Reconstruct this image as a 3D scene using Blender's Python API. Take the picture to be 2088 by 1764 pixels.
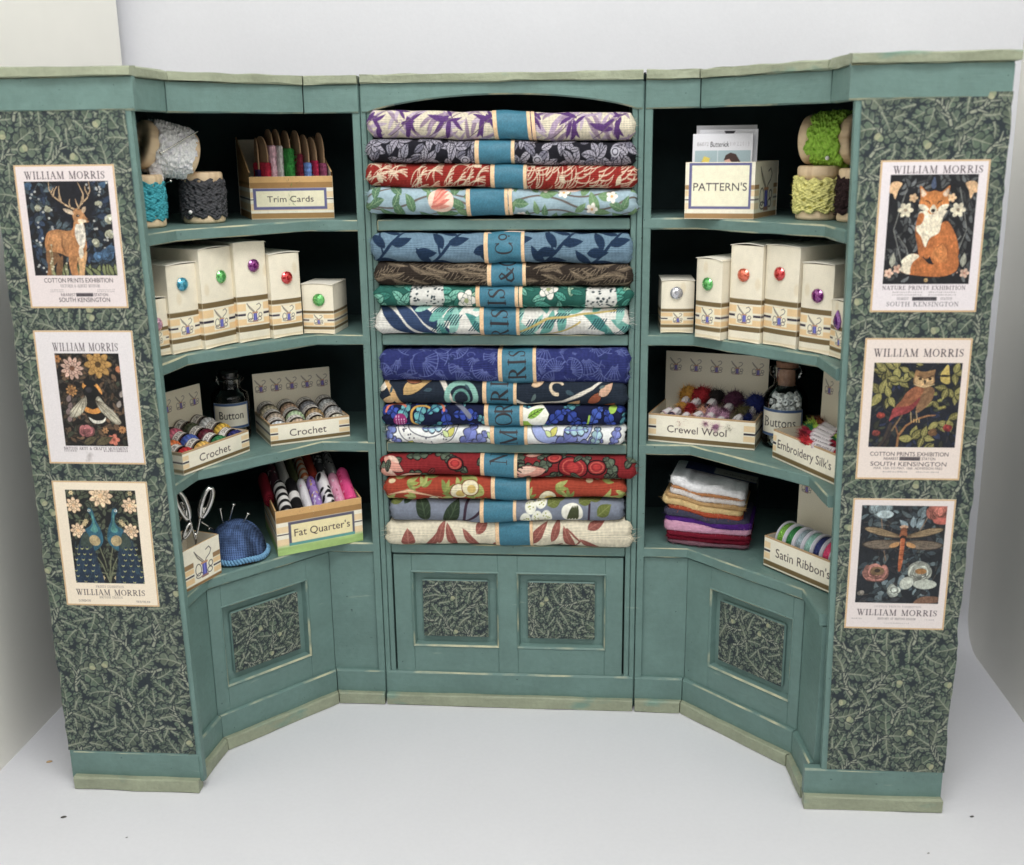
import bpy, math, random
import numpy as np
from mathutils import Vector, Matrix
for _o in list(bpy.data.objects): bpy.data.objects.remove(_o)
S = 0.01                     # everything below is written in centimetres
sc = bpy.context.scene
rng = np.random.default_rng(7)
random.seed(7)

# ------------------------------------------------------------------ camera
cam_d = bpy.data.cameras.new('camera'); cam = bpy.data.objects.new('camera', cam_d)
sc.collection.objects.link(cam); sc.camera = cam
_p, _y, _r = -0.261411153, -0.081514857, -0.0123141316
_f = Vector((math.sin(_y)*math.cos(_p), math.cos(_y)*math.cos(_p), math.sin(_p)))
_rt = Vector((math.cos(_y), -math.sin(_y), 0)); _up = _rt.cross(_f)
_a = math.cos(_r)*_rt + math.sin(_r)*_up; _b = -math.sin(_r)*_rt + math.cos(_r)*_up
_m = Matrix((_a, _b, -_f)).transposed().to_4x4()
_m.translation = Vector((3.5045, -39.594, 22.2087))*S
cam.matrix_world = _m
cam_d.sensor_fit = 'HORIZONTAL'; cam_d.sensor_width = 36; cam_d.lens = 36*2213.895/2088
cam_d.clip_start = 0.01; cam_d.clip_end = 20
cam_d.dof.use_dof = True; cam_d.dof.focus_distance = 0.415; cam_d.dof.aperture_fstop = 18

# ------------------------------------------------------------------ light
w = bpy.data.worlds.new('World'); sc.world = w; w.use_nodes = True
_bg = w.node_tree.nodes['Background']; _bg.inputs[0].default_value = (0.98, 0.985, 1.0, 1); _bg.inputs[1].default_value = 0.17
def area(name, loc, target, sx, sy, power, col=(1, 1, 1)):
    l = bpy.data.lights.new(name, 'AREA'); l.shape = 'RECTANGLE'; l.size = sx*S; l.size_y = sy*S
    l.energy = power; l.color = col
    o = bpy.data.objects.new(name, l); sc.collection.objects.link(o)
    o.location = Vector(loc)*S
    o.rotation_euler = (Vector(target)-Vector(loc)).to_track_quat('-Z', 'Y').to_euler()
    return o
area('box_lamp', (8, -30, 66), (0, -3, 9), 40, 14, 2.75, (1, 0.995, 0.985))
area('room_fill', (6, -85, 70), (0, 0, 12), 60, 50, 2.3, (0.99, 0.993, 1))  # added soft fill from the front, no real lamp stands there
vs = sc.view_settings
vs.view_transform = 'Standard'; vs.look = 'None'; vs.exposure = 0; vs.gamma = 1; vs.use_curve_mapping = False
sc.cycles.max_bounces = 8; sc.cycles.diffuse_bounces = 4; sc.cycles.glossy_bounces = 4; sc.cycles.transmission_bounces = 8
sc.cycles.caustics_reflective = False; sc.cycles.caustics_refractive = False
sc.cycles.use_denoising = True

# ------------------------------------------------------------------ colour
K, SAT = 1.12, .86                     # display value -> base colour
def lin(c):
    c = np.asarray(c, float)/255.0
    c = np.where(c <= .04045, np.maximum(c, 0)/12.92, ((np.maximum(c, 0)+.055)/1.055)**2.4)*K
    g = (c @ np.array([.25, .62, .13]))[..., None]
    return np.clip(g+(c-g)*SAT, 0, .9)
def rgba(c):
    l = lin(c); return (float(l[0]), float(l[1]), float(l[2]), 1)

# ------------------------------------------------------------------ 1-D / 2-D smooth noise
def vnoise(x, seed=0, per=1.0):
    x = np.asarray(x, float)/per; i = np.floor(x).astype(int); f = x-i; f = f*f*(3-2*f)
    h = lambda k: (np.abs(np.sin((k+seed*57.3)*12.9898)*43758.5453) % 1)*2-1
    return h(i)*(1-f)+h(i+1)*f
def vnoise2(x, y, seed=0, per=1.0):
    x = np.asarray(x, float)/per; y = np.asarray(y, float)/per
    i = np.floor(x); j = np.floor(y); f = x-i; g = y-j; f = f*f*(3-2*f); g = g*g*(3-2*g)
    h = lambda a, b: (np.abs(np.sin(a*127.1+b*311.7+seed*74.7)*43758.5453) % 1)*2-1
    return (h(i, j)*(1-f)+h(i+1, j)*f)*(1-g)+(h(i, j+1)*(1-f)+h(i+1, j+1)*f)*g
def fbm2(x, y, seed=0, per=1.0):
    return vnoise2(x, y, seed, per)*.6+vnoise2(x, y, seed+3, per/2.1)*.28+vnoise2(x, y, seed+9, per/4.3)*.14

# ------------------------------------------------------------------ mesh builder
class MB:
    def __init__(s): s.V = []; s.C = []; s.W = []; s.F = []; s.n = 0
    def add(s, V, F, mat=0, col=(200, 200, 200), smooth=False, T=None, C=None, W=None, fix=False):
        V = np.asarray(V, float).reshape(-1, 3)
        if fix:
            vol = 0
            for f in F:
                for k in range(1, len(f)-1): vol += np.dot(V[f[0]], np.cross(V[f[k]], V[f[k+1]]))
            if vol < 0: F = [tuple(reversed(f)) for f in F]
        if W is None: W = V
        if T is not None:
            if callable(T): V = T(V)
            else:
                M = np.array(T); V = V @ M[:3, :3].T + M[:3, 3]
        if C is None: C = np.tile(lin(col), (len(V), 1))
        s.V.append(V); s.C.append(C); s.W.append(np.asarray(W, float))
        if isinstance(F, np.ndarray): s.F.append((F+s.n, mat, smooth))
        else:
            by = {}
            for k, f in enumerate(F):
                m = mat[k] if isinstance(mat, (list, tuple)) else mat
                by.setdefault((len(f), m), []).append(f)
            for (ln, m), fs in by.items(): s.F.append((np.array(fs)+s.n, m, smooth))
        s.n += len(V)
    def mesh(s, name, mats):
        V = np.concatenate(s.V).astype(np.float32)*S
        me = bpy.data.meshes.new(name)
        me.vertices.add(len(V)); me.vertices.foreach_set('co', V.ravel())
        loops = np.concatenate([f.ravel() for f, _, _ in s.F]).astype(np.int32)
        tot = np.concatenate([np.full(len(f), f.shape[1]) for f, _, _ in s.F]).astype(np.int32)
        me.loops.add(len(loops)); me.loops.foreach_set('vertex_index', loops)
        me.polygons.add(len(tot))
        me.polygons.foreach_set('loop_start', np.concatenate([[0], np.cumsum(tot)[:-1]]).astype(np.int32))
        for m in mats: me.materials.append(m)
        me.polygons.foreach_set('material_index', np.concatenate([np.full(len(f), m) for f, m, _ in s.F]).astype(np.int32))
        me.polygons.foreach_set('use_smooth', np.concatenate([np.full(len(f), sm) for f, _, sm in s.F]).astype(bool))
        C = np.concatenate(s.C); C = np.concatenate([C, np.ones((len(C), 1))], 1).astype(np.float32)
        a = me.attributes.new('Col', 'FLOAT_COLOR', 'POINT'); a.data.foreach_set('color', C.ravel())
        a = me.attributes.new('pos', 'FLOAT_VECTOR', 'POINT'); a.data.foreach_set('vector', np.concatenate(s.W).astype(np.float32).ravel())
        me.update(calc_edges=True)
        return me

def tag(o, label=None, cat=None, group=None, kind=None):
    if label: o['label'] = label
    if cat: o['category'] = cat
    if group: o['group'] = group
    if kind: o['kind'] = kind
    return o
def link(o, parent=None):
    sc.collection.objects.link(o)
    if parent is not None: o.parent = parent
    return o
def obj(name, mb, mats, parent=None, loc=None, rz=0.0, rot=None):
    o = bpy.data.objects.new(name, mb.mesh(name, mats if isinstance(mats, (list, tuple)) else [mats]))
    link(o, parent)
    if loc is not None: o.location = Vector(loc)*S
    o.rotation_euler = rot if rot is not None else (0, 0, rz)
    return o
def thing(name, label, cat, loc=(0, 0, 0), rz=0.0, group=None, rot=None):
    o = bpy.data.objects.new(name, None); link(o); o.empty_display_size = .005
    o.location = Vector(loc)*S; o.rotation_euler = rot if rot is not None else (0, 0, rz)
    return tag(o, label, cat, group)
def copy_thing(root, loc, rot, label, group=None):
    r = root.copy(); sc.collection.objects.link(r); r.location = Vector(loc)*S; r.rotation_euler = rot
    r['label'] = label
    if group: r['group'] = group
    for ch in list(root.children):
        c = ch.copy(); sc.collection.objects.link(c); c.parent = r
    return r

# ------------------------------------------------------------------ primitive shapes
def TR(loc=(0, 0, 0), rot=(0, 0, 0), s=(1, 1, 1)):
    from mathutils import Euler
    return Matrix.LocRotScale(Vector(loc), Euler(rot), Vector(s))
def aim(p0, p1):
    """matrix taking +z to p1-p0, origin at p0"""
    d = (Vector(p1)-Vector(p0)).normalized()
    q = Vector((0, 0, 1)).rotation_difference(d)
    return Matrix.Translation(Vector(p0)) @ q.to_matrix().to_4x4()
def cbox(mb, lo, hi, ch=.03, mat=0, emat=None, col=(200, 200, 200), T=None, smooth=False):
    """box with chamfered edges; chamfers take material emat"""
    lo = np.array(lo, float); hi = np.array(hi, float); ch = min(ch, .45*min(hi-lo))
    V = []; idx = {}
    for sx in (0, 1):
        for sy in (0, 1):
            for sz in (0, 1):
                for ax in range(3):
                    p = np.array([hi[k] if (sx, sy, sz)[k] else lo[k] for k in range(3)])
                    for k in range(3):
                        if k != ax: p[k] += -ch if (sx, sy, sz)[k] else ch
                    idx[(sx, sy, sz, ax)] = len(V); V.append(p)
    V = np.array(V); c = (lo+hi)/2; F = []; M = []; e = mat if emat is None else emat
    def put(f, m):
        p = V[list(f)]; n = np.cross(p[1]-p[0], p[2]-p[0])
        if np.dot(n, p.mean(0)-c) < 0: f = f[::-1]
        F.append(tuple(f)); M.append(m)
    for ax in range(3):
        o = [k for k in range(3) if k != ax]
        for s in (0, 1):
            q = []
            for a, b in ((0, 0), (1, 0), (1, 1), (0, 1)):
                k = [0, 0, 0]; k[ax] = s; k[o[0]] = a; k[o[1]] = b; q.append(idx[(*k, ax)])
            put(q, mat)
        for a in (0, 1):
            for b in (0, 1):
                k0 = [0, 0, 0]; k1 = [0, 0, 0]; k0[ax] = 0; k1[ax] = 1
                for k in (k0, k1): k[o[0]] = a; k[o[1]] = b
                put([idx[(*k0, o[0])], idx[(*k1, o[0])], idx[(*k1, o[1])], idx[(*k0, o[1])]], e)
    for sx in (0, 1):
        for sy in (0, 1):
            for sz in (0, 1): put([idx[(sx, sy, sz, k)] for k in range(3)], e)
    mb.add(V, F, M, col, smooth, T)
def lathe(mb, prof, seg=32, mat=0, col=(200, 200, 200), T=None, smooth=True, a0=0, a1=2*math.pi, C=None):
    prof = np.array(prof, float); n = len(prof); full = abs(a1-a0-2*math.pi) < 1e-6
    m = seg if full else seg+1
    th = a0+(a1-a0)*np.arange(m)/seg
    V = np.stack([prof[None, :, 0]*np.cos(th)[:, None], prof[None, :, 0]*np.sin(th)[:, None], np.repeat(prof[None, :, 1], m, 0)], -1).reshape(-1, 3)
    i = np.arange(seg)[:, None]; j = np.arange(n-1)[None, :]; i2 = (i+1) % m
    F = np.stack([i*n+j, i2*n+j, i2*n+j+1, i*n+j+1], -1).reshape(-1, 4)
    mb.add(V, F, mat, col, smooth, T, C=None if C is None else np.tile(C, (m, 1)))
def tube(mb, path, r, seg=8, mat=0, col=(200, 200, 200), T=None, closed=False, flat=1.0, cap=True):
    P = np.array(path, float); n = len(P)
    r = np.broadcast_to(np.asarray(r, float), (n,))
    d = np.roll(P, -1, 0)-np.roll(P, 1, 0)
    if not closed: d[0] = P[1]-P[0]; d[-1] = P[-1]-P[-2]
    d /= np.linalg.norm(d, axis=1)[:, None]+1e-12
    ref = np.array([0, 0, 1.]) if abs(d[:, 2]).mean() < .8 else np.array([1., 0, 0])
    a = np.cross(d, ref); a /= np.linalg.norm(a, axis=1)[:, None]+1e-12; b = np.cross(a, d)
    th = 2*np.pi*np.arange(seg)/seg
    V = (P[:, None]+r[:, None, None]*(np.cos(th)[None, :, None]*a[:, None]+flat*np.sin(th)[None, :, None]*b[:, None])).reshape(-1, 3)
    i = np.arange(n if closed else n-1)[:, None]; j = np.arange(seg)[None, :]; i2 = (i+1) % n
    F = np.stack([i*seg+j, i*seg+(j+1) % seg, i2*seg+(j+1) % seg, i2*seg+j], -1).reshape(-1, 4)
    mb.add(V, F, mat, col, True, T)
    if cap and not closed:
        mb.add(V[:seg], [tuple(range(seg))[::-1]], mat, col, False, T); mb.add(V[-seg:], [tuple(range(seg))], mat, col, False, T)
def gridmesh(mb, X, Y, Z, mat=0, col=(200, 200, 200), smooth=True, T=None, C=None, W=None, wrap=False, flip=False):
    ny, nx = X.shape
    V = np.stack([X, Y, Z], -1).reshape(-1, 3)
    i = np.arange(ny-1)[:, None]; j = np.arange(nx if wrap else nx-1)[None, :]; j2 = (j+1) % nx
    F = np.stack([i*nx+j, i*nx+j2, (i+1)*nx+j2, (i+1)*nx+j], -1).reshape(-1, 4)
    if flip: F = F[:, ::-1]
    mb.add(V, F, mat, col, smooth, T, None if C is None else C.reshape(-1, 3), None if W is None else W.reshape(-1, 3))
def fibres(mb, P, D, L, wd, cols, mat=0, bend=.3, seed=0):
    """thin hair-like triangular strands from points P along D"""
    g = np.random.default_rng(seed); n = len(P)
    D = D/np.linalg.norm(D, axis=1)[:, None]
    s = np.cross(D, g.normal(size=(n, 3))); s /= np.linalg.norm(s, axis=1)[:, None]
    k = np.cross(D, s); L = np.broadcast_to(L, (n,))[:, None]
    B = g.normal(size=(n, 3))*bend*L
    m1 = P+D*L*.5+B*.3; m2 = P+D*L+B
    V = np.stack([P-s*wd, P+s*wd, m1-s*wd*.9, m1+s*wd*.9, m2], 1)
    Q = np.arange(n)[:, None]*5
    C = np.repeat(lin(np.asarray(cols)), 5, 0)
    V = V.reshape(-1, 3); off = mb.n
    mb.add(V, np.concatenate([Q+0, Q+1, Q+3, Q+2], 1), mat, smooth=True, C=C)
    mb.F.append((np.concatenate([Q+2, Q+3, Q+4], 1)+off, mat, True))

# ------------------------------------------------------------------ materials
MATS = {}
def mat(name, base=None, rough=.6, attr=False, bump=None, noise=None, metallic=0, spec=.4, coat=0, extra=None):
    """base: colour, or vertex colours when attr. noise: (scale per cm, amount) multiplies the colour.
    bump: list of (kind, scale per cm, distance cm)."""
    m = bpy.data.materials.new(name); m.use_nodes = True; nt = m.node_tree
    b = nt.nodes['Principled BSDF']; MATS[name] = m
    b.inputs['Roughness'].default_value = rough; b.inputs['Metallic'].default_value = metallic
    b.inputs['Specular IOR Level'].default_value = spec; b.inputs['Coat Weight'].default_value = coat
    at = nt.nodes.new('ShaderNodeAttribute'); at.attribute_name = 'pos'; pos = at.outputs['Vector']
    if attr:
        ac = nt.nodes.new('ShaderNodeAttribute'); ac.attribute_name = 'Col'; colo = ac.outputs['Color']
    else:
        rg = nt.nodes.new('ShaderNodeRGB'); rg.outputs[0].default_value = rgba(base); colo = rg.outputs[0]
    if noise:
        for sca, amt in noise:
            t = nt.nodes.new('ShaderNodeTexNoise'); t.inputs['Scale'].default_value = sca; t.inputs['Detail'].default_value = 4
            nt.links.new(pos, t.inputs['Vector'])
            mr = nt.nodes.new('ShaderNodeMapRange'); mr.inputs[1].default_value = .3; mr.inputs[2].default_value = .7
            mr.inputs[3].default_value = 1-amt; mr.inputs[4].default_value = 1+amt
            nt.links.new(t.outputs['Fac'], mr.inputs[0])
            mx = nt.nodes.new('ShaderNodeVectorMath'); mx.operation = 'SCALE'
            nt.links.new(colo, mx.inputs[0]); nt.links.new(mr.outputs[0], mx.inputs['Scale']); colo = mx.outputs[0]
    if extra: colo = extra(nt, pos, colo) or colo
    nt.links.new(colo, b.inputs['Base Color'])
    prev = None
    for kind, sca, dist in (bump or []):
        if kind == 'noise':
            t = nt.nodes.new('ShaderNodeTexNoise'); t.inputs['Scale'].default_value = sca; t.inputs['Detail'].default_value = 3; h = t.outputs['Fac']
            nt.links.new(pos, t.inputs['Vector'])
        elif kind == 'voronoi':
            t = nt.nodes.new('ShaderNodeTexVoronoi'); t.inputs['Scale'].default_value = sca; h = t.outputs['Distance']
            nt.links.new(pos, t.inputs['Vector'])
        elif kind == 'weave':
            h = weave(nt, pos, sca)
        elif kind == 'streak':
            mp = nt.nodes.new('ShaderNodeMapping'); mp.inputs['Scale'].default_value = (sca*.12, sca*.12, sca)
            t = nt.nodes.new('ShaderNodeTexNoise'); t.inputs['Scale'].default_value = 1; t.inputs['Detail'].default_value = 3
            nt.links.new(pos, mp.inputs['Vector']); nt.links.new(mp.outputs[0], t.inputs['Vector']); h = t.outputs['Fac']
        bp = nt.nodes.new('ShaderNodeBump'); bp.inputs['Strength'].default_value = 1; bp.inputs['Distance'].default_value = dist*S
        nt.links.new(h, bp.inputs['Height'])
        if prev: nt.links.new(prev, bp.inputs['Normal'])
        prev = bp.outputs['Normal']
    if prev: nt.links.new(prev, b.inputs['Normal'])
    return m
def weave(nt, pos, sca):
    """over-under thread height from the flat cloth coordinates (x, y) in pos"""
    sx = nt.nodes.new('ShaderNodeSeparateXYZ'); nt.links.new(pos, sx.inputs[0])
    def wv(o, k, ph=0):
        a = nt.nodes.new('ShaderNodeMath'); a.operation = 'MULTIPLY_ADD'; a.inputs[1].default_value = sca*k*2*math.pi; a.inputs[2].default_value = ph
        nt.links.new(o, a.inputs[0])
        c = nt.nodes.new('ShaderNodeMath'); c.operation = 'SINE'; nt.links.new(a.outputs[0], c.inputs[0]); return c.outputs[0]
    p = nt.nodes.new('ShaderNodeMath'); p.operation = 'MULTIPLY'
    nt.links.new(wv(sx.outputs[0], .5), p.inputs[0]); nt.links.new(wv(sx.outputs[1], .5), p.inputs[1])
    a = nt.nodes.new('ShaderNodeMath'); a.operation = 'ABSOLUTE'; nt.links.new(p.outputs[0], a.inputs[0])
    q = nt.nodes.new('ShaderNodeMath'); q.operation = 'SUBTRACT'; q.inputs[0].default_value = 1
    nt.links.new(a.outputs[0], q.inputs[1]); return q.outputs[0]            # dark holes between the threads
def weave_dark(sca, lo, hi):
    def f(nt, pos, colo):
        h = weave(nt, pos, sca)
        mr = nt.nodes.new('ShaderNodeMapRange'); mr.inputs[3].default_value = lo; mr.inputs[4].default_value = hi
        nt.links.new(h, mr.inputs[0])
        mx = nt.nodes.new('ShaderNodeVectorMath'); mx.operation = 'SCALE'
        nt.links.new(colo, mx.inputs[0]); nt.links.new(mr.outputs[0], mx.inputs['Scale']); return mx.outputs[0]
    return f
def worn(other, scale, lo, hi, stretch=(1, 1, 1), det=5):
    """patches of another paint showing through"""
    def f(nt, pos, colo):
        mp = nt.nodes.new('ShaderNodeMapping'); mp.inputs['Scale'].default_value = stretch; nt.links.new(pos, mp.inputs['Vector'])
        t = nt.nodes.new('ShaderNodeTexNoise'); t.inputs['Scale'].default_value = scale; t.inputs['Detail'].default_value = det
        nt.links.new(mp.outputs[0], t.inputs['Vector'])
        mr = nt.nodes.new('ShaderNodeMapRange'); mr.inputs[1].default_value = lo; mr.inputs[2].default_value = hi
        nt.links.new(t.outputs['Fac'], mr.inputs[0])
        mx = nt.nodes.new('ShaderNodeMix'); mx.data_type = 'RGBA'; mx.inputs[7].default_value = rgba(other)
        nt.links.new(mr.outputs[0], mx.inputs[0]); nt.links.new(colo, mx.inputs[6]); return mx.outputs[2]
    return f
def both(a, b):
    def f(nt, pos, colo): return b(nt, pos, a(nt, pos, colo))
    return f
TEAL = (93, 124, 118)
mat('paint', TEAL, .5, noise=[(.6, .10), (5, .05)], bump=[('streak', 9, .009), ('noise', 30, .005), ('noise', 2.5, .02)], extra=both(worn((58, 80, 76), 7, .69, .75), worn((138, 156, 140), 2.6, .70, .84, (.35, .35, 2.2), 8)))
mat('edge', (176, 176, 142), .55, noise=[(3, .12)], bump=[('noise', 12, .01)], extra=worn(TEAL, .6, .36, .54, det=8))
mat('sage', (140, 147, 122), .55, noise=[(1.2, .10), (8, .05)], bump=[('streak', 8, .016), ('noise', 5, .035)], extra=worn((112, 142, 126), .55, .60, .72, (1, 1, 2.2)))
mat('shaded_inner_paint', (36, 58, 59), .7, noise=[(1, .15)], bump=[('noise', 10, .01)])  # cabinet teal darkened, the interior shade is put into the colour
mat('gap', (14, 20, 20), .9)  # near-black, stands in for the shade inside joints and gaps
mat('board', (207, 208, 213), .75, noise=[(.2, .015), (6, .012)], bump=[('noise', 8, .004)])
mat('white_board', (232, 230, 221), .75, noise=[(.3, .015)], bump=[('noise', 14, .006)])
mat('denim', None, .9, attr=True, noise=[(3.2, .28), (13, .10)], bump=[('weave', 13, .02), ('noise', 5, .02)], extra=weave_dark(13, .55, 1.45), spec=.15)
mat('print', None, .55, attr=True, noise=[(25, .05)], bump=[('noise', 20, .002)], spec=.35)
mat('wallpaper', None, .62, attr=True, noise=[(28, .10)], bump=[('noise', 16, .003)], spec=.3)
mat('paper', None, .6, attr=True, noise=[(3, .03)], bump=[('noise', 10, .004)], spec=.3)
mat('cloth', None, .9, attr=True, bump=[('weave', 20, .012), ('noise', 4, .03)], extra=weave_dark(20, .50, 1.24), noise=[(10, .08)], spec=.15)
mat('cloth_fine', None, .9, attr=True, bump=[('weave', 24, .004), ('noise', 5, .025)], extra=weave_dark(24, .80, 1.10), noise=[(12, .06)], spec=.15)
mat('yarn', None, .85, attr=True, noise=[(14, .18)], bump=[('voronoi', 9, .025), ('noise', 26, .02)], spec=.2)
mat('thread', None, .42, attr=True, noise=[(14, .10)], spec=.5)
mat('fuzz', None, .95, attr=True, noise=[(9, .10)], bump=[('noise', 16, .03), ('noise', 60, .015)], spec=.1)
mat('wood', (222, 194, 154), .6, noise=[(2, .08)], bump=[('streak', 8, .004)], extra=worn((176, 140, 100), 3, .5, .8, (1, 1, .2)))
mat('dark_wood', (70, 48, 36), .6, noise=[(2, .1)])
mat('card', (150, 118, 84), .8, noise=[(20, .08), (3, .06)], bump=[('noise', 25, .004)])
mat('steel', (190, 188, 184), .22, metallic=1, noise=[(6, .1)], bump=[('noise', 9, .008)])
mat('pin_steel', (205, 203, 196), .25, metallic=1)
mat('plastic', (196, 194, 204), .35, noise=[(2, .03)], spec=.5)
mat('bead', (240, 240, 242), .4, spec=.5)
mat('pearl', (226, 222, 220), .2, spec=.7, coat=.5)
mat('cork', (156, 110, 84), .8, noise=[(8, .18)], bump=[('noise', 14, .02)])
mat('foil', None, .22, attr=True, metallic=.5, spec=.8, bump=[('voronoi', 22, .03)], noise=[(18, .25)])
mat('satin', None, .3, attr=True, spec=.6, bump=[('noise', 18, .004)])
mat('black_glass', (16, 18, 19), .12, spec=.5, coat=.3)
mat('debris', None, .8, attr=True)
def glassmat(name, col, rough=.04):
    # thin blown glass: clear straight through, glossy at grazing angles
    m = bpy.data.materials.new(name); m.use_nodes = True; nt = m.node_tree; MATS[name] = m
    nt.nodes.remove(nt.nodes['Principled BSDF']); out = nt.nodes['Material Output']
    tr = nt.nodes.new('ShaderNodeBsdfTransparent'); tr.inputs[0].default_value = (*col, 1)
    gl = nt.nodes.new('ShaderNodeBsdfGlossy'); gl.inputs['Roughness'].default_value = rough
    lw = nt.nodes.new('ShaderNodeLayerWeight'); lw.inputs[0].default_value = .22
    mx = nt.nodes.new('ShaderNodeMixShader'); nt.links.new(lw.outputs['Fresnel'], mx.inputs[0]); nt.links.new(tr.outputs[0], mx.inputs[1]); nt.links.new(gl.outputs[0], mx.inputs[2]); nt.links.new(mx.outputs[0], out.inputs[0])
glassmat('glass', (.965, .985, .98))
def gemmat(name, col):
    m = mat('gem_'+name, col, .08, metallic=.55, spec=.8, coat=1.0, noise=[(14, .35)]); return m
M = MATS
# ------------------------------------------------------------------ printed surfaces: a fine grid whose points carry the colours of the print
class Cv:
    def __init__(s, w, h, res, bg=(230, 226, 218)):
        s.w, s.h, s.res = w, h, res
        s.nx = max(2, int(round(w*res))+1); s.ny = max(2, int(round(h*res))+1)
        s.x = np.linspace(0, w, s.nx); s.y = np.linspace(0, h, s.ny)
        s.A = np.empty((s.ny, s.nx, 3)); s.A[:] = bg
        s.dx = s.x[1]-s.x[0]; s.dy = s.y[1]-s.y[0]
    def box(s, x0, y0, x1, y1):
        i0 = max(0, int(x0/s.dx)-1); i1 = min(s.nx, int(x1/s.dx)+3); j0 = max(0, int(y0/s.dy)-1); j1 = min(s.ny, int(y1/s.dy)+3)
        return (slice(j0, j1), slice(i0, i1)) if i1 > i0 and j1 > j0 else None
    def put(s, sl, cov, col, a=1.0):
        c = (cov*a)[..., None]; s.A[sl] = s.A[sl]*(1-c)+np.asarray(col, float)*c
    def cov(s, P):
        P = np.asarray(P, float); b = s.box(P[:, 0].min(), P[:, 1].min(), P[:, 0].max(), P[:, 1].max())
        if b is None: return None, None
        X, Y = np.meshgrid(s.x[b[1]], s.y[b[0]])
        x0, y0 = P[:, 0], P[:, 1]; x1, y1 = np.roll(x0, -1), np.roll(y0, -1)
        out = np.zeros(X.shape)
        for ox, oy in ((-.25, -.25), (.25, .25), (-.25, .25), (.25, -.25)):
            xx = (X+ox*s.dx)[..., None]; yy = (Y+oy*s.dy)[..., None]
            k = (y0 > yy) != (y1 > yy)
            xi = (x1-x0)*(yy-y0)/np.where(y1 == y0, 1e-12, y1-y0)+x0
            out += ((k & (xx < xi)).sum(-1) % 2)
        return b, out/4
    def poly(s, P, col, a=1.0):
        b, c = s.cov(P)
        if b is not None: s.put(b, c, col, a)
    def rect(s, x0, y0, x1, y1, col, a=1.0):
        s.poly([(x0, y0), (x1, y0), (x1, y1), (x0, y1)], col, a)
    def stroke(s, P, w, col, a=1.0, closed=False):
        P = np.asarray(P, float)[:, :2]
        if closed: P = np.concatenate([P, P[:1]])
        w = np.broadcast_to(np.asarray(w, float), (len(P),))/2; mw = w.max()+s.dx
        b = s.box(P[:, 0].min()-mw, P[:, 1].min()-mw, P[:, 0].max()+mw, P[:, 1].max()+mw)
        if b is None: return
        X, Y = np.meshgrid(s.x[b[1]], s.y[b[0]]); best = np.full(X.shape, 1e9)
        for k in range(len(P)-1):
            dx, dy = P[k+1]-P[k]; L = dx*dx+dy*dy+1e-12
            t = np.clip(((X-P[k, 0])*dx+(Y-P[k, 1])*dy)/L, 0, 1)
            d = np.hypot(X-P[k, 0]-t*dx, Y-P[k, 1]-t*dy)-(w[k]*(1-t)+w[k+1]*t)
            best = np.minimum(best, d)
        s.put(b, np.clip(.5-best/s.dx, 0, 1), col, a)
    def ell(s, cx, cy, rx, ry, col, ang=0, a=1.0, soft=0):
        m = max(rx, ry)+soft; b = s.box(cx-m, cy-m, cx+m, cy+m)
        if b is None: return
        X, Y = np.meshgrid(s.x[b[1]]-cx, s.y[b[0]]-cy); c, n = math.cos(ang), math.sin(ang)
        u = (X*c+Y*n)/rx; v = (-X*n+Y*c)/ry; r = np.hypot(u, v)
        e = max(soft, s.dx)/min(rx, ry)
        s.put(b, np.clip((1-r)/e+.5, 0, 1), col, a)
    def ring(s, cx, cy, rx, ry, wd, col, a0=0, a1=2*math.pi, ang=0):
        t = np.linspace(a0, a1, 20); c, n = math.cos(ang), math.sin(ang)
        x = rx*np.cos(t); y = ry*np.sin(t)
        s.stroke(np.stack([cx+x*c-y*n, cy+x*n+y*c], 1), wd, col)
    def grain(s, amt, per=.05, seed=1):
        X, Y = np.meshgrid(s.x, s.y); s.A *= 1+amt*fbm2(X, Y, seed, per)[..., None]
    # --- plants
    def leaf(s, x, y, ang, L, wd, col, vein=None, out=None, dark=None, bend=0.0, ow=.03, nv=4):
        t = np.linspace(0, 1, 12); w_ = wd/2*np.sin(np.pi*t**.8)**.85
        P, mid = s._along(x, y, ang, L, t, w_, bend)
        if out is not None:
            Q, _ = s._along(x, y, ang, L*1.0, t, w_+ow, bend); s.poly(Q, out)
        s.poly(P, col)
        if dark is not None: s.poly(np.concatenate([P[:12], mid[::-1]]), dark)
        if vein is not None:
            s.stroke(mid, max(.02, wd*.07), vein)
            for k in range(nv):
                i = int(2+k*8/max(nv, 1))
                for sd in (0, 1):
                    e = P[min(i+2, 11)] if sd == 0 else P[23-min(i+2, 11)]
                    s.stroke([mid[i], mid[i]+(e-mid[i])*.8], max(.012, wd*.035), vein, .8)
    def _along(s, x, y, ang, L, t, w_, bend):
        a = ang+bend*(t-.5)*2; st = L/(len(t)-1)
        mx = x+np.concatenate([[0], np.cumsum(np.cos(a[:-1])*st)]); my = y+np.concatenate([[0], np.cumsum(np.sin(a[:-1])*st)])
        mid = np.stack([mx, my], 1); n = np.stack([-np.sin(a), np.cos(a)], 1)
        return np.concatenate([mid+n*w_[:, None], (mid-n*w_[:, None])[::-1]]), mid
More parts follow.
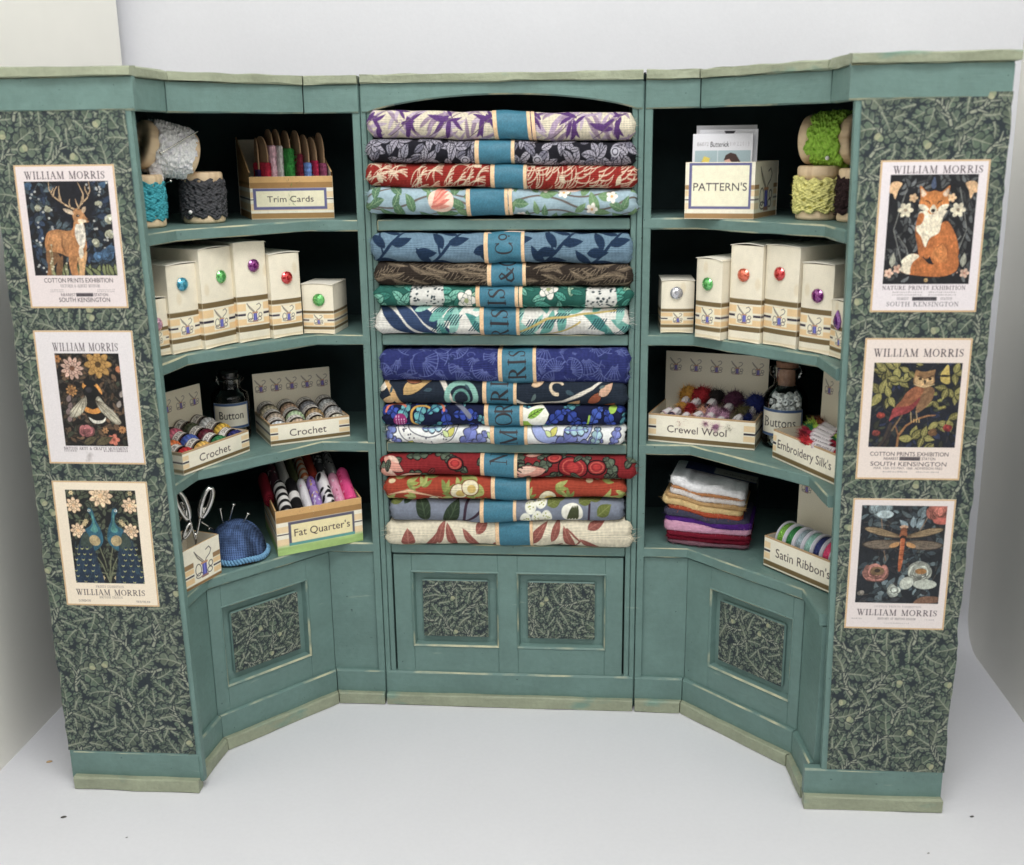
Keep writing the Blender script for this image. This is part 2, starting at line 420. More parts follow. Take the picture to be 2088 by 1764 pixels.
    def oak(s, x, y, ang, L, wd, col, light, dark, bend=0., lobes=4.5):
        t = np.linspace(0, 1, 46); env = np.sin(np.pi*np.clip(t, 0, 1)**.8)**.6*(.5+.62*t)*1.02
        w_ = wd/2*env*(.40+.60*np.abs(np.sin(np.pi*(lobes*t+.12)))**.65)
        Q, _ = s._along(x, y, ang, L, t, w_+.05, bend); s.poly(Q, dark)
        P, mid = s._along(x, y, ang, L, t, w_, bend); s.poly(P, col)
        c2 = np.asarray(col)*.88; s.poly(np.concatenate([P[:46], mid[::-1]]), c2)
        for k in range(int(lobes)+1):                       # veins into each lobe, dark gap between
            tt = (k+.38)/lobes; i = min(43, int(tt*45))
            if i < 3: continue
            for q in (i, 91-i):
                e = P[q]; d = mid[min(45, i)]; b0 = mid[max(0, i-7)]
                s.stroke([b0, b0+(e-b0)*.86], [.03, .012], light, .6)
            tg = (k+.88)/lobes; i2 = min(44, int(tg*45))
            for q in (i2, 91-i2):
                b1 = mid[max(0, i2-4)]; s.stroke([P[q], P[q]+(b1-P[q])*.62], [.045, .015], dark, .9)
        s.stroke(mid[:44], np.linspace(.06, .015, 44), light, .85)
    def flower(s, x, y, r, n, col, cc, out=None, a0=0., fat=.62, shade=None):
        tw = min(fat*.62, .58*math.sin(math.pi/n)*1.12)
        for k in range(n):
            a = a0+2*math.pi*k/n; px, py = x+.58*r*math.cos(a), y+.58*r*math.sin(a)
            if out is not None: s.ell(px, py, r*.48+.015, r*tw+.015, out, a)
            s.ell(px, py, r*.48, r*tw, col, a)
            if shade is not None: s.stroke([(x, y), (x+.8*r*math.cos(a), y+.8*r*math.sin(a))], [r*.12, r*.03], shade, .7)
        for k in range(n if r > .12 else 0):
            a = a0+2*math.pi*(k+.5)/n; px, py = x+.34*r*math.cos(a), y+.34*r*math.sin(a)
            if out is not None: s.ell(px, py, r*.28+.012, r*tw*.72+.012, out, a)
            s.ell(px, py, r*.28, r*tw*.72, np.asarray(col)*.95, a)
        s.ell(x, y, r*.24, r*.24, cc)
    def peony(s, x, y, r, col, seed=0, sq=.8):
        g = np.random.default_rng(seed); c = np.asarray(col, float)
        for k in range(26):
            q = 1-k/26; a = g.uniform(0, 6.28); d = r*q*.62
            f = .62+.5*g.random()*(1-q*.4)
            s.ell(x+d*math.cos(a), y+sq*d*math.sin(a), r*(.34+.1*q), r*(.24+.1*q)*sq*1.1, np.clip(c*.45, 0, 255), a+1.57, .8)
            s.ell(x+d*math.cos(a), y+sq*d*math.sin(a)+r*.03, r*(.31+.1*q), r*(.21+.1*q)*sq*1.1, np.clip(c*f*1.1, 0, 255), a+1.57)
    # --- lettering
    def tris(s, T, col, a=1.0):
        P = T.reshape(-1, 2); b = s.box(P[:, 0].min(), P[:, 1].min(), P[:, 0].max(), P[:, 1].max())
        if b is None: return
        acc = np.zeros((s.ny, s.nx))
        for t in T:
            bb, c = s.cov(t)
            if bb is not None: acc[bb] += c
        s.put(b, np.clip(acc[b], 0, 1), col, a)
    def sans(s, txt, x, y, h, col=(40, 38, 40), align='C', width=None, rot=0.0, slant=0.0, a=1.0):
        T, wd = sans_tris(txt); sc_ = h/CAP[0]; sx = sc_
        if width: sx = width/max(wd, 1e-6)
        T = T*np.array([sx, sc_]); T[..., 0] += slant*T[..., 1]
        T[..., 0] -= {'C': wd*sx/2, 'L': 0, 'R': wd*sx}[align]
        c, n = math.cos(rot), math.sin(rot); T = np.stack([T[..., 0]*c-T[..., 1]*n+x, T[..., 0]*n+T[..., 1]*c+y], -1)
        s.tris(T, col, a)
    def serif(s, txt, x, y, h, col=(52, 44, 52), width=None, align='C', gap=.14, rot=0.0, wt=1.0, a=1.0):
        tot = sum(SERIF[c][0] if c != ' ' else .45 for c in txt)+gap*(len(txt)-1)
        sx = h if width is None else width/tot
        px = {'C': -tot*sx/2, 'L': 0, 'R': -tot*sx}[align]; c_, n_ = math.cos(rot), math.sin(rot)
        for ch in txt:
            if ch == ' ': px += (.45+gap)*sx; continue
            wd, sts = SERIF[ch]
            for st in sts:
                q = np.array(st, float); X = px+q[:, 0]*sx; Y = q[:, 1]*h
                s.stroke(np.stack([x+X*c_-Y*n_, y+X*n_+Y*c_], 1), q[:, 2]*min(h, sx)*wt, col, a)
            px += (wd+gap)*sx
    def tiny(s, x0, x1, y, h, col=(120, 112, 116), seed=0):
        """a line of print too small to read"""
        g = np.random.default_rng(seed); x = x0
        while x < x1:
            l = g.uniform(.02, .05); s.rect(x, y, min(x+l, x1), y+h*g.uniform(.6, 1), col, .55); x += l+g.uniform(.012, .035)
    def patch(s, mb, fn, mat=0, smooth=True, flip=False):
        X, Y = np.meshgrid(s.x, s.y); P = fn(X, Y)
        gridmesh(mb, P[0], P[1], P[2], mat, smooth=smooth, C=lin(s.A), W=np.stack([X, Y, 0*X], -1), flip=flip)

CAP = [0.7]; _tc = {}
def sans_tris(txt):
    if txt not in _tc:
        cu = bpy.data.curves.new('lettering', 'FONT'); cu.body = txt; cu.resolution_u = 3
        o = bpy.data.objects.new('lettering', cu); sc.collection.objects.link(o)
        dg = bpy.context.evaluated_depsgraph_get(); me = o.evaluated_get(dg).to_mesh(); me.calc_loop_triangles()
        v = np.array([(q.co.x, q.co.y) for q in me.vertices]); t = np.array([tuple(q.vertices) for q in me.loop_triangles])
        o.evaluated_get(dg).to_mesh_clear(); bpy.data.objects.remove(o); bpy.data.curves.remove(cu)
        T = v[t]; T[..., 0] -= v[:, 0].min(); _tc[txt] = (T, v[:, 0].max()-v[:, 0].min())
        if txt == 'H': CAP[0] = v[:, 1].max()-v[:, 1].min()
    T, wd = _tc[txt]; return T.copy(), wd
sans_tris('H')
def _ser():
    TK, TN, SW = .15, .055, .05
    def V(x, t=TK, y0=0., y1=1.): return [(x, y0, t), (x, y1, t)]
    def s_(x, y, w=.17): return [(x-w, y, SW), (x+w, y, SW)]
    def D(x0, y0, x1, y1, t): return [(x0, y0, t), (x1, y1, t)]
    def arc(cx, cy, rx, ry, a0, a1, f=None, n=16):
        a = np.linspace(math.radians(a0), math.radians(a1), n)
        return [(cx+rx*math.cos(q), cy+ry*math.sin(q), TN+(TK-TN)*abs(math.cos(q))**1.5) for q in a]
    L = {}
    L['I'] = (.36, [V(.18), s_(.18, 0), s_(.18, 1)])
    L['L'] = (.66, [V(.18), s_(.18, 0), s_(.18, 1), [(.18, .02, TN), (.62, .02, TN)], [(.62, .0, TN), (.63, .26, TN)]])
    L['W'] = (1.16, [D(.12, 1, .38, 0, TK), D(.38, 0, .58, .9, TN), D(.5, 1, .76, 0, TK), D(.76, 0, 1.03, 1, TN), s_(.12, 1), s_(.52, 1), s_(1.03, 1, .13)])
    L['A'] = (.86, [D(.1, 0, .42, 1, TN), D(.42, 1, .74, 0, TK), D(.22, .34, .62, .34, TN), s_(.1, 0, .12), s_(.74, 0)])
    L['M'] = (1.08, [V(.16, TN), D(.18, 1, .53, .03, TK), D(.53, .03, .88, 1, TN), V(.9), s_(.16, 0, .13), s_(.9, 0), s_(.12, 1, .1), s_(.94, 1, .12)])
    L['N'] = (.92, [V(.16, TN), D(.16, 1, .76, .02, TK), V(.76, TN), s_(.16, 0, .13), s_(.1, 1, .12), s_(.76, 1, .13)])
    L['O'] = (.92, [arc(.46, .5, .38, .5, 0, 360, n=28)])
    L['C'] = (.82, [arc(.46, .5, .38, .5, 38, 322, n=24), [(.76, .8, .05), (.78, 1.0, .05)], [(.76, .2, .05), (.78, .02, .05)]])
    L['G'] = (.88, [arc(.46, .5, .38, .5, 38, 322, n=24), V(.74, TK*.9, .04, .42), s_(.72, .42, .13), [(.76, .8, .05), (.77, 1.0, .05)]])
    L['D'] = (.88, [V(.18), s_(.14, 0), s_(.14, 1), arc(.32, .5, .46, .48, -90, 90)])
    L['R'] = (.86, [V(.18), s_(.18, 0), s_(.14, 1, .13), arc(.32, .74, .3, .245, -90, 90), D(.36, .5, .72, .02, TK), s_(.74, .01, .1), [(.18, .98, TN), (.34, .98, TN)], [(.18, .5, TN), (.34, .5, TN)]])
    L['P'] = (.74, [V(.18), s_(.18, 0), s_(.14, 1, .13), arc(.32, .73, .3, .255, -90, 90), [(.18, .98, TN), (.34, .98, TN)], [(.18, .475, TN), (.34, .475, TN)]])
    L['B'] = (.78, [V(.18), s_(.14, 0, .13), s_(.14, 1, .13), arc(.32, .75, .26, .23, -90, 90), arc(.32, .26, .33, .25, -90, 90), [(.18, .51, TN), (.34, .51, TN)]])
    L['T'] = (.78, [V(.39), s_(.39, 0), [(.05, .98, TN), (.73, .98, TN)], [(.05, 1, TN), (.04, .76, TN)], [(.73, 1, TN), (.74, .76, TN)]])
    L['E'] = (.7, [V(.18), [(.02, .02, TN), (.62, .02, TN)], [(.02, .98, TN), (.6, .98, TN)], [(.2, .52, TN), (.46, .52, TN)], [(.62, 0, TN), (.63, .24, TN)], [(.6, 1, TN), (.61, .78, TN)]])
    L['F'] = (.66, [V(.18), s_(.18, 0), [(.02, .98, TN), (.6, .98, TN)], [(.2, .52, TN), (.46, .52, TN)], [(.6, 1, TN), (.61, .78, TN)]])
    L['H'] = (.94, [V(.18), V(.76), s_(.18, 0), s_(.18, 1), s_(.76, 0), s_(.76, 1), D(.2, .51, .74, .51, TN)])
    L['K'] = (.9, [V(.18), s_(.18, 0), s_(.18, 1), D(.2, .4, .7, 1, TN), D(.38, .56, .76, 0, TK), s_(.7, 1, .12), s_(.76, 0, .13)])
    L['U'] = (.92, [V(.18, TK, .3, 1), V(.76, TN, .3, 1), arc(.47, .3, .29, .29, 180, 360), s_(.18, 1), s_(.76, 1, .13)])
    L['X'] = (.86, [D(.12, 1, .74, 0, TK), D(.12, 0, .74, 1, TN), s_(.12, 0, .12), s_(.12, 1), s_(.74, 0), s_(.74, 1, .12)])
    L['Y'] = (.84, [D(.1, 1, .42, .48, TK), D(.42, .48, .74, 1, TN), V(.42, TK, 0, .5), s_(.42, 0), s_(.1, 1), s_(.74, 1, .12)])
    L['V'] = (.86, [D(.1, 1, .42, 0, TK), D(.42, 0, .74, 1, TN), s_(.1, 1), s_(.74, 1, .12)])
    L['S'] = (.64, [[(.54, .78, .05), (.5, .93, .055), (.32, .985, .06), (.13, .87, .09), (.12, .7, .12), (.3, .54, .16), (.48, .4, .14), (.54, .24, .11), (.44, .07, .08), (.27, .015, .055), (.1, .08, .05), (.07, .26, .045)], [(.545, .74, .05), (.55, .99, .05)], [(.065, .28, .05), (.06, .02, .05)]])
    L['&'] = (.95, [[(.85, .42, .05), (.74, .2, .08), (.55, .03, .07), (.3, .0, .1), (.12, .18, .15), (.2, .42, .12), (.45, .6, .07), (.56, .8, .09), (.42, .98, .06), (.26, .84, .11), (.4, .5, .15), (.66, .14, .15), (.88, .02, .08)], s_(.82, .44, .12)])
    return L
SERIF = _ser()

OLIVE = (112, 92, 54); TAN = (226, 192, 138); CREAM = (232, 224, 198); INK = (48, 42, 58)
def emblem(cv, cx, cy, s, back=None, ink=(70, 62, 66), spool=(84, 86, 158)):
    """needle case mark: spool with looping thread, shears and a hook"""
    P = lambda *q: [(cx+x*s, cy+y*s) for x, y in q]
    if back is not None: cv.poly(P((-.52, -.46), (.52, -.46), (.52, .56), (-.52, .56)), back)
    k = .03*s; k = max(k, .013)
    cv.poly(P((-.45, .56), (-.36, .42), (-.02, .06), (.0, .02), (-.08, .04), (-.4, .36)), (206, 198, 170)); cv.stroke(P((-.45, .56), (-.3, .3), (-.02, .04)), k, ink); cv.stroke(P((-.45, .56), (-.36, .45), (.03, .05)), k*.8, ink)
    cv.stroke(P((.05, .06), (.12, .16), (.3, .26), (.38, .4), (.28, .52), (.12, .46)), k, ink)
    for x, y, rx, ry in ((-.3, -.12, .14, .2), (-.26, -.32, .17, .08), (.32, -.08, .1, .1), (.26, -.28, .12, .09)): cv.ring(cx+x*s, cy+y*s, rx*s, ry*s, k, ink)
    cv.rect(cx-.115*s, cy-.36*s, cx+.115*s, cy+.04*s, spool); cv.rect(cx-.03*s, cy-.34*s, cx+.04*s, cy+.02*s, tuple(min(255, q*1.35) for q in spool))
    cv.rect(cx-.17*s, cy+.02*s, cx+.17*s, cy+.09*s, (190, 140, 100)); cv.rect(cx-.17*s, cy-.44*s, cx+.17*s, cy-.36*s, (150, 110, 100))
def bands(cv, x0, x1, y, sc_=1.0, olive=OLIVE, dash=None):
    """olive, tan, white with a dark line, tan, olive, upwards from y"""
    z = y
    for hgt, c in ((.17, olive), (.05, CREAM), (.2, TAN), (.10, CREAM), (.075, INK), (.08, CREAM), (.24, TAN), (.06, CREAM), (.17, olive)):
        hgt *= sc_
        if c is INK and dash:
            cv.rect(x0, z, x1, z+hgt, CREAM)
            for a, b in dash: cv.rect(a, z, b, z+hgt, INK)
        elif c is not CREAM: cv.rect(x0, z, x1, z+hgt, c)
        z += hgt
    return z
# ------------------------------------------------------------------ the white display box
def yb(x): return 11.6+(x+18.4)*(7.1-11.6)/38.6           # back of the sheet
def build_backdrop():
    mb = MB(); xs = np.linspace(-19.6, 20.246, 40); R = 1.6
    prof = [('f', t) for t in np.concatenate([np.linspace(-60, -20, 6), np.linspace(-19, 3, 12)])]
    rows = []
    for x in xs:
        Y = yb(x); r = []
        for v in np.concatenate([np.linspace(-60, -20, 6), np.linspace(-18, Y-R, 12)]): r.append((x, v, 0))
        for a in np.linspace(.1, math.pi/2, 12): r.append((x, Y-R+R*math.sin(a), R-R*math.cos(a)))
        for z in np.linspace(R+2, 60, 14): r.append((x, Y+.02*(z-R), z))
        rows.append(r)
    A = np.array(rows); A = np.transpose(A, (1, 0, 2))
    gridmesh(mb, A[..., 0], A[..., 1], A[..., 2], 0)
    tag(obj('backdrop', mb, M['board']), kind='structure')
    mb = MB(); cbox(mb, (-18.9, -60, -.5), (-18.38, 11.35, 60), .04); tag(obj('side_wall', mb, M['white_board']), kind='structure')
    mb = MB(); cbox(mb, (20.25, -60, -.5), (20.9, 14, 60), .04); tag(obj('side_wall', mb, M['white_board']), kind='structure')
    mb = MB(); cbox(mb, (-80, -110, -1.2), (80, 60, -.55), .05); tag(obj('table_surface', mb, M['board']), kind='structure')
build_backdrop()

# ------------------------------------------------------------------ swept mouldings
def dirs(path):
    P = np.array(path, float); d = P[1:]-P[:-1]; d /= np.linalg.norm(d, axis=1)[:, None]
    n = np.stack([-d[:, 1], d[:, 0]], 1)
    m = np.empty_like(P); m[0] = n[0]; m[-1] = n[-1]
    for k in range(1, len(P)-1): m[k] = (n[k-1]+n[k])/(1+n[k-1] @ n[k])
    return P, m, n
def offs(path, o):
    P, m, n = dirs(path); return P+m*o
def sweep(mb, path, prof, mats, seg=None, jit=.012, step=.35, seed=0, gap=0.0):
    """closed profile [(inward offset, z)] swept along the path; only segment seg of the mitred path if given"""
    P, m, n = dirs(path); segs = range(len(P)-1) if seg is None else [seg]
    Q = []; N = []
    for k in segs:
        L = np.linalg.norm(P[k+1]-P[k]); c = max(1, int(L/step)); t = np.linspace(0, 1, c+1)
        a, b = gap/L, 1-gap/L
        for j, u in enumerate(t):
            if j == 0 and Q: continue
            u2 = a+(b-a)*u
            base = P[k]+(P[k+1]-P[k])*u2
            mm = m[k]*(1-u2)+m[k+1]*u2 if (j == 0 or j == c) else n[k]
            if gap and (j == 0 or j == c): mm = m[k] if j == 0 else m[k+1]
            Q.append(base); N.append(mm)
    Q = np.array(Q); N = np.array(N); pr = np.array(prof, float); k = len(pr); s = np.arange(len(Q))*step
    V = np.empty((len(Q), k, 3))
    for i, (o, z) in enumerate(pr):
        jo = jit*vnoise(s, seed+i*7+1, 1.1); jz = jit*.8*vnoise(s, seed+i*13+4, .8)
        V[:, i, :2] = Q+N*(o+jo)[:, None]; V[:, i, 2] = z+jz
    F = []; ms = []
    for a in range(len(Q)-1):
        for i in range(k):
            F.append((a*k+i, a*k+(i+1) % k, (a+1)*k+(i+1) % k, (a+1)*k+i)); ms.append(mats[i])
    F.append(tuple(range(k))[::-1]); ms.append(mats[0]); b = (len(Q)-1)*k; F.append(tuple(b+i for i in range(k))); ms.append(mats[0])
    mb.add(V.reshape(-1, 3), F, ms, fix=True)
def chprof(o0, o1, z0, z1, c=.05, cb=None):
    """profile with chamfered front edges; materials front=0, chamfers=1"""
    cb = c if cb is None else cb
    return [(o0, z0+cb), (o0, z1-c), (o0+c, z1), (o1, z1), (o1, z0), (o0+cb, z0)], [0, 1, 0, 0, 0, 1]
def prism(mb, pts, z0, z1, mat=0):
    n = len(pts); V = [(x, y, z0) for x, y in pts]+[(x, y, z1) for x, y in pts]
    F = [tuple(range(n))[::-1], tuple(range(n, 2*n))]+[(i, (i+1) % n, n+(i+1) % n, n+i) for i in range(n)]
    mb.add(V, F, mat, fix=True)

PL = [(-10.62, -5.86), (-10.43, -3.83), (-7.0, 0.0), (-5.06, 0.0)]
PR = [(5.06, 0.0), (6.90, -0.03), (10.52, -3.68), (10.70, -5.72)]
PC = [(-5.0, 0.0), (5.0, 0.0)]
PPL = [(-15.7, -6.62), (-10.46, -6.60)]; PSL = [(-15.06, -6.62), (-10.46, -6.60)]
PSR = [(10.66, -6.26), (15.20, -6.22), (15.24, -5.0)]; PPR = [(10.66, -6.26), (15.36, -6.22), (15.42, -4.6)]
SH = [19.52, 15.28, 11.10, 6.95]; TH = .40
PM = [M['paint'], M['edge'], M['shaded_inner_paint'], M['gap']]
cabinet = thing('display_cabinet', 'teal painted shop cabinet with open shelves and leaf papered end pillars', 'cabinet', (0, 0, 0))
def part(name, mb, mats=PM, parent=None): return obj(name, mb, mats, parent or cabinet)

# -- carcass walls
mb = MB()
for s in (-1, 1):
    x = sorted((s*4.62, s*4.82)); cbox(mb, (x[0], .22, .1), (x[1], 4.9, 24.2), .025, 0, 0)
    x = sorted((s*4.835, s*5.03)); cbox(mb, (x[0], .19, .1), (x[1], 4.9, 24.2), .025, 0, 0)
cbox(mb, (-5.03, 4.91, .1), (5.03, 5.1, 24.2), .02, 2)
for s in (-1, 1):
    x = sorted((s*5.015, s*5.075)); cbox(mb, (x[0], .42, .05), (x[1], 5.0, 24.5), .005, 3)  # added dark filler, stops light through the slit between the units
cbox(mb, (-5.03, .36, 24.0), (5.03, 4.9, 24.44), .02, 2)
part('centre_frame', mb)
for s, pth in ((-1, PL), (1, PR)):
    mb = MB(); x = sorted((s*5.06, s*5.34)); cbox(mb, (x[0], .20, .1), (x[1], .55, 24.2), .025, 0, 0)
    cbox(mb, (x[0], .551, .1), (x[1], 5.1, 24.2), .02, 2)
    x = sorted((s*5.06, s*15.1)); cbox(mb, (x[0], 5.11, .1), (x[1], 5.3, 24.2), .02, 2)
    y0 = -6.02 if s < 0 else -5.72
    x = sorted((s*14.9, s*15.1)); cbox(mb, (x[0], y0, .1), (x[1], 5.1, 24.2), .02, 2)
    pts = [tuple(p) for p in offs(pth, .36)]
    back = [(s*5.4, 5.1), (s*14.9, 5.1), (s*14.9, y0)]
    pts = pts+back if s < 0 else pts+back[::-1]
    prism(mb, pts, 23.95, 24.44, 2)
    part('wing_frame', mb)
    for k, z in enumerate(SH):
        mb = MB(); pr, ms = chprof(.2, .6, z-TH, z, .045)
        sweep(mb, pth, pr, ms, seed=20*k+s*3, jit=.018)
        q = [tuple(p) for p in offs(pth, .6)]; q = q+[(s*5.36, 5.1), (s*14.88, 5.1), (s*14.88, y0)] if s < 0 else q+[(s*14.88, y0), (s*14.88, 5.1), (s*5.36, 5.1)]
        prism(mb, q, z-TH, z-.004, 0)
        part('shelf', mb)
for k, z in enumerate(SH):
    mb = MB(); cbox(mb, (-4.6, .20, z-TH), (4.6, 4.88, z), .04, 0, 1); part('shelf', mb)

# -- cornices
def cornice(path, seg, z0=23.27, seed=0, arch=False, gap=.025):
    mb = MB(); pr, ms = chprof(0, .5, 24.26, 24.56, .03)
    sweep(mb, path, pr, [0]*6, seg, jit=.036, seed=seed, gap=gap, step=.22); top = mb
    mb = MB()
    if not arch:
        pr, ms = chprof(.13, .34, z0, 24.255, .03, .05); sweep(mb, path, pr, ms, seg, seed=seed+5, jit=.014, gap=gap)
    else:
        n = 48; X = np.linspace(-4.97, 4.97, n); f = np.clip(1-(X/4.75)**2, 0, 1); Z = z0+.56*f**.8
        V = []
        for x, z in zip(X, Z): V += [(x, .13, 24.255), (x, .13, z+.05), (x, .18, z), (x, .34, z), (x, .34, 24.255)]
        F = []; mm = []
        for i in range(n-1):
            for j in range(5): F.append((i*5+j, i*5+(j+1) % 5, (i+1)*5+(j+1) % 5, (i+1)*5+j)); mm.append((0, 1, 1, 0, 0)[j])
        F += [(0, 1, 2, 3, 4), tuple((n-1)*5+j for j in range(5))]; mm += [0, 0]
        mb.add(V, F, mm, fix=True)
    o = part('cornice', mb); obj('cornice_strip', top, M['sage'], o)
cornice(PC, 0, arch=True, seed=1)
for k in range(3): cornice(PL, k, seed=10+k); cornice(PR, k, seed=30+k)
cornice(PPL, 0, seed=50)
cornice(PPR, None, seed=60, gap=0)

# -- skirting
def skirting(path, seg, seed=0, gap=.02, top=1.42):
    mb = MB(); pr, ms = chprof(.15, .46, .40, top, .06, .02); sweep(mb, path, pr, ms, seg, seed=seed, jit=.016, gap=gap)
    o = part('skirting', mb)
    mb = MB(); pr, ms = chprof(-.07, .34, 0.02, .5, .05, .02); sweep(mb, path, pr, [0]*6, seg, jit=.028, seed=seed+3, gap=gap); obj('skirting_strip', mb, M['sage'], o)
skirting(PC, 0, 1)
for k in range(3): skirting(PL, k, 10+k); skirting(PR, k, 40+k)
skirting(PSL, 0, 70); skirting(PSR, None, 80, gap=0)

# -- oak leaf paper, painted leaf by leaf
def oak_paper(w_, h_, seed, res, sca=1.0):
    cv = Cv(w_, h_, res, (38, 48, 54)); g = np.random.default_rng(seed)
    NAVY = (38, 48, 54); G = [(88, 102, 87), (79, 94, 82), (93, 105, 90), (84, 101, 85)]; ST = (140, 145, 126)
    # wandering branches
    br = []
    for k in range(int(w_*h_/(5.2*sca*sca))+2):
        x, y = g.uniform(-.3, w_+.3), g.uniform(-.3, h_+.3); a = g.uniform(.6, 2.4); pts = []
        for i in range(16):
            pts.append((x, y)); a += g.normal()*.22; x += math.cos(a)*.14*sca; y += math.sin(a)*.14*sca
        br.append(np.array(pts))
    leaves = []; cen = []
    def lf(x, y, a, L): leaves.append((x, y, a, L)); cen.append((x+math.cos(a)*L*.55, y+math.sin(a)*L*.55))
    nodes = []; tries = 0
    while tries < 3000:
        tries += 1; x, y = g.uniform(-.3, w_+.3), g.uniform(-.3, h_+.3)
        if any((x-u)**2+(y-v)**2 < (1.30*sca)**2 for u, v in nodes): continue
        nodes.append((x, y)); d = 1.5+1.8*vnoise2(x, y, seed, 2.4*sca)
        for o in (-1.75, -1.05, -.35, .35, 1.05, 1.75):
            if g.random() < .9: lf(x, y, d+o+g.normal()*.13, g.uniform(.80, 1.12)*sca)
        br.append(np.array([(x-k*.11*sca*math.cos(d+.05*k*s0), y-k*.11*sca*math.sin(d+.05*k*s0)) for s0 in [g.choice([-1, 1])] for k in range(9)])[::-1])
    tries = 0
    while tries < 9000:                                    # single leaves in the gaps
        tries += 1; x, y = g.uniform(-.2, w_+.2), g.uniform(-.2, h_+.2)
        if any((x-u)**2+(y-v)**2 < (.30*sca)**2 for u, v in cen): continue
        a = g.uniform(0, 6.28); L = g.uniform(.55, .85)*sca; lf(x-math.cos(a)*L*.55, y-math.sin(a)*L*.55, a, L)
    for k in g.permutation(len(leaves)):
        x, y, a, L = leaves[k]
        cv.oak(x, y, a, L, L*.62, G[g.integers(4)], ST, NAVY, g.uniform(-.4, .4), g.choice([3.5, 4.5]))
    br = br[-len(nodes):]
    for p in br:
        wd = np.linspace(.10, .06, len(p))*sca
        cv.stroke(p, wd+.07*sca, NAVY); cv.stroke(p, wd, ST)
        for i in (2, 4, 6):
            d = p[i]-p[i-1]; t = math.atan2(d[1], d[0])+g.choice([-.7, .7]); e = p[i]+.3*sca*np.array([math.cos(t), math.sin(t)])
            cv.stroke([p[i], e], [wd[i]*.8+.05, .05], NAVY); cv.stroke([p[i], e], [wd[i]*.8, .025], ST)
    for k in range(int(w_*h_/4/sca/sca)):
        x, y, a = g.uniform(0, w_), g.uniform(0, h_), g.uniform(0, 6.28)
        cv.ell(x, y, .19*sca, .15*sca, NAVY, a); cv.ell(x, y, .15*sca, .11*sca, (120, 132, 104), a); cv.ell(x-.07*sca*math.cos(a), y-.07*sca*math.sin(a), .085*sca, .125*sca, (150, 152, 120), a)
    cv.grain(.12, .04, seed); return cv

# -- cupboard doors
def door(name, o, ux, w_, z0, z1, panels, seed):
    """o: plan point of the left end, ux: direction along the face; panels: (s0, s1, z0, z1) recesses"""
    ux = np.array([*ux, 0.]); nz = np.array([-ux[1], ux[0], 0.])      # nz points into the cabinet
    def T(V): return np.array([*o, 0])+V[:, :1]*ux+V[:, 1:2]*nz+V[:, 2:3]*np.array([0, 0, 1.])
    mb = MB(); xs = [0]+[v for p in panels for v in p[:2]]+[w_]; pz0, pz1 = panels[0][2:]
    for i in range(0, len(xs), 2): cbox(mb, (xs[i], 0, z0), (xs[i+1], .35, z1), .02, 0, 0, T=T)
    for p in panels:
        cbox(mb, (p[0]+.001, 0.001, z0), (p[1]-.001, .35, p[2]), .018, 0, 0, T=T); cbox(mb, (p[0]+.001, 0.001, p[3]), (p[1]-.001, .35, z1), .018, 0, 0, T=T)
        cbox(mb, (p[0]-.05, .26, p[2]-.05), (p[1]+.05, .34, p[3]+.05), .01, 0, 0, T=T)
        # worn lip round the recess
        g = .07
        a = [(p[0]-g, -.004, p[2]-g), (p[1]+g, -.004, p[2]-g), (p[1]+g, -.004, p[3]+g), (p[0]-g, -.004, p[3]+g)]
        m1 = [(p[0]-.02, -.035, p[2]-.02), (p[1]+.02, -.035, p[2]-.02), (p[1]+.02, -.035, p[3]+.02), (p[0]-.02, -.035, p[3]+.02)]
        b = [(p[0]+.04, .03, p[2]+.04), (p[1]-.04, .03, p[2]+.04), (p[1]-.04, .03, p[3]-.04), (p[0]+.04, .03, p[3]-.04)]
        c = [(p[0]+.09, .26, p[2]+.09), (p[1]-.09, .26, p[2]+.09), (p[1]-.09, .26, p[3]-.09), (p[0]+.09, .26, p[3]-.09)]
        V = a+m1+b+c; F = []; mm = []
        for r in range(3):
            for i in range(4): F.append((r*4+i, r*4+(i+1) % 4, r*4+4+(i+1) % 4, r*4+4+i)); mm.append((0, 1, 0)[r])
        mb.add(V, F, mm, T=T)
    d = part(name, mb)
    for k, p in enumerate(panels):
        mb = MB(); q = (p[0]+.37, p[1]-.37, p[2]+.36, p[3]-.36)
        cbox(mb, (q[0], .09, q[2]), (q[1], .26, q[3]), .07, 0, 0, T=T)
        cv = oak_paper(q[1]-q[0]-.06, q[3]-q[2]-.06, seed+k, 48, .76)
        cv.patch(mb, lambda X, Y: (lambda R: (R[:, 0].reshape(X.shape), R[:, 1].reshape(X.shape), R[:, 2].reshape(X.shape)))(T(np.stack([X.ravel()+q[0]+.03, 0*X.ravel()+.085, Y.ravel()+q[2]+.03], 1))), 1)
        obj('inset_panel', mb, [M['paint'], M['wallpaper']], d)
ZB0, ZB1 = 1.3, 6.50
mb = MB(); cbox(mb, (-4.6, .62, .1), (4.6, .8, 6.54), .01, 3)  # dark sheet added behind the door so its gaps read as shade
part('base_front', mb)
door('cupboard_door', (-4.55, .25), (1, 0), 9.1, 1.2, 6.47, [(.73, 4.15, 2.56, 5.74), (4.94, 8.4, 2.56, 5.74)], 100)
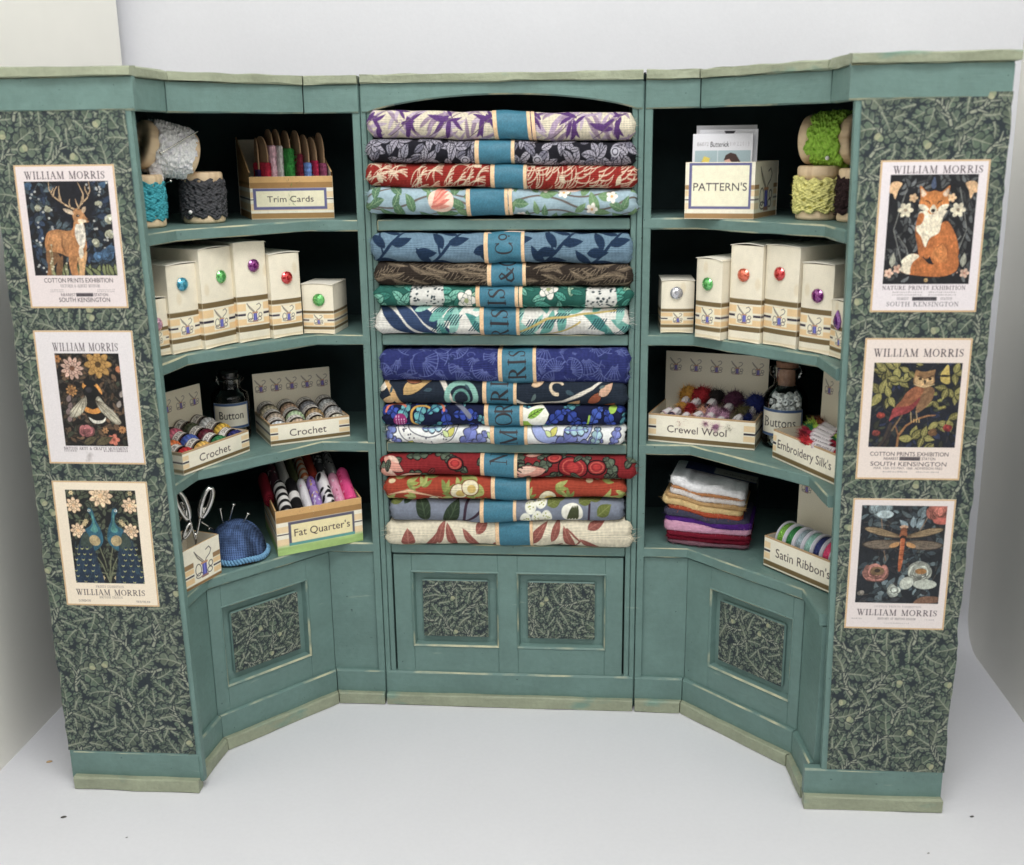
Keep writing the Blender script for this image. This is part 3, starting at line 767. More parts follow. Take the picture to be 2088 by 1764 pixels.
for s, pth, seg_d, seg_o in ((-1, PL, 1, (0, 2)), (1, PR, 1, (0, 2))):
    mb = MB()
    for k in seg_o: sweep(mb, pth, [(.33, ZB0), (.33, ZB1), (.58, ZB1), (.58, ZB0)], [0]*4, k, seed=k, jit=.006)
    sweep(mb, pth, [(.68, .1), (.68, 6.54), (.8, 6.54), (.8, .1)], [3]*4, None, jit=0)  # dark sheet behind the fronts, painted shade for the gaps
    part('base_front', mb)
    q = offs(pth, .31); a, b = q[1], q[2]; L = np.linalg.norm(b-a)
    p0 = np.array(pth[1]); u = (b-a)/L; sh = (a-p0) @ u
    if s < 0: pan = (5.14-4.71-sh, 5.14-1.0-sh)
    else: pan = (1.07-sh, 4.80-sh)
    door('cupboard_door', a+u*.01, u, L-.02, ZB0, ZB1, [(*pan, 2.40, 5.62)], 200+s)

# -- papered end pillars: the inner edge leans a little
for x0, x1, y, e0, e1, sg, seed in ((-15.2, -10.84, -6.44, -10.54, -10.80, -1, 11), (11.42, 15.25, -6.08, 11.39, 11.04, 1, 23)):
    ed = lambda z: e0+(e1-e0)*(z-1.4)/21.8                # edge of the paper at height z
    mb = MB(); cbox(mb, (x0, y, .3), (x1, y+.36, 24.2), .02, 0, 0)
    zs = np.linspace(.35, 24.2, 30); V = []; F = []
    for z in zs:
        a, b = sorted((ed(z)-sg*.17+.008*float(vnoise(z, seed, .9)), ed(z)+sg*.12))
        V += [(a, y+.02, z), (b, y+.02, z), (b, y+.3, z), (a, y+.3, z)]
    for k in range(len(zs)-1):
        for j in range(4): F.append((4*k+j, 4*k+(j+1) % 4, 4*k+4+(j+1) % 4, 4*k+4+j))
    mb.add(V, F, 0, fix=True)
    o = part('pillar', mb)
    mb = MB(); W_ = 4.4 if sg < 0 else 4.25; cv = oak_paper(W_, 22.0, seed, 48, .92)
    e = .03*vnoise(cv.y, seed, .9)+.02*vnoise(cv.y, seed+5, .3)
    far = -15.22 if sg < 0 else 15.27
    def pm(X, Y):
        ee = np.interp(Y, cv.y, e); a = ed(Y+1.44); t = X/W_
        if sg < 0: xx = (far+ee)*(1-t)+a*t
        else: xx = a*(1-t)+(far+ee)*t
        return xx, y-.012+0*X-.004*vnoise2(X, Y, seed, 1.5), 1.44+Y
    cv.patch(mb, pm, 0)
    obj('wallpaper', mb, M['wallpaper'], o)
# ------------------------------------------------------------------ posters
INKP = (58, 46, 56)
def fur(cv, box, amt, seed, ang=.9, per=.06):
    """fine brush marks inside the area (x0, y0, x1, y1)"""
    sl = cv.box(*box); X, Y = np.meshgrid(cv.x[sl[1]], cv.y[sl[0]])
    u = X*math.cos(ang)+Y*math.sin(ang); v = -X*math.sin(ang)+Y*math.cos(ang)
    cv.A[sl] *= 1+amt*fbm2(u/3, v, seed, per)[..., None]
def flora(cv, x0, y0, x1, y1, cols, n, size, seed, stems=None):
    g = np.random.default_rng(seed)
    for k in range(n):
        x, y, a = g.uniform(x0, x1), g.uniform(y0, y1), g.uniform(0, 6.28); c = np.array(cols[g.integers(len(cols))])*g.uniform(.7, 1.2)
        L = size*g.uniform(.6, 1.4)
        if stems is not None and g.random() < .4: cv.stroke([(x, y), (x+L*1.6*math.cos(a), y+L*1.6*math.sin(a))], .02, stems)
        cv.leaf(x, y, a, L, L*g.uniform(.3, .5), c, bend=g.uniform(-.5, .5), out=np.array(c)*.35, ow=.015)
class Pic:
    """paints in unit coordinates (x right, y down) inside a rectangle of the poster"""
    def __init__(s, cv, x0, y0, x1, y1): s.cv = cv; s.x0, s.y0, s.w, s.h = x0, y0, x1-x0, y1-y0
    def p(s, x, y): return s.x0+x*s.w, s.y0+(1-y)*s.h
    def P(s, pts): return [s.p(*q) for q in pts]
    def smooth(s, pts, n=4):
        P = np.array(pts, float); P = np.concatenate([P[-1:], P, P[:2]]); out = []
        for i in range(1, len(P)-2):
            for t in np.linspace(0, 1, n, endpoint=False):
                a, b, c, d = P[i-1], P[i], P[i+1], P[i+2]
                out.append(.5*((2*b)+(c-a)*t+(2*a-5*b+4*c-d)*t*t+(3*b-a-3*c+d)*t**3))
        return out
    def poly(s, pts, col, a=1., sm=True): s.cv.poly(s.P(s.smooth(pts) if sm else pts), col, a)
    def line(s, pts, w, col, a=1.): s.cv.stroke(s.P(pts), w, col, a)
    def ell(s, x, y, rx, ry, col, ang=0, a=1., soft=0): s.cv.ell(*s.p(x, y), rx*s.w, ry*s.h, col, ang, a, soft)
    def flower(s, x, y, r, *k, **q): s.cv.flower(*s.p(x, y), r*s.w, *k, **q)
    def peony(s, x, y, r, *k, **q): s.cv.peony(*s.p(x, y), r*s.w, *k, **q)
    def leaf(s, x, y, a, L, wd, *k, **q): s.cv.leaf(*s.p(x, y), a, L*s.w, wd*s.w, *k, **q)
    def fur(s, x0, y0, x1, y1, amt, seed, ang=.9, per=.06):
        a = s.p(x0, y1); b = s.p(x1, y0); fur(s.cv, (*a, *b), amt, seed, ang, per)
    def clip(s, margin):
        """wipe what ran over the picture's edge"""
        cv = s.cv; X, Y = np.meshgrid(cv.x, cv.y)
        o = (X < s.x0) | (X > s.x0+s.w) | (Y < s.y0) | (Y > s.y0+s.h); cv.A[o] = margin
RES = 86
def poster(name_label, pos, w_, h_, paper, pic, paint, texts, border=.055, seed=0, rot=0.0):
    x, y, z = pos
    cv = Cv(w_, h_, RES, paper); p = Pic(cv, pic[0]*w_, (1-pic[3])*h_, pic[2]*w_, (1-pic[1])*h_)
    cv.rect(p.x0, p.y0, p.x0+p.w, p.y0+p.h, (24, 24, 30)); paint(p)
    sl = cv.box(p.x0, p.y0, p.x0+p.w, p.y0+p.h); X, Y = np.meshgrid(cv.x[sl[1]], cv.y[sl[0]]); cv.A[sl] *= (.93+.16*fbm2(X, Y, seed, .14)+.20*fbm2(X*1.4, Y, seed+3, .045))[..., None]; p.clip(paper)
    texts(cv, w_, h_)
    T = (200, 166, 118)
    for r in ((0, 0, w_, border), (0, h_-border*.8, w_, h_), (0, 0, border, h_), (w_-border, 0, w_, h_)): cv.rect(*r, T)
    cv.grain(.03, .03, seed)
    mb = MB(); cbox(mb, (0, .002, 0), (w_, .03, h_), .004, 1, 1, col=(222, 214, 200))
    cv.patch(mb, lambda X, Y: (X, -.004-.006*vnoise2(X, Y, seed, 1.7), Y), 0)
    o = obj('wall_poster', mb, [M['print'], M['paper']], None, (x, y, z), rot=(0, rot, 0))
    tag(o, name_label, 'poster', 'posters pasted on the leaf papered pillars')
def deer(p):
    cv = p.cv; flora(cv, p.x0, p.y0, p.x0+p.w, p.y0+p.h, [(44, 60, 84), (56, 74, 92), (36, 48, 66), (70, 84, 92)], 240, .28, 1, (70, 90, 100))
    p.ell(.58, .2, .26, .26, (22, 24, 34), soft=.2)
    for x, y, r in ((.13, .28, .05), (.25, .29, .052), (.86, .24, .05), (.98, .4, .075), (.96, .56, .07), (.78, .65, .065), (.9, .98, .04)):
        p.peony(x, y, r, (206, 206, 176), seed=int(x*99))
    g = np.random.default_rng(4)
    for k in range(60):
        x, y = g.choice([g.uniform(0, .3), g.uniform(.7, 1)]), g.random(); p.ell(x, y, .014, .012, (176, 176, 172))
    for x, y, r in ((.04, .05, .06), (.93, .04, .05), (.9, .78, .1), (.8, .8, .08), (.95, .72, .07)): p.peony(x, y, r, (74, 112, 150), seed=int(y*77))
    for k in range(16): p.leaf(.25+.05*k*1.0, 1.0, 1.57+g.normal()*.5, .14, .045, (120, 128, 84), out=(30, 34, 30))
    B = (176, 118, 66); Lt = (206, 158, 104)
    p.poly([(.20, .66), (.16, .8), (.17, .9), (.14, 1.02), (.20, 1.02), (.24, .9), (.33, .8)], (132, 92, 56))
    p.poly([(.36, .78), (.35, .9), (.31, 1.02), (.26, 1.02), (.28, .88)], (120, 84, 52))
    p.poly([(.45, .76), (.43, .88), (.46, 1.02), (.53, 1.02), (.52, .9), (.55, .78)], B); p.poly([(.53, .78), (.55, .9), (.53, 1.02), (.59, 1.02), (.62, .9), (.66, .74)], Lt)
    p.poly([(.17, .62), (.22, .53), (.33, .505), (.45, .52), (.52, .50), (.545, .42), (.60, .36), (.66, .44), (.665, .58), (.66, .72), (.56, .80), (.44, .80), (.34, .76), (.24, .74), (.17, .72)], B)
    p.poly([(.2, .6), (.28, .53), (.42, .54), (.5, .6), (.42, .68), (.28, .7)], (190, 132, 78), .7); p.line([(.38, .58), (.37, .68), (.40, .76)], .05, (120, 76, 44), .7)
    p.poly([(.57, .44), (.65, .44), (.665, .58), (.63, .70), (.58, .68), (.54, .56)], (222, 214, 198)); p.poly([(.60, .66), (.62, .76), (.58, .82), (.56, .74)], (206, 196, 176))
    p.poly([(.535, .33), (.58, .285), (.65, .30), (.69, .37), (.725, .405), (.715, .43), (.65, .435), (.59, .45), (.55, .43)], (190, 134, 82)); p.poly([(.6, .4), (.66, .4), (.7, .42), (.66, .435), (.6, .44)], (222, 200, 168))
    p.ell(.722, .405, .018, .012, (40, 32, 30)); p.ell(.598, .362, .02, .014, (40, 28, 24)); p.ell(.604, .36, .006, .005, (230, 220, 210))
    p.poly([(.55, .35), (.47, .33), (.43, .29), (.46, .285), (.53, .305)], (206, 184, 156)); p.poly([(.65, .31), (.66, .28), (.70, .265), (.70, .3), (.67, .335)], (196, 168, 136))
    A = (214, 180, 136)
    for l, w0 in (([(.56, .29), (.50, .265), (.42, .22), (.33, .155), (.29, .08), (.295, .0)], .055), ([(.33, .155), (.35, .10), (.385, .055)], .04), ([(.42, .22), (.405, .12), (.41, .05)], .045), ([(.45, .235), (.40, .20), (.395, .155)], .03), ([(.52, .27), (.51, .23), (.525, .185)], .04), ([(.31, .12), (.345, .07)], .03),
                  ([(.61, .285), (.66, .235), (.735, .175), (.775, .1), (.77, .0)], .055), ([(.68, .215), (.69, .13), (.64, .015)], .045), ([(.75, .15), (.72, .09), (.72, .05)], .035), ([(.62, .28), (.60, .23), (.59, .185)], .04), ([(.64, .255), (.665, .2), (.67, .16)], .03)):
        p.line(l, np.linspace(w0+.03, .03, len(l)), (60, 44, 36)); p.line(l, np.linspace(w0, .014, len(l)), A)
    p.fur(.14, .3, .7, 1, .16, 3, 1.2)
    for k in range(9): q = g.uniform(.16, .4), g.uniform(.66, .95); p.line([(q[0], q[1]+.12), q], .02, (150, 150, 110)); p.ell(*q, .012, .01, (200, 190, 160))
def bee(p):
    cv = p.cv; cv.rect(p.x0, p.y0, p.x0+p.w, p.y0+p.h, (24, 21, 22)); flora(cv, p.x0, p.y0, p.x0+p.w, p.y0+p.h, [(72, 62, 52), (54, 50, 46), (88, 70, 54), (60, 64, 52), (110, 84, 62)], 300, .24, 8, (86, 70, 58))
    p.flower(.25, .16, .17, 11, (214, 176, 156), (120, 78, 56), out=(70, 46, 40), shade=(150, 96, 84)); p.flower(.66, .12, .2, 8, (186, 140, 66), (80, 58, 28), out=(90, 62, 26), fat=.8, shade=(120, 84, 36))
    p.flower(.03, .06, .06, 6, (180, 120, 60), (60, 40, 30)); p.ell(.97, .17, .045, .033, (178, 110, 70)); p.flower(.2, .40, .085, 9, (188, 134, 72), (110, 70, 40), out=(60, 40, 24))
    p.peony(.36, .83, .15, (196, 116, 118), seed=4); p.flower(.66, .83, .05, 6, (180, 130, 80), (80, 50, 30)); p.flower(.93, .82, .06, 10, (206, 142, 80), (110, 60, 36)); p.flower(.78, .93, .09, 5, (206, 116, 92), (150, 70, 60), fat=.8)
    for x, y in ((.96, .47), (.9, .58), (.12, .52), (.13, .6), (.09, .66), (.1, .74)): p.leaf(x, y, 1.2, .12, .07, (150, 140, 132) if x > .5 else (130, 110, 108), out=(50, 44, 44))
    for x in (.3, .55, .5): p.leaf(x, .98, .5, .25, .1, (92, 84, 58), (60, 54, 40))
    p.poly([(.40, .45), (.36, .56), (.39, .66), (.46, .72), (.60, .74), (.68, .70), (.70, .60), (.66, .46)], (26, 24, 24))
    p.poly([(.36, .56), (.47, .60), (.59, .60), (.62, .56), (.60, .62), (.48, .645), (.37, .61)], (222, 142, 44)); p.poly([(.38, .57), (.5, .6), (.62, .575), (.62, .63), (.5, .65), (.375, .62)], (226, 148, 50))
    p.poly([(.42, .685), (.52, .72), (.64, .715), (.69, .68), (.67, .73), (.58, .755), (.48, .745)], (214, 210, 196)); p.poly([(.38, .33), (.46, .29), (.58, .31), (.66, .38), (.67, .44), (.6, .38), (.48, .36), (.39, .38)], (222, 150, 56))
    p.ell(.5, .315, .1, .035, (22, 20, 22)); p.ell(.5, .42, .125, .085, (18, 18, 20)); p.ell(.47, .39, .05, .03, (52, 50, 54), soft=.05)
    for pts in ([(.40, .45), (.42, .52), (.39, .58), (.30, .66), (.18, .69), (.12, .67), (.16, .6), (.27, .53)], [(.56, .50), (.62, .46), (.70, .54), (.80, .6), (.90, .70), (.92, .755), (.82, .755), (.72, .69), (.60, .6)]):
        p.poly(pts, (150, 144, 126)); c = np.mean(pts, 0); p.poly([(c[0]+(x-c[0])*.86, c[1]+(y-c[1])*.86) for x, y in pts], (186, 180, 158))
        for q in pts[2:]: p.line([pts[0], q], .014, (84, 72, 58))
    p.fur(.3, .3, .72, .76, .14, 8, 1.3)
def peacocks(p):
    cv = p.cv; cv.rect(p.x0, p.y0, p.x0+p.w, p.y0+p.h, (24, 27, 30)); g = np.random.default_rng(5)
    def both(f):
        f(lambda x: x, 1); f(lambda x: 1-x, -1)
    def plants(X, s):
        for k in range(120):
            x, y, a = g.uniform(0, .5), g.uniform(0, 1), g.uniform(0, 6.28)
            p.leaf(X(x), y, a if s > 0 else math.pi-a, .11, .05, (78, 86, 68), out=(24, 27, 30), bend=.4*s)
        for l in ([(.5, 1), (.42, .8), (.36, .72)], [(.5, .98), (.46, .75), (.41, .62), (.40, .56)], [(.5, .9), (.38, .88), (.34, .82)], [(.12, .45), (.16, .32), (.28, .33)]): p.line([(X(a), b) for a, b in l], .045, (112, 116, 88))
        for q in ((.1, .16, .11), (.12, .43, .105)): p.flower(X(q[0]), q[1], q[2], 8, (238, 206, 168), (226, 184, 140), out=(110, 84, 62), fat=.9, shade=(190, 144, 108))
        for q in ((.08, .03), (.25, .33), (.4, .94), (.22, .36)): p.flower(X(q[0]), q[1], .035, 6, (196, 176, 130), (150, 130, 90))
    both(plants)
    p.flower(.5, .06, .16, 9, (240, 208, 168), (226, 186, 140), out=(110, 84, 62), fat=.95, shade=(190, 144, 108))
    def bird(X, s):
        p.poly([(X(x), y) for x, y in [(.14, .52), (.22, .44), (.30, .50), (.33, .62), (.36, .78), (.40, 1.02), (.02, 1.02), (.05, .75)]], (32, 52, 74))
        for k in range(40): x_, y_ = g.uniform(.05, .38), g.uniform(.5, 1); p.line([(X(x_), y_), (X(x_-.02), y_+.06)], .014, (52, 84, 98))
        p.poly([(X(x), y) for x, y in [(.2, .46), (.3, .48), (.3, .6), (.2, .64), (.13, .58)]], (60, 76, 70))
        p.poly([(X(x), y) for x, y in [(.285, .225), (.30, .19), (.345, .19), (.37, .24), (.39, .32), (.44, .40), (.47, .50), (.44, .58), (.33, .645), (.31, .56), (.25, .46), (.22, .42), (.30, .38), (.335, .33), (.325, .27)]], (40, 96, 118))
        p.poly([(X(x), y) for x, y in [(.335, .23), (.36, .27), (.37, .34), (.41, .42), (.36, .45), (.3, .42), (.345, .36)]], (74, 140, 136))
        p.ell(X(.345), .535, .075, .06, (176, 156, 112), .7*s); p.ell(X(.31), .215, .022, .014, (216, 220, 214)); p.ell(X(.312), .215, .008, .007, (20, 20, 24))
        p.poly([(X(.29), .205), (X(.24), .215), (X(.285), .226)], (60, 60, 56), sm=False)
        p.line([(X(.33), .19), (X(.3), .15), (X(.27), .14)], .022, (52, 62, 60)); p.line([(X(.34), .19), (X(.34), .14), (X(.31), .12)], .022, (52, 62, 60))
        for r in range(7):
            for c in range(3):
                x, y = .1+c*.075+.012*r*(c-1)+.03*(r % 2)-.03, .62+r*.06
                p.ell(X(x), y, .02, .015, (176, 176, 112)); p.ell(X(x), y-.008, .016, .012, (26, 44, 78))
    both(bird)
def fox(p):
    cv = p.cv; cv.rect(p.x0, p.y0, p.x0+p.w, p.y0+p.h, (27, 28, 34)); g = np.random.default_rng(9)
    for X, s in ((lambda x: x, 1), (lambda x: 1-x, -1)):
        for k in range(85):
            x, y, a = g.uniform(0, .42), g.uniform(0, 1), g.uniform(.4, 2.6)
            p.leaf(X(x), y, a if s > 0 else math.pi-a, .12, .04, np.array((92, 96, 98))*g.uniform(.6, 1.2), out=(27, 28, 34), bend=.6*s)
        for l in ([(.2, .8), (.08, .5), (.14, .3), (.2, .12)], [(.3, .8), (.24, .66), (.14, .56)]): p.line([(X(a), b) for a, b in l], .03, (120, 122, 118))
        p.poly([(X(x), y) for x, y in [(0, .09), (.06, .06), (.14, .08), (.1, .14), (.07, .22), (.04, .17), (0, .16)]], (224, 180, 132)); p.flower(X(.2), .32, .085, 6, (228, 218, 190), (150, 132, 110), fat=.9)
        p.flower(X(.28), .21, .05, 5, (226, 186, 140), (196, 150, 100)); p.flower(X(.06), .90, .055, 5, (222, 184, 160), (180, 120, 100)); p.leaf(X(.09), .84, 1.5, .16, .07, (146, 148, 134), (180, 180, 160)); p.flower(X(.84), .86, .05, 5, (222, 176, 150), (170, 110, 90))
    p.flower(.5, .965, .025, 8, (206, 170, 110), (120, 80, 40)); p.poly([(.5, .02), (.53, .1), (.5, .13), (.47, .1)], (70, 84, 112))
    O = (190, 108, 44); D = (140, 72, 30); Wt = (228, 216, 190)
    p.poly([(.78, .70), (.86, .78), (.84, .88), (.70, .93), (.50, .93), (.30, .91), (.20, .88), (.28, .84), (.22, .80), (.32, .72), (.42, .74), (.56, .82)], O); p.poly([(.30, .91), (.18, .87), (.21, .83), (.20, .78), (.30, .72), (.40, .74), (.33, .8), (.31, .86)], Wt)
    p.poly([(.66, .42), (.78, .52), (.85, .68), (.82, .80), (.70, .84), (.56, .80), (.50, .60)], O); p.poly([(.58, .66), (.66, .62), (.72, .68), (.73, .78), (.62, .80), (.54, .74)], (204, 124, 56)); p.line([(.60, .66), (.66, .62), (.72, .68), (.73, .76)], .03, D, .8)
    p.poly([(.36, .38), (.33, .50), (.36, .62), (.40, .74), (.45, .74), (.46, .62)], (176, 100, 44)); p.poly([(.52, .56), (.47, .66), (.455, .75), (.51, .76), (.56, .66), (.62, .54)], O)
    p.poly([(.38, .33), (.35, .42), (.34, .50), (.40, .56), (.46, .66), (.50, .58), (.60, .53), (.62, .46), (.64, .38), (.66, .32)], Wt); p.poly([(.36, .35), (.345, .42), (.34, .46), (.40, .44), (.42, .36)], O)
    p.poly([(.35, .27), (.36, .2), (.345, .10), (.43, .155), (.52, .145), (.60, .155), (.685, .10), (.675, .2), (.69, .27), (.64, .31), (.56, .33), (.53, .355), (.48, .355), (.44, .32), (.38, .31)], (204, 124, 52))
    for X in (lambda x: x, lambda x: 1.035-x):
        p.poly([(X(.36), .125), (X(.375), .2), (X(.425), .175)], (222, 196, 168)); p.poly([(X(.345), .27), (X(.42), .275), (X(.47), .315), (X(.44), .325), (X(.37), .31)], Wt); p.line([(X(.425), .235), (X(.465), .248), (X(.475), .265)], .028, (52, 30, 22))
    p.poly([(.475, .32), (.515, .27), (.56, .32), (.53, .35), (.5, .35)], Wt); p.ell(.516, .325, .024, .016, (30, 24, 26)); p.line([(.516, .33), (.516, .35)], .02, (60, 40, 30))
    p.fur(.2, .1, .88, .94, .14, 5, 1.9, .05)
def owl(p):
    cv = p.cv; cv.rect(p.x0, p.y0, p.x0+p.w, p.y0+p.h, (28, 32, 44)); flora(cv, p.x0, p.y0, p.x0+p.w, p.y0+p.h, [(40, 50, 76), (44, 50, 52), (36, 44, 66), (60, 64, 52)], 150, .28, 12, (60, 58, 56)); g = np.random.default_rng(3)
    for x, y, L in ((.05, .05, .2), (.15, .1, .24), (.27, .06, .24), (.2, .22, .22), (.3, .2, .2), (.1, .36, .26), (.2, .4, .2), (.4, .1, .16), (.85, .3, .2), (.7, .45, .16), (.95, .38, .16), (.78, .7, .2), (.9, .66, .22), (.5, .9, .24), (.62, .88, .2), (.75, .96, .2), (.55, .02, .1), (.92, .12, .2)):
        for k in range(3): p.leaf(x, y, g.uniform(0, 6.28), L*.7, L*.38, np.array((122, 118, 62))*g.uniform(.7, 1.2), (170, 160, 92), out=(26, 30, 34))
    p.poly([(.80, .06), (.84, .02), (.86, .12), (.87, .24), (.78, .22), (.76, .14)], (200, 176, 84)); p.ell(.81, .15, .06, .014, (30, 28, 30))
    for x, y, r, c in ((.12, .62, .055, (186, 72, 58)), (.08, .83, .055, (166, 72, 66)), (.90, .76, .065, (176, 56, 58)), (.73, .82, .065, (140, 100, 64)), (.72, .36, .03, (176, 170, 84)), (.78, .44, .03, (170, 166, 80)), (.79, .53, .03, (176, 170, 84)), (.83, .52, .03, (170, 160, 80))): p.peony(x, y, r, c, seed=int(x*50))
    p.line([(.33, 1.0), (.34, .86), (.42, .74), (.54, .66), (.66, .62), (.74, .615)], [.07, .07, .06, .06, .05, .04], (150, 104, 62)); p.line([(.34, .86), (.30, .76)], .05, (130, 90, 56))
    p.line([(.24, .72), (.18, .9), (.12, 1.0)], .09, (62, 52, 48)); p.line([(.3, .68), (.22, .9), (.18, 1.0)], .07, (50, 44, 44)); p.line([(.36, .62), (.26, .8)], .05, (126, 100, 70))
    p.poly([(.50, .28), (.60, .26), (.70, .30), (.70, .40), (.66, .48), (.58, .56), (.52, .58), (.52, .42)], (134, 98, 66))
    p.poly([(.50, .27), (.40, .34), (.34, .44), (.26, .54), (.30, .56), (.42, .53), (.52, .44), (.58, .34), (.58, .28)], (150, 90, 58)); p.poly([(.27, .53), (.44, .50), (.55, .40), (.53, .48), (.44, .58), (.28, .64), (.22, .69), (.24, .60)], (150, 58, 60))
    p.poly([(.465, .16), (.48, .085), (.54, .10), (.60, .10), (.66, .085), (.70, .08), (.69, .15), (.70, .22), (.66, .27), (.58, .29), (.50, .27), (.46, .23)], (150, 112, 70)); p.ell(.58, .2, .11, .075, (196, 160, 110)); p.ell(.58, .15, .085, .04, (132, 98, 62))
    for x in (.535, .645): p.ell(x, .185, .032, .026, (206, 170, 110)); p.ell(x, .185, .02, .017, (60, 40, 30)); p.line([(x-.035 if x < .6 else x+.035, .15), (x+.03 if x < .6 else x-.03, .172)], .025, (60, 40, 28))
    p.poly([(.575, .205), (.605, .205), (.592, .255)], (60, 48, 40)); p.line([(.47, .25), (.58, .285), (.70, .25)], .022, (216, 190, 140))
    for k in range(4): p.line([(.47+.03*k, .665), (.475+.03*k, .70)], .03, (196, 160, 100))
    p.line([(.46, .58), (.47, .67)], .035, (176, 150, 110)); p.line([(.52, .57), (.54, .66)], .035, (176, 150, 110)); p.fur(.2, .08, .72, .7, .18, 6, .6, .07)
def dragonfly(p):
    cv = p.cv; cv.rect(p.x0, p.y0, p.x0+p.w, p.y0+p.h, (32, 37, 44)); flora(cv, p.x0, p.y0, p.x0+p.w, p.y0+p.h, [(64, 76, 84), (50, 60, 68), (82, 96, 102), (48, 50, 56), (104, 120, 126)], 190, .34, 21, (84, 76, 70))
    p.peony(.22, .04, .17, (150, 170, 176), seed=3); p.ell(.28, .09, .1, .04, (172, 190, 194)); p.peony(.92, .06, .18, (206, 120, 104), seed=6); p.ell(.95, .15, .1, .035, (186, 96, 84))
    for x, a in ((.56, 2.4), (.66, .9), (.62, 1.6)): p.leaf(x, .22, a, .14, .07, (120, 140, 150), (150, 166, 170))
    for l in ([(.26, .24), (.24, .14)], [(.7, .26), (.78, .12)], [(.3, .46), (.33, .56)]): p.line(l, .03, (140, 114, 90))
    p.peony(.22, .68, .2, (202, 136, 122), seed=9, sq=.7); p.ell(.24, .67, .085, .045, (116, 92, 64)); p.ell(.24, .665, .035, .02, (50, 40, 36))
    p.peony(.74, .68, .2, (190, 196, 184), seed=12, sq=.75); p.ell(.76, .665, .07, .03, (160, 112, 60)); p.ell(.82, .80, .14, .05, (186, 192, 180)); p.ell(.60, .79, .075, .07, (196, 202, 190), -.8)
    p.peony(.46, .87, .1, (186, 194, 184), seed=15, sq=1.0); p.peony(.06, .9, .05, (176, 168, 156), seed=16); p.peony(.28, .95, .06, (120, 138, 146), seed=17); p.poly([(.7, 1), (.8, .93), (1, .93), (1, .98), (.85, 1)], (126, 92, 72))
    for X in (lambda x: x, lambda x: 1.03-x):
        for pts, c in (([(.50, .31), (.38, .27), (.22, .225), (.08, .215), (.04, .235), (.12, .275), (.28, .315), (.46, .33)], (150, 128, 94)), ([(.47, .355), (.34, .345), (.16, .355), (.04, .385), (.06, .42), (.18, .445), (.34, .445), (.44, .42), (.5, .37)], (116, 104, 90))):
            P = [(X(a), b) for a, b in pts]; p.poly(P, (60, 50, 44)); m = np.mean(P, 0); p.poly([(m[0]+(x-m[0])*.93, m[1]+(y-m[1])*.84) for x, y in P], c)
            for q in P[1:-1]: p.line([P[0], q], .012, (70, 56, 44), .8)
        p.poly([(X(a), b) for a, b in [(.46, .37), (.38, .39), (.36, .42), (.42, .425), (.47, .40)]], (190, 140, 84))
    p.ell(.515, .215, .05, .018, (190, 150, 120)); p.ell(.515, .25, .04, .03, (120, 70, 46)); p.ell(.515, .30, .045, .05, (150, 88, 54)); p.ell(.515, .325, .04, .025, (44, 34, 32))
    p.line([(.512, .35), (.51, .45), (.505, .58), (.50, .66)], [.15, .13, .13, .08], (180, 96, 52)); p.line([(.49, .36), (.488, .56)], .03, (214, 140, 90), .7)
    for y in (.40, .45, .50, .55): p.line([(.48, y), (.545, y)], .02, (110, 54, 34))
def t_deer(cv, w_, h_):
    cv.serif('WILLIAM MORRIS', w_*.5, h_*.905, h_*.048, INKP, w_*.80)
    cv.sans('COTTON PRINTS EXHIBITION', w_*.52, h_*.183, h_*.031, (44, 34, 42), width=w_*.70); cv.serif('VICTORIA & ALBERT MUSEUM', w_*.53, h_*.150, h_*.02, (90, 80, 88), w_*.40, wt=.8)
    for y in (.128, .115): cv.tiny(w_*.22, w_*.36, h_*y, .03, seed=int(y*999)); cv.tiny(w_*.7, w_*.88, h_*y, .03, seed=int(y*777))
    cv.sans('NEAREST', w_*.40, h_*.085, h_*.021, INKP, width=w_*.145); cv.rect(w_*.48, h_*.083, w_*.655, h_*.108, (84, 78, 84)); cv.tiny(w_*.49, w_*.65, h_*.086, .07, (40, 36, 40)); cv.sans('STATION', w_*.735, h_*.085, h_*.021, INKP, width=w_*.14)
    cv.sans('SOUTH KENSINGTON', w_*.56, h_*.044, h_*.031, (44, 34, 42), width=w_*.52)
def t_bee(cv, w_, h_):
    cv.serif('WILLIAM MORRIS', w_*.51, h_*.852, h_*.056, INKP, w_*.66)
    cv.serif('BRITISH ARTS & CRAFTS MOVEMENT', w_*.50, h_*.108, h_*.020, INKP, w_*.66); cv.tiny(w_*.17, w_*.30, h_*.094, .05, INKP, 3); cv.tiny(w_*.58, w_*.83, h_*.094, .05, INKP, 4)
    g = np.random.default_rng(2)
    for k in range(26): cv.ell(w_*.42+g.normal()*.06, h_*(.02+.07*g.random()), .04, .05, (150, 142, 142), a=.16, soft=.04)
def t_pea(cv, w_, h_):
    cv.serif('PRINTS EXHIBITION', w_*.49, h_*.148, h_*.018, (110, 98, 98), w_*.30, wt=.8); cv.serif('WILLIAM MORRIS', w_*.49, h_*.088, h_*.044, INKP, w_*.74)
    cv.serif('BRITISH DESIGN', w_*.49, h_*.062, h_*.017, (110, 98, 98), w_*.25, wt=.8); cv.serif('LONDON', w_*.2, h_*.032, h_*.015, INKP, w_*.13, wt=.9); cv.serif('TEXTILES', w_*.83, h_*.03, h_*.015, INKP, w_*.15, wt=.9)
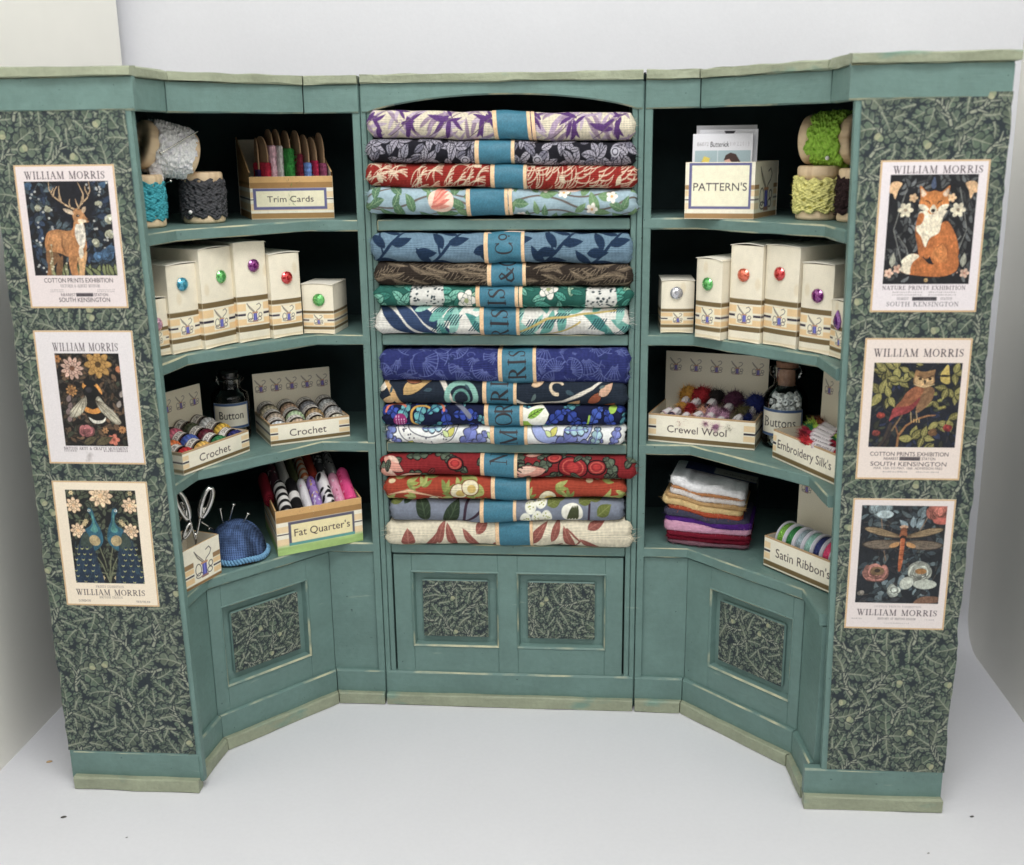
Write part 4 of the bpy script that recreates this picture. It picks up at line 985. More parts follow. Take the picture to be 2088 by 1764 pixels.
def t_fox(cv, w_, h_):
    cv.serif('WILLIAM MORRIS', w_*.53, h_*.917, h_*.044, INKP, w_*.82)
    cv.serif('NATURE PRINTS EXHIBITION', w_*.49, h_*.152, h_*.024, INKP, w_*.78)
    for y, s0 in ((.13, 1), (.112, 2)): cv.tiny(w_*.2, w_*.48, h_*y, .045, seed=s0); cv.tiny(w_*.54, w_*.8, h_*y, .045, seed=s0+5)
    cv.serif('NEAREST', w_*.30, h_*.083, h_*.016, (110, 104, 110), w_*.11); cv.rect(w_*.39, h_*.077, w_*.62, h_*.102, (38, 34, 42)); cv.tiny(w_*.4, w_*.61, h_*.081, .07, (150, 146, 150), 3); cv.serif('STATION', w_*.71, h_*.083, h_*.016, (110, 104, 110), w_*.11)
    cv.serif('SOUTH KENSINGTON', w_*.49, h_*.04, h_*.028, (84, 78, 88), w_*.68)
def t_owl(cv, w_, h_):
    cv.serif('WILLIAM MORRIS', w_*.51, h_*.875, h_*.05, INKP, w_*.84)
    cv.sans('COTTON PRINTS EXHIBITION', w_*.5, h_*.171, h_*.028, (44, 34, 42), width=w_*.75); cv.sans('NEAREST', w_*.33, h_*.142, h_*.02, INKP, width=w_*.14); cv.rect(w_*.41, h_*.138, w_*.61, h_*.165, (96, 88, 92)); cv.tiny(w_*.42, w_*.6, h_*.142, .07, (40, 36, 40), 2); cv.sans('STATION', w_*.69, h_*.142, h_*.02, INKP, width=w_*.13)
    cv.sans('SOUTH KENSINGTON', w_*.5, h_*.098, h_*.03, INKP, width=w_*.73); cv.sans('MAR. 12th TO MAY. 18th. ADMISSION FREE', w_*.5, h_*.074, h_*.017, (100, 88, 92), width=w_*.66)
    cv.tiny(w_*.26, w_*.5, h_*.052, .045, seed=5); cv.tiny(w_*.58, w_*.8, h_*.052, .045, seed=6)
def t_dra(cv, w_, h_):
    cv.serif('COTTON PRINTS EXHIBITION', w_*.52, h_*.170, h_*.012, (130, 122, 128), w_*.47, wt=.8); cv.serif('WILLIAM MORRIS', w_*.52, h_*.108, h_*.043, INKP, w_*.80)
    cv.serif('HISTORY OF BRITISH DESIGN', w_*.52, h_*.074, h_*.014, (96, 88, 92), w_*.38); cv.tiny(w_*.07, w_*.17, h_*.075, .04, seed=1); cv.tiny(w_*.8, w_*.9, h_*.075, .03, seed=2); cv.tiny(w_*.4, w_*.65, h_*.044, .03, seed=3)
YL, YR = -6.462, -6.102
poster('poster of an antlered deer among pale flowers on dark blue', (-14.52, YL, 17.28), 3.2, 4.42, (214, 202, 202), (.085, .112, .925, .768), deer, t_deer, seed=1)
poster('poster of a big bumblebee among flowers on black', (-14.56, YL, 12.12), 3.28, 4.44, (212, 206, 208), (.19, .165, .84, .862), bee, t_bee, seed=2)
poster('cream poster of two facing blue peacocks', (-14.58, YL, 7.06), 3.26, 4.46, (226, 212, 190), (.13, .07, .87, .815), peacocks, t_pea, seed=3)
poster('poster of a seated orange fox curling its tail', (11.70, YR, 17.10), 3.12, 4.46, (216, 208, 212), (.10, .092, .905, .81), fox, t_fox, seed=4)
poster('poster of a brown owl on a curved branch with leaves', (11.63, YR, 11.80), 3.18, 4.50, (218, 204, 196), (.10, .17, .93, .765), owl, t_owl, seed=5)
poster('poster of a dragonfly above pink and white peonies', (11.62, YR, 6.68), 3.17, 4.48, (214, 204, 202), (.09, .05, .92, .795), dragonfly, t_dra, seed=6)
# ------------------------------------------------------------------ rolled fabric bolts in the middle bay
BV = 2.6; VC = 1.3            # printed depth round the front of a roll, its middle line
def scatter(g, w_, n, dmin, y0=.35, y1=2.25):
    out = []; t = 0
    while len(out) < n and t < n*40:
        t += 1; x, y = g.uniform(-.1, w_+.1), g.uniform(y0, y1)
        if all((x-a)**2+(y-b)**2 > dmin*dmin for a, b in out): out.append((x, y))
    return out
def vine(cv, g, y, amp, per, wd, col, x0=-.3, ph=0):
    x = np.linspace(x0, cv.w+.3, 70); cv.stroke(np.stack([x, y+amp*np.sin(x*2*math.pi/per+ph)], 1), wd, col)
def leafy(cv, g, n, dmin, L, wr, cols, vein=None, out=None, dirs_=None, bend=.4, ow=.03):
    for x, y in scatter(g, cv.w, n, dmin):
        a = g.choice(dirs_)+g.normal()*.25 if dirs_ is not None else g.uniform(0, 6.28)
        l = L*g.uniform(.75, 1.25); c = cols[g.integers(len(cols))]
        cv.leaf(x-math.cos(a)*l/2, y-math.sin(a)*l/2, a, l, l*wr, c, vein, out, bend=g.uniform(-bend, bend), ow=ow)
def f_purple(cv, g):
    leafy(cv, g, 130, .22, .85, .17, [(172, 150, 176), (186, 168, 186), (150, 128, 150)], dirs_=(.5, 1.0, 2.2))
    for x0 in (.3, 1.6, 3.0, 4.4, 5.9, 7.3, 8.8):
        for a, L in ((2.9, .95), (2.0, .6), (4.6, .85), (4.1, .7), (.5, .55), (5.4, .6), (3.5, .6)):
            x, y = x0+g.normal()*.1, 1.5+g.normal()*.12; cv.leaf(x, y, a+g.normal()*.12, L*.9, L*.21, (92, 58, 118), bend=g.uniform(-.3, .3))
        cv.stroke([(x0-.8, .9), (x0, 1.5), (x0+.7, 2.1)], .03, (110, 90, 110))
def f_black(cv, g):
    for x, y in scatter(g, cv.w, 18, .8, .8, 1.9):
        a = g.uniform(0, 6.28)
        for k in range(6): cv.leaf(x, y, a+k*1.05, .55, .26, (150, 146, 160), (28, 28, 36), (26, 26, 32), bend=.3)
    leafy(cv, g, 90, .27, .42, .5, [(140, 138, 152), (120, 118, 134), (160, 156, 168)], (30, 30, 38), (22, 22, 28), ow=.02)
    for x, y in scatter(g, cv.w, 10, .8): cv.ell(x, y, .16, .15, (168, 166, 178)); cv.ring(x, y, .1, .09, .03, (40, 40, 48))
def f_red(cv, g):
    C = (214, 196, 166)
    for x, y in scatter(g, cv.w, 110, .26):
        a = g.uniform(2.4, 3.6) if x < 4.6 else g.uniform(-.5, .9)
        for k in range(3):
            b = a+.28*(k-1); L = g.uniform(.5, .8); t = np.linspace(0, 1, 7); cv.stroke(np.stack([x+L*t*np.cos(b+t*.7), y+.1*k+L*t*np.sin(b+t*.7)], 1), [.05, .05, .045, .04, .035, .03, .02], C, .9)
    leafy(cv, g, 14, .7, .3, .5, [C])
def f_lightblue(cv, g):
    for k in range(5): vine(cv, g, .5+.4*k, .22, 3.1+k*.3, .06, (104, 94, 88), ph=k*1.7)
    leafy(cv, g, 70, .34, .62, .48, [(84, 122, 88), (104, 140, 96), (74, 110, 84)], (132, 160, 120), dirs_=(.4, 1.2, 2.2))
    for x, y in ((2.7, 1.36), (7.4, 2.05)):
        cv.ell(x, y, .46, .38, (236, 200, 180))
        for k in range(7): cv.leaf(x-.40+.03*k, y-.25+.05*k, .15+.18*k, .75, .15, (212, 112, 98) if k % 2 else (230, 150, 130))
    for x, y in ((5.1, 1.7), (5.0, 1.1), (6.4, 1.85), (7.1, 1.65), (8.1, 1.1), (5.9, 1.95), (5.6, .75), (4.6, 1.55), (8.8, 1.5)): cv.flower(x, y, .20, 5, (238, 226, 214), (206, 160, 96), fat=.9)
def f_blueleaf(cv, g):
    D = (30, 52, 80)
    for x0 in (.5, 2.6, 4.9, 6.7, 8.4):
        cv.stroke([(x0-.6, .5), (x0, 1.1), (x0+.5, 1.6), (x0+.9, 2.2)], .10, D); cv.stroke([(x0, 1.1), (x0-.2, 2.1)], .07, D)
        for dx, dy, a in ((.1, 1.3, 2.2), (.3, 1.45, .2), (.6, 1.8, 2.7), (.75, 2.0, .3), (-.3, .8, .0), (-.35, .75, 2.4), (1.2, 1.2, .1), (1.25, .7, -.4)):
            cv.leaf(x0+dx, dy, a+g.normal()*.1, .78, .32, D, bend=g.uniform(-.2, .2))
def f_brown(cv, g):
    for x, y in scatter(g, cv.w, 90, .28):
        a = g.uniform(-.5, .5)+(math.pi if g.random() < .5 else 0); c = (132, 116, 96)
        cv.leaf(x, y, a, .95, .22, (92, 80, 66), (146, 128, 104), bend=.3, nv=6); cv.stroke([(x, y), (x+.9*math.cos(a), y+.9*math.sin(a))], .03, (40, 34, 28))
        for k in range(5): d = .17*k; cv.stroke([(x+d*math.cos(a), y+d*math.sin(a)), (x+(d+.2)*math.cos(a+.25), y+(d+.2)*math.sin(a+.25)+.06)], .022, c)
def f_teal(cv, g):
    leafy(cv, g, 110, .27, .6, .42, [(72, 158, 140), (46, 120, 106), (110, 176, 156), (150, 180, 150)], (24, 78, 70), (22, 70, 62))
    for x0, x1 in ((1.25, 2.5), (7.7, 8.8)):
        cv.poly([(x0, .6), (x0+.1, 1.7), (x0+.5, 2.1), (x1, 1.9), (x1+.1, 1.2), (x1-.2, .5)], (206, 206, 200))
        for k in range(70): x, y = g.uniform(x0, x1), g.uniform(.7, 1.95); cv.leaf(x, y, .2, g.uniform(.06, .13), .06, (46, 60, 66))
    for x, y in ((6.4, 1.6), (3.4, 1.2)): cv.flower(x, y, .34, 5, (220, 216, 206), (150, 160, 110), out=(30, 60, 56), fat=.9)
def f_whitejungle(cv, g):
    for x0, a, c in ((.1, -.75, (46, 66, 100)), (.7, -.7, (52, 72, 108)), (1.2, -.6, (44, 64, 98))): cv.leaf(x0, 2.2, a, 2.4, .42, c, bend=.3)
    for x, y in scatter(g, cv.w, 40, .38):
        if x < 1.8: continue
        a = g.choice([.8, 1.4, 2.3])+g.normal()*.2; c = [(100, 170, 158), (140, 196, 184), (64, 140, 134)][g.integers(3)]
        cv.leaf(x-.5*math.cos(a), y-.5*math.sin(a), a, 1.15, .34, c, bend=.4)
        for k in range(5): q = x+.1*k-.25; cv.stroke([(q, y-.1), (q+.25, y+.2)], .035, (40, 70, 84))
    cv.stroke([(5.2, .9), (6.4, 1.4), (8.9, 1.7)], .08, (196, 172, 96)); cv.stroke([(6.0, .6), (7.6, 1.3)], .06, (196, 172, 96))
def f_navy(cv, g):
    for x, y in scatter(g, cv.w, 60, .46):
        a = g.uniform(0, 6.28); r = g.uniform(.42, .6); cv.ell(x, y, r*.9, r*.8, (44, 52, 112))
        for k in range(9):
            b = a-1.0+.25*k; t = np.linspace(.2, 1, 6)*r; cv.stroke(np.stack([x-.3*r*math.cos(a)+t*np.cos(b), y-.3*r*math.sin(a)+t*np.sin(b)], 1), .03, (98, 110, 168), .85)
        t = np.linspace(a-1.3, a+1.3, 12); cv.stroke(np.stack([x-.3*r*math.cos(a)+r*np.cos(t), y-.3*r*math.sin(a)+r*np.sin(t)], 1), .035, (98, 110, 168), .85)
    for k in range(60): x, y = g.uniform(0, cv.w), g.uniform(.3, 2.3); cv.ring(x, y, .14, .10, .03, (86, 96, 158), 0, 4)
def f_slate(cv, g):
    W_ = (220, 212, 198)
    cv.stroke([(1.4, 2.0), (2.3, 1.9), (2.7, 1.1), (3.0, .5)], [.08, .2, .16, .08], W_); cv.stroke([(4.6, 1.4), (5.6, .8), (6.9, 1.0), (8.0, 1.5), (8.7, 2.1)], [.16, .15, .12, .12, .08], W_)
    cv.leaf(.9, 1.25, .45, 1.3, .5, (204, 166, 104), bend=-.3, out=(28, 34, 44)); cv.leaf(1.0, 1.8, -.1, .6, .3, (160, 96, 66), out=(28, 34, 44))
    cv.ring(3.1, 1.15, .55, .48, .2, (132, 186, 172), -1.2, 3.6); cv.ring(3.1, 1.12, .30, .26, .08, (92, 150, 140), -1.2, 3.6)
    cv.ring(6.7, 1.5, .24, .22, .11, (222, 200, 168), .6, 4.8)
    for x, y, c in ((5.6, 2.0, (206, 160, 120)), (6.0, 1.75, (226, 190, 150)), (7.3, .9, (206, 160, 110)), (8.1, 1.2, (160, 86, 56)), (8.5, 1.5, (214, 170, 140)), (8.6, .8, (150, 80, 50)), (.35, 1.1, (206, 172, 120)), (.1, 1.6, (226, 216, 200))):
        cv.leaf(x-.25, y-.2, .7, .65, .32, c, out=(24, 28, 36), bend=.3)
    cv.stroke([(.1, 1.9), (.5, 1.3), (.8, .7)], [.1, .2, .2], (214, 170, 110)); leafy(cv, g, 14, .7, .3, .4, [(60, 84, 96), (90, 110, 110)])
def f_night(cv, g):
    for x, y in scatter(g, cv.w, 46, .40):
        a = g.uniform(0, 6.28); c = [(80, 160, 172), (52, 78, 176), (66, 96, 190), (96, 176, 182)][g.integers(4)]
        cv.oak(x-.4*math.cos(a), y-.4*math.sin(a), a, .95, .5, c, (24, 34, 76), (16, 20, 44), g.uniform(-.4, .4), 3.5)
    for x, y, a0, a1, c in ((.6, 1.4, .6, 3., (206, 110, 86)), (1.6, 1.3, .9, 4.2, (196, 150, 60)), (2.0, 1.5, 0, 1.6, (206, 110, 86)), (3.8, 1.9, 0, 3, (206, 190, 90))): cv.ring(x, y, .42, .4, .09, c, a0, a1)
    cv.ell(.75, 1.15, .26, .24, (150, 40, 110))
    for k in range(14): cv.ell(.6+.1*(k % 4), 1.0+.1*(k//4), .02, .035, (230, 190, 220))
    cv.poly([(5.0, 1.9), (5.3, 1.2), (5.7, .9), (6.2, 1.0), (6.4, 1.4), (6.1, 1.9), (5.6, 1.6)], (228, 228, 214)); cv.poly([(5.1, 1.2), (5.4, .85), (5.9, .8), (5.6, 1.2)], (140, 180, 50)); cv.leaf(5.6, 1.3, .5, .7, .25, (130, 180, 46), (28, 40, 30)); cv.leaf(5.0, 1.6, 1.2, .5, .2, (120, 170, 60)); cv.stroke([(7.8, .8), (7.9, 1.3)], .08, (150, 190, 60)); cv.leaf(8.7, 1.4, 1.2, .5, .3, (150, 190, 60)); cv.stroke([(2.9, 1.8), (3.4, 1.3)], .16, (112, 116, 134))
def f_white(cv, g):
    OUTL = (64, 66, 84)
    for x0 in (.6, 5.7):
        cv.ring(x0+1.0, 1.7, .95, .6, .42, OUTL, 3.1, 6.3); cv.ring(x0+1.0, 1.7, .95, .6, .36, (226, 226, 222) if x0 < 2 else (150, 164, 214), 3.1, 6.3)
        if x0 < 2:
            for k in range(30): t = g.uniform(3.2, 6.2); cv.ell(x0+1+.95*math.cos(t), 1.7+.6*math.sin(t)+g.normal()*.08, .028, .028, OUTL)
    for x, y, a, L, c in ((.9, .8, 2.2, .8, (124, 136, 206)), (1.6, 1.8, .2, .9, (168, 208, 218)), (2.9, .9, 1.0, 1.3, (122, 134, 206)), (3.3, 1.0, .7, 1.0, (134, 146, 212)), (6.4, 1.0, .6, 1.4, (124, 136, 206)), (7.3, 1.1, .3, 1.2, (130, 142, 210)), (8.0, 1.0, 1.3, .9, (166, 206, 214)), (5.6, .9, .3, .7, (170, 206, 216)), (7.0, 1.7, .1, .9, (168, 206, 216)), (8.7, 1.1, 1.2, .8, (130, 142, 210)), (.1, 1.3, 1.0, .8, (112, 130, 190))):
        cv.oak(x-.2, y-.2, a, L, L*.5, c, (92, 100, 170), OUTL, .3, 3.5)
    for x, y in ((.5, 1.75), (2.4, 1.3), (4.1, 1.2), (4.3, 1.6), (.8, .8), (6.3, 1.3)): cv.leaf(x, y, 1.0, .4, .22, (196, 192, 84), out=OUTL, ow=.02); cv.leaf(x, y, 2.4, .3, .16, (190, 206, 140), out=OUTL, ow=.02)
    for x in (4.95, 5.1, 5.0): cv.ring(x, 1.0+.3*(x-4.9)*5, .1, .12, .03, OUTL)
def f_crimson(cv, g):
    K_ = (34, 26, 28)
    for x, y in scatter(g, cv.w, 26, .55, .6, 2.0):
        a = g.uniform(0, 6.28); cv.oak(x-.4*math.cos(a), y-.4*math.sin(a), a, 1.0, .5, (96, 110, 90), (52, 64, 54), K_, .3, 3.5)
    for x, y, a, L in ((.2, 1.7, -.6, .9), (.1, 1.3, -.7, .9), (.7, .9, .2, .9), (5.2, 1.2, .1, 1.2), (5.0, .9, -.3, .9), (5.6, 1.8, .6, .9)):
        cv.leaf(x, y, a, L, L*.42, (216, 150, 132), out=K_, bend=.3); cv.leaf(x+.1, y+.03, a, L*.6, L*.2, (228, 190, 170))
    for k in range(9): cv.stroke([(4.8, 1.5), (4.8+.7*math.cos(-.7+.28*k), 1.5+.5*math.sin(-.9+.28*k))], .04, K_)
    for x, y, r in ((7.4, 1.35, .55), (8.3, 1.4, .35), (2.9, 1.4, .3), (6.7, 1.7, .3)): cv.ell(x, y, r, r*.7, (150, 34, 40)); cv.ring(x, y, r, r*.7, .05, K_); cv.ring(x, y, r*.7, r*.45, .05, (196, 84, 70)); cv.ell(x, y, r*.4, r*.25, (186, 52, 50))
    leafy(cv, g, 16, .6, .4, .4, [(90, 104, 84), (150, 60, 56)], K_, K_)
def f_rust(cv, g):
    for x, y in scatter(g, cv.w, 46, .40):
        a = g.uniform(-.3, 3.4)
        for d in (-.6, 0, .6): cv.leaf(x, y, a+d, .5, .17, [(146, 156, 74), (164, 172, 92), (126, 140, 66)][g.integers(3)], bend=.4)
    cv.stroke([(.1, 1.1), (1.0, 1.3), (2.2, 1.0)], [.04, .09, .05], (224, 180, 140)); cv.stroke([(.1, .9), (1.1, .75), (2.4, .8)], [.04, .09, .05], (214, 160, 110)); cv.stroke([(6.6, .8), (7.8, .9)], .06, (206, 150, 110))
    for x, y, r in ((2.9, 1.2, .33), (3.35, 1.38, .33), (6.3, 1.0, .34), (1.9, .9, .2), (8.2, 1.8, .2)): cv.ell(x, y, r, r*.85, (226, 216, 180)); cv.ell(x+.05, y-.05, r*.5, r*.4, (206, 176, 92)); cv.ring(x, y, r, r*.85, .03, (120, 60, 30))
    for x, y in ((7.7, 1.8), (7.9, 1.6), (8.0, 1.9), (.3, 1.6)): cv.ell(x, y, .14, .1, (216, 196, 150))
    cv.ring(1.2, 1.8, .4, .4, .08, (150, 160, 80), 4.5, 7)
def f_greyblue(cv, g):
    D = (44, 58, 42); St = (58, 42, 56)
    cv.stroke([(2.7, .2), (2.9, 1.0), (3.0, 1.6), (3.2, 2.4)], .11, St); cv.stroke([(2.9, .9), (3.6, 1.4), (4.4, 1.9)], .09, St); cv.stroke([(7.7, .6), (7.75, 1.6)], .08, St)
    for x, y, a, L in ((1.4, .9, 1.9, 1.2), (2.1, .8, 1.1, 1.2), (3.8, .8, 1.5, .8), (4.0, 1.7, .5, .6), (.6, 1.6, 1.3, .7), (2.0, 2.1, 2.3, .5)): cv.leaf(x, y, a, L, L*.46, D, (66, 82, 60), bend=.3)
    for x, y in ((5.5, 1.5), (5.9, 1.65), (5.75, 1.1), (6.1, 1.1), (5.3, 1.05), (6.9, 1.3), (7.1, 1.3)):
        cv.ell(x, y, .22, .25, (222, 222, 206))
        for k in range(9): cv.ell(x+g.normal()*.09, y+g.normal()*.1, .025, .025, (150, 156, 70))
    cv.ell(7.1, 1.25, .40, .36, (226, 224, 210))
    for k in range(4): cv.leaf(6.9+.12*k, .95, 1.2+.1*k, .6, .14, (70, 76, 50))
    for x, y in ((6.4, 1.65), (7.6, 1.75), (8.3, 1.35), (8.0, 1.9), (6.6, 1.9), (.3, 1.8)): cv.leaf(x-.25, y-.15, .6, .62, .46, (96, 106, 46), (120, 128, 70))
def f_cream(cv, g):
    C = (148, 84, 74)
    for x, y, a, L, w_ in ((.9, .75, 1.6, .75, .55), (1.5, .5, 1.0, 1.1, .34), (2.1, .9, 1.3, 1.0, .30), (2.8, .7, 1.9, 1.1, .34), (3.7, .6, 2.2, 1.1, .34), (3.6, 1.3, 1.0, .7, .4), (5.6, .9, .9, 1.2, .36), (6.5, 1.0, 1.3, 1.0, .30), (7.4, .7, 2.0, 1.0, .36), (7.9, 1.5, .6, .8, .4), (8.4, .6, 2.5, 1.0, .34), (6.8, .4, .3, .5, .3), (7.9, .45, -.1, .7, .26), (4.2, .8, .4, .6, .3), (1.9, 2.0, .2, .6, .3)):
        cv.leaf(x, y, a, L, w_, C, (176, 116, 102), bend=g.uniform(-.2, .2))
    cv.stroke([(7.1, 1.5), (7.6, 1.1), (7.3, .6), (6.9, .55)], .07, C); cv.ring(7.0, .7, .22, .2, .07, C, 2, 6)
# xL, xR, left bottom, left top, right bottom, right top, band x0, x1, lettering [(char, z, x)], cloth
BOLTS = [
 ('cream cloth roll with purple willow leaves at the top of the middle bay', (-4.74, 4.70, 22.38, 23.36, 22.19, 23.16, -.25, 1.08), (212, 202, 178), f_purple, 'cloth', []),
 ('black cloth roll with pale grey leaves and flowers', (-4.81, 4.74, 21.56, 22.38, 21.34, 22.18, -.93, .49), (28, 28, 36), f_black, 'cloth_fine', []),
 ('deep red cloth roll with cream line pattern', (-4.86, 4.78, 20.70, 21.57, 20.54, 21.36, -.38, .92), (146, 34, 26), f_red, 'cloth', []),
 ('pale blue cloth roll with green leaves and one pink bloom', (-4.87, 4.85, 19.72, 20.69, 19.60, 20.54, -1.27, .24), (146, 172, 184), f_lightblue, 'cloth_fine', []),
 ('mid blue cloth roll with dark navy leaves', (-4.84, 4.72, 18.02, 19.05, 17.90, 19.02, -.66, .82), (104, 134, 156), f_blueleaf, 'cloth', [('C', 18.47, .62), ('o', 18.86, .36)]),
 ('dark brown cloth roll with fine tan leaves', (-4.77, 4.76, 17.15, 18.02, 17.09, 17.91, -.56, .86), (50, 42, 36), f_brown, 'cloth', [('&', 17.55, .55)]),
 ('green and teal cloth roll with white spotted patches', (-4.73, 4.72, 16.38, 17.17, 16.34, 17.08, -1.0, .58), (30, 92, 82), f_teal, 'cloth_fine', [('S', 16.90, .62), ('I', 16.56, .62)]),
 ('white cloth roll with broad teal and navy leaves', (-4.78, 4.63, 15.30, 16.36, 15.31, 16.33, -.86, .61), (224, 222, 214), f_whitejungle, 'cloth', [('S', 16.12, .62), ('I', 15.78, .62), ('R', 15.40, .62)]),
 ('navy cloth roll with tonal shell swirls', (-4.68, 4.69, 13.56, 14.72, 13.42, 14.80, -.21, 1.21), (40, 51, 102), f_navy, 'cloth', [('S', 14.66, .62), ('I', 14.36, .62), ('R', 13.96, .62)]),
 ('slate cloth roll with ochre and aqua scrolls', (-4.72, 4.59, 12.62, 13.58, 12.62, 13.58, -.82, .47), (36, 46, 60), f_slate, 'cloth', [('I', 13.45, .62), ('R', 13.03, .62)]),
 ('midnight blue cloth roll with blue leaves and a magenta berry', (-4.71, 4.55, 11.80, 12.64, 11.88, 12.66, -.76, .71), (24, 30, 60), f_night, 'cloth_fine', [('R', 12.58, .62), ('O', 12.16, .62)]),
 ('white cloth roll with periwinkle leaves in black outline', (-4.54, 4.54, 11.11, 11.81, 11.12, 11.89, -.55, .87), (222, 224, 222), f_white, 'cloth_fine', [('M', 11.46, .62)]),
 ('crimson cloth roll with pink petals and grey green leaves', (-4.82, 4.94, 9.80, 10.64, 9.76, 10.64, -.96, .47), (136, 30, 36), f_crimson, 'cloth', [('N', 10.56, .62)]),
 ('rust red cloth roll with lime sprigs and cream berries', (-4.69, 4.56, 8.83, 9.78, 8.98, 9.78, -.55, .94), (166, 62, 38), f_rust, 'cloth', []),
 ('grey blue cloth roll with dark green leaves and white dotted flowers', (-4.53, 4.53, 7.94, 8.83, 8.10, 8.97, -1.0, .42), (116, 124, 140), f_greyblue, 'cloth_fine', []),
 ('cream cloth roll with dusky rose leaves, lowest in the middle bay', (-4.74, 4.88, 6.97, 7.95, 6.97, 8.14, -.42, 1.05), (220, 210, 184), f_cream, 'cloth', []),
]
def bolt_shape(xL, xR, bL, tL, bR, tR, seed, grow=0.0):
    """maps (u along the roll, v round its front) to space"""
    def fn(X, Y, x_off=0.0):
        u = X+x_off; x = xL+u; f = np.clip(u/(xR-xL), 0, 1)
        zb = bL+(bR-bL)*f; zt = tL+(tR-tL)*f; h = (zt-zb)*.985+grow*2; zc = (zt+zb)/2
        zc = zc+.05*vnoise(u, seed, 1.7)*np.sin(np.pi*f)+.022*vnoise(u, seed+2, .55)
        s = Y-VC; q = h/2*1.35; th = np.clip(s/q, -1, 1)*np.pi/2
        bul = .07*vnoise2(u, Y, seed+4, .9)+.03*vnoise2(u*.6, Y*1.6, seed+5, .34)
        nose = -.20-grow+.07*vnoise(u, seed+7, 2.1)+bul
        d = .50; ex = np.sign(np.sin(th))*np.abs(np.sin(th))**.92
        y = nose+d*(1-np.cos(th)**.8)+np.maximum(np.abs(s)-q, 0)*1.6
        z = zc+ex*h/2*(1+.02*vnoise2(u, Y, seed+6, .7))
        return x, y, z
    return fn
for i, (lab, (xL, xR, bL, tL, bR, tR, b0, b1), bg, paint, mt, letters) in enumerate(BOLTS):
    L = xR-xL; cv = Cv(L, BV, 46, bg); g = np.random.default_rng(40+i)
    paint(cv, g); cv.grain(.06, .09, i)
    fn = bolt_shape(xL, xR, bL, tL, bR, tR, i*11+3)
    X, Y = np.meshgrid(cv.x, cv.y); x, y, z = fn(X, Y)
    # the ends round off, and draw in behind the frame
    f = X/L; e = np.minimum(X, L-X); zc = ((bL+tL)*(1-f)+(bR+tR)*f)/2
    k = np.clip(1-e/.22, 0, 1); z = zc+(z-zc)*(1-.34*k**2.2); y = y+.16*k**2
    rag = .07*vnoise2(Y, i+0*Y, i, .35)+.03*vnoise2(Y, 0*Y, i+5, .12)
    x = np.where(X < .5, x+rag*np.clip(1-X/.5, 0, 1), np.where(X > L-.5, x-rag*np.clip(1-(L-X)/.5, 0, 1), x))
    lim = np.where(y > .10, 4.585, 9.); x = np.clip(x, -lim, lim)
    mb = MB(); W_ = np.stack([X, Y, 0*X], -1)
    gridmesh(mb, x, y, z, 0, C=lin(cv.A), W=W_)
    # back of the roll and end caps
    yb_, zt_ = 2.9, z[-1]; zb_ = z[0]
    bx = np.clip(x[-1], -4.55, 4.55)
    gridmesh(mb, np.stack([x[-1], bx]), np.stack([y[-1], 0*bx+yb_]), np.stack([z[-1], z[-1]]), 0, bg, W=np.stack([W_[-1], W_[-1]]))
    gridmesh(mb, np.stack([bx, x[0]]), np.stack([0*bx+yb_, y[0]]), np.stack([z[0], z[0]]), 0, bg, W=np.stack([W_[0], W_[0]]))
    for c in (0, -1):
        P = np.stack([x[:, c], y[:, c], z[:, c]], 1)[::3]; m = P.mean(0); m[0] += (.05 if c == 0 else -.05)
        for r in (.62, .3):
            Q = m+(P-m)*r; n = len(P); prev = P if r == .62 else last
            mb.add(np.concatenate([prev, Q]), [(a, a+1, n+a+1, n+a) for a in range(n-1)], 0, tuple(np.array(bg)*(.9 if r == .62 else .75)), True); last = Q
        mb.add(np.concatenate([last, [m]]), [(a, a+1, len(last)) for a in range(len(last)-1)], 0, tuple(np.array(bg)*.6), True)
    # loose threads at the cut ends
    n = 90; side = g.integers(0, 2, n); row = g.integers(8, len(cv.y)-8, n); col = np.where(side == 0, 1, len(cv.x)-2)
    P = np.stack([x[row, col], y[row, col], z[row, col]], 1); D = np.stack([np.where(side == 0, -1., 1.), g.normal(size=n)*.5-.3, g.normal(size=n)*.5], 1)
    fibres(mb, P, D, g.uniform(.04, .2, n)*(2.2 if i in (7, 12, 15) else 1), .006, cv.A[row, col]*.9, 0, seed=i)
    o = obj('fabric_roll', mb, M[mt]); tag(o, lab, 'fabric roll', 'patterned fabric rolls stacked in the middle bay')
    # paper band
    bw = b1-b0; bc = Cv(bw, BV, 62, (45, 110, 133))
    bc.rect(0, 0, .15, BV, (222, 182, 136)); bc.rect(bw-.13, 0, bw, BV, (222, 182, 136))
    zm = (bL+tL+bR+tR)/4; hm = (tL-bL+tR-bR)/2; q = hm/2*1.35
    for ch, zz, sz in letters:
        s = (zz-zm)/(hm/2); vv = VC+q*2/math.pi*math.asin(max(-.98, min(.98, s))) if abs(s) < .98 else VC+math.copysign(q+.05, s)
        KI = (38, 34, 40)
        if ch == 'o': bc.ring(bw*.47, vv, .14, .11, .05, KI); bc.ell(bw*.62, vv+.03, .035, .035, KI); continue
        hh = sz*1.0; wd = SERIF[ch][0]*.52*(.8 if ch == 'C' else 1)
        bc.serif(ch, bw*.5+hh*.5, vv-wd*.5, hh, KI, wd, 'L', rot=math.pi/2, wt=1.05)
    if i == 4: bc.ring(bw*.5, VC-q*.98, .25, .12, .05, (38, 34, 40), 0, 3.14)
    if i == 5: bc.ring(bw*.52, VC+q*.95, .3, .22, .07, (38, 34, 40), 3.14, 6.28)
    if i == 14: bc.ring(bw*.5, VC+q*.95, .3, .05, .04, (38, 34, 40), 3.14, 6.28)
    bc.grain(.10, .035, i)
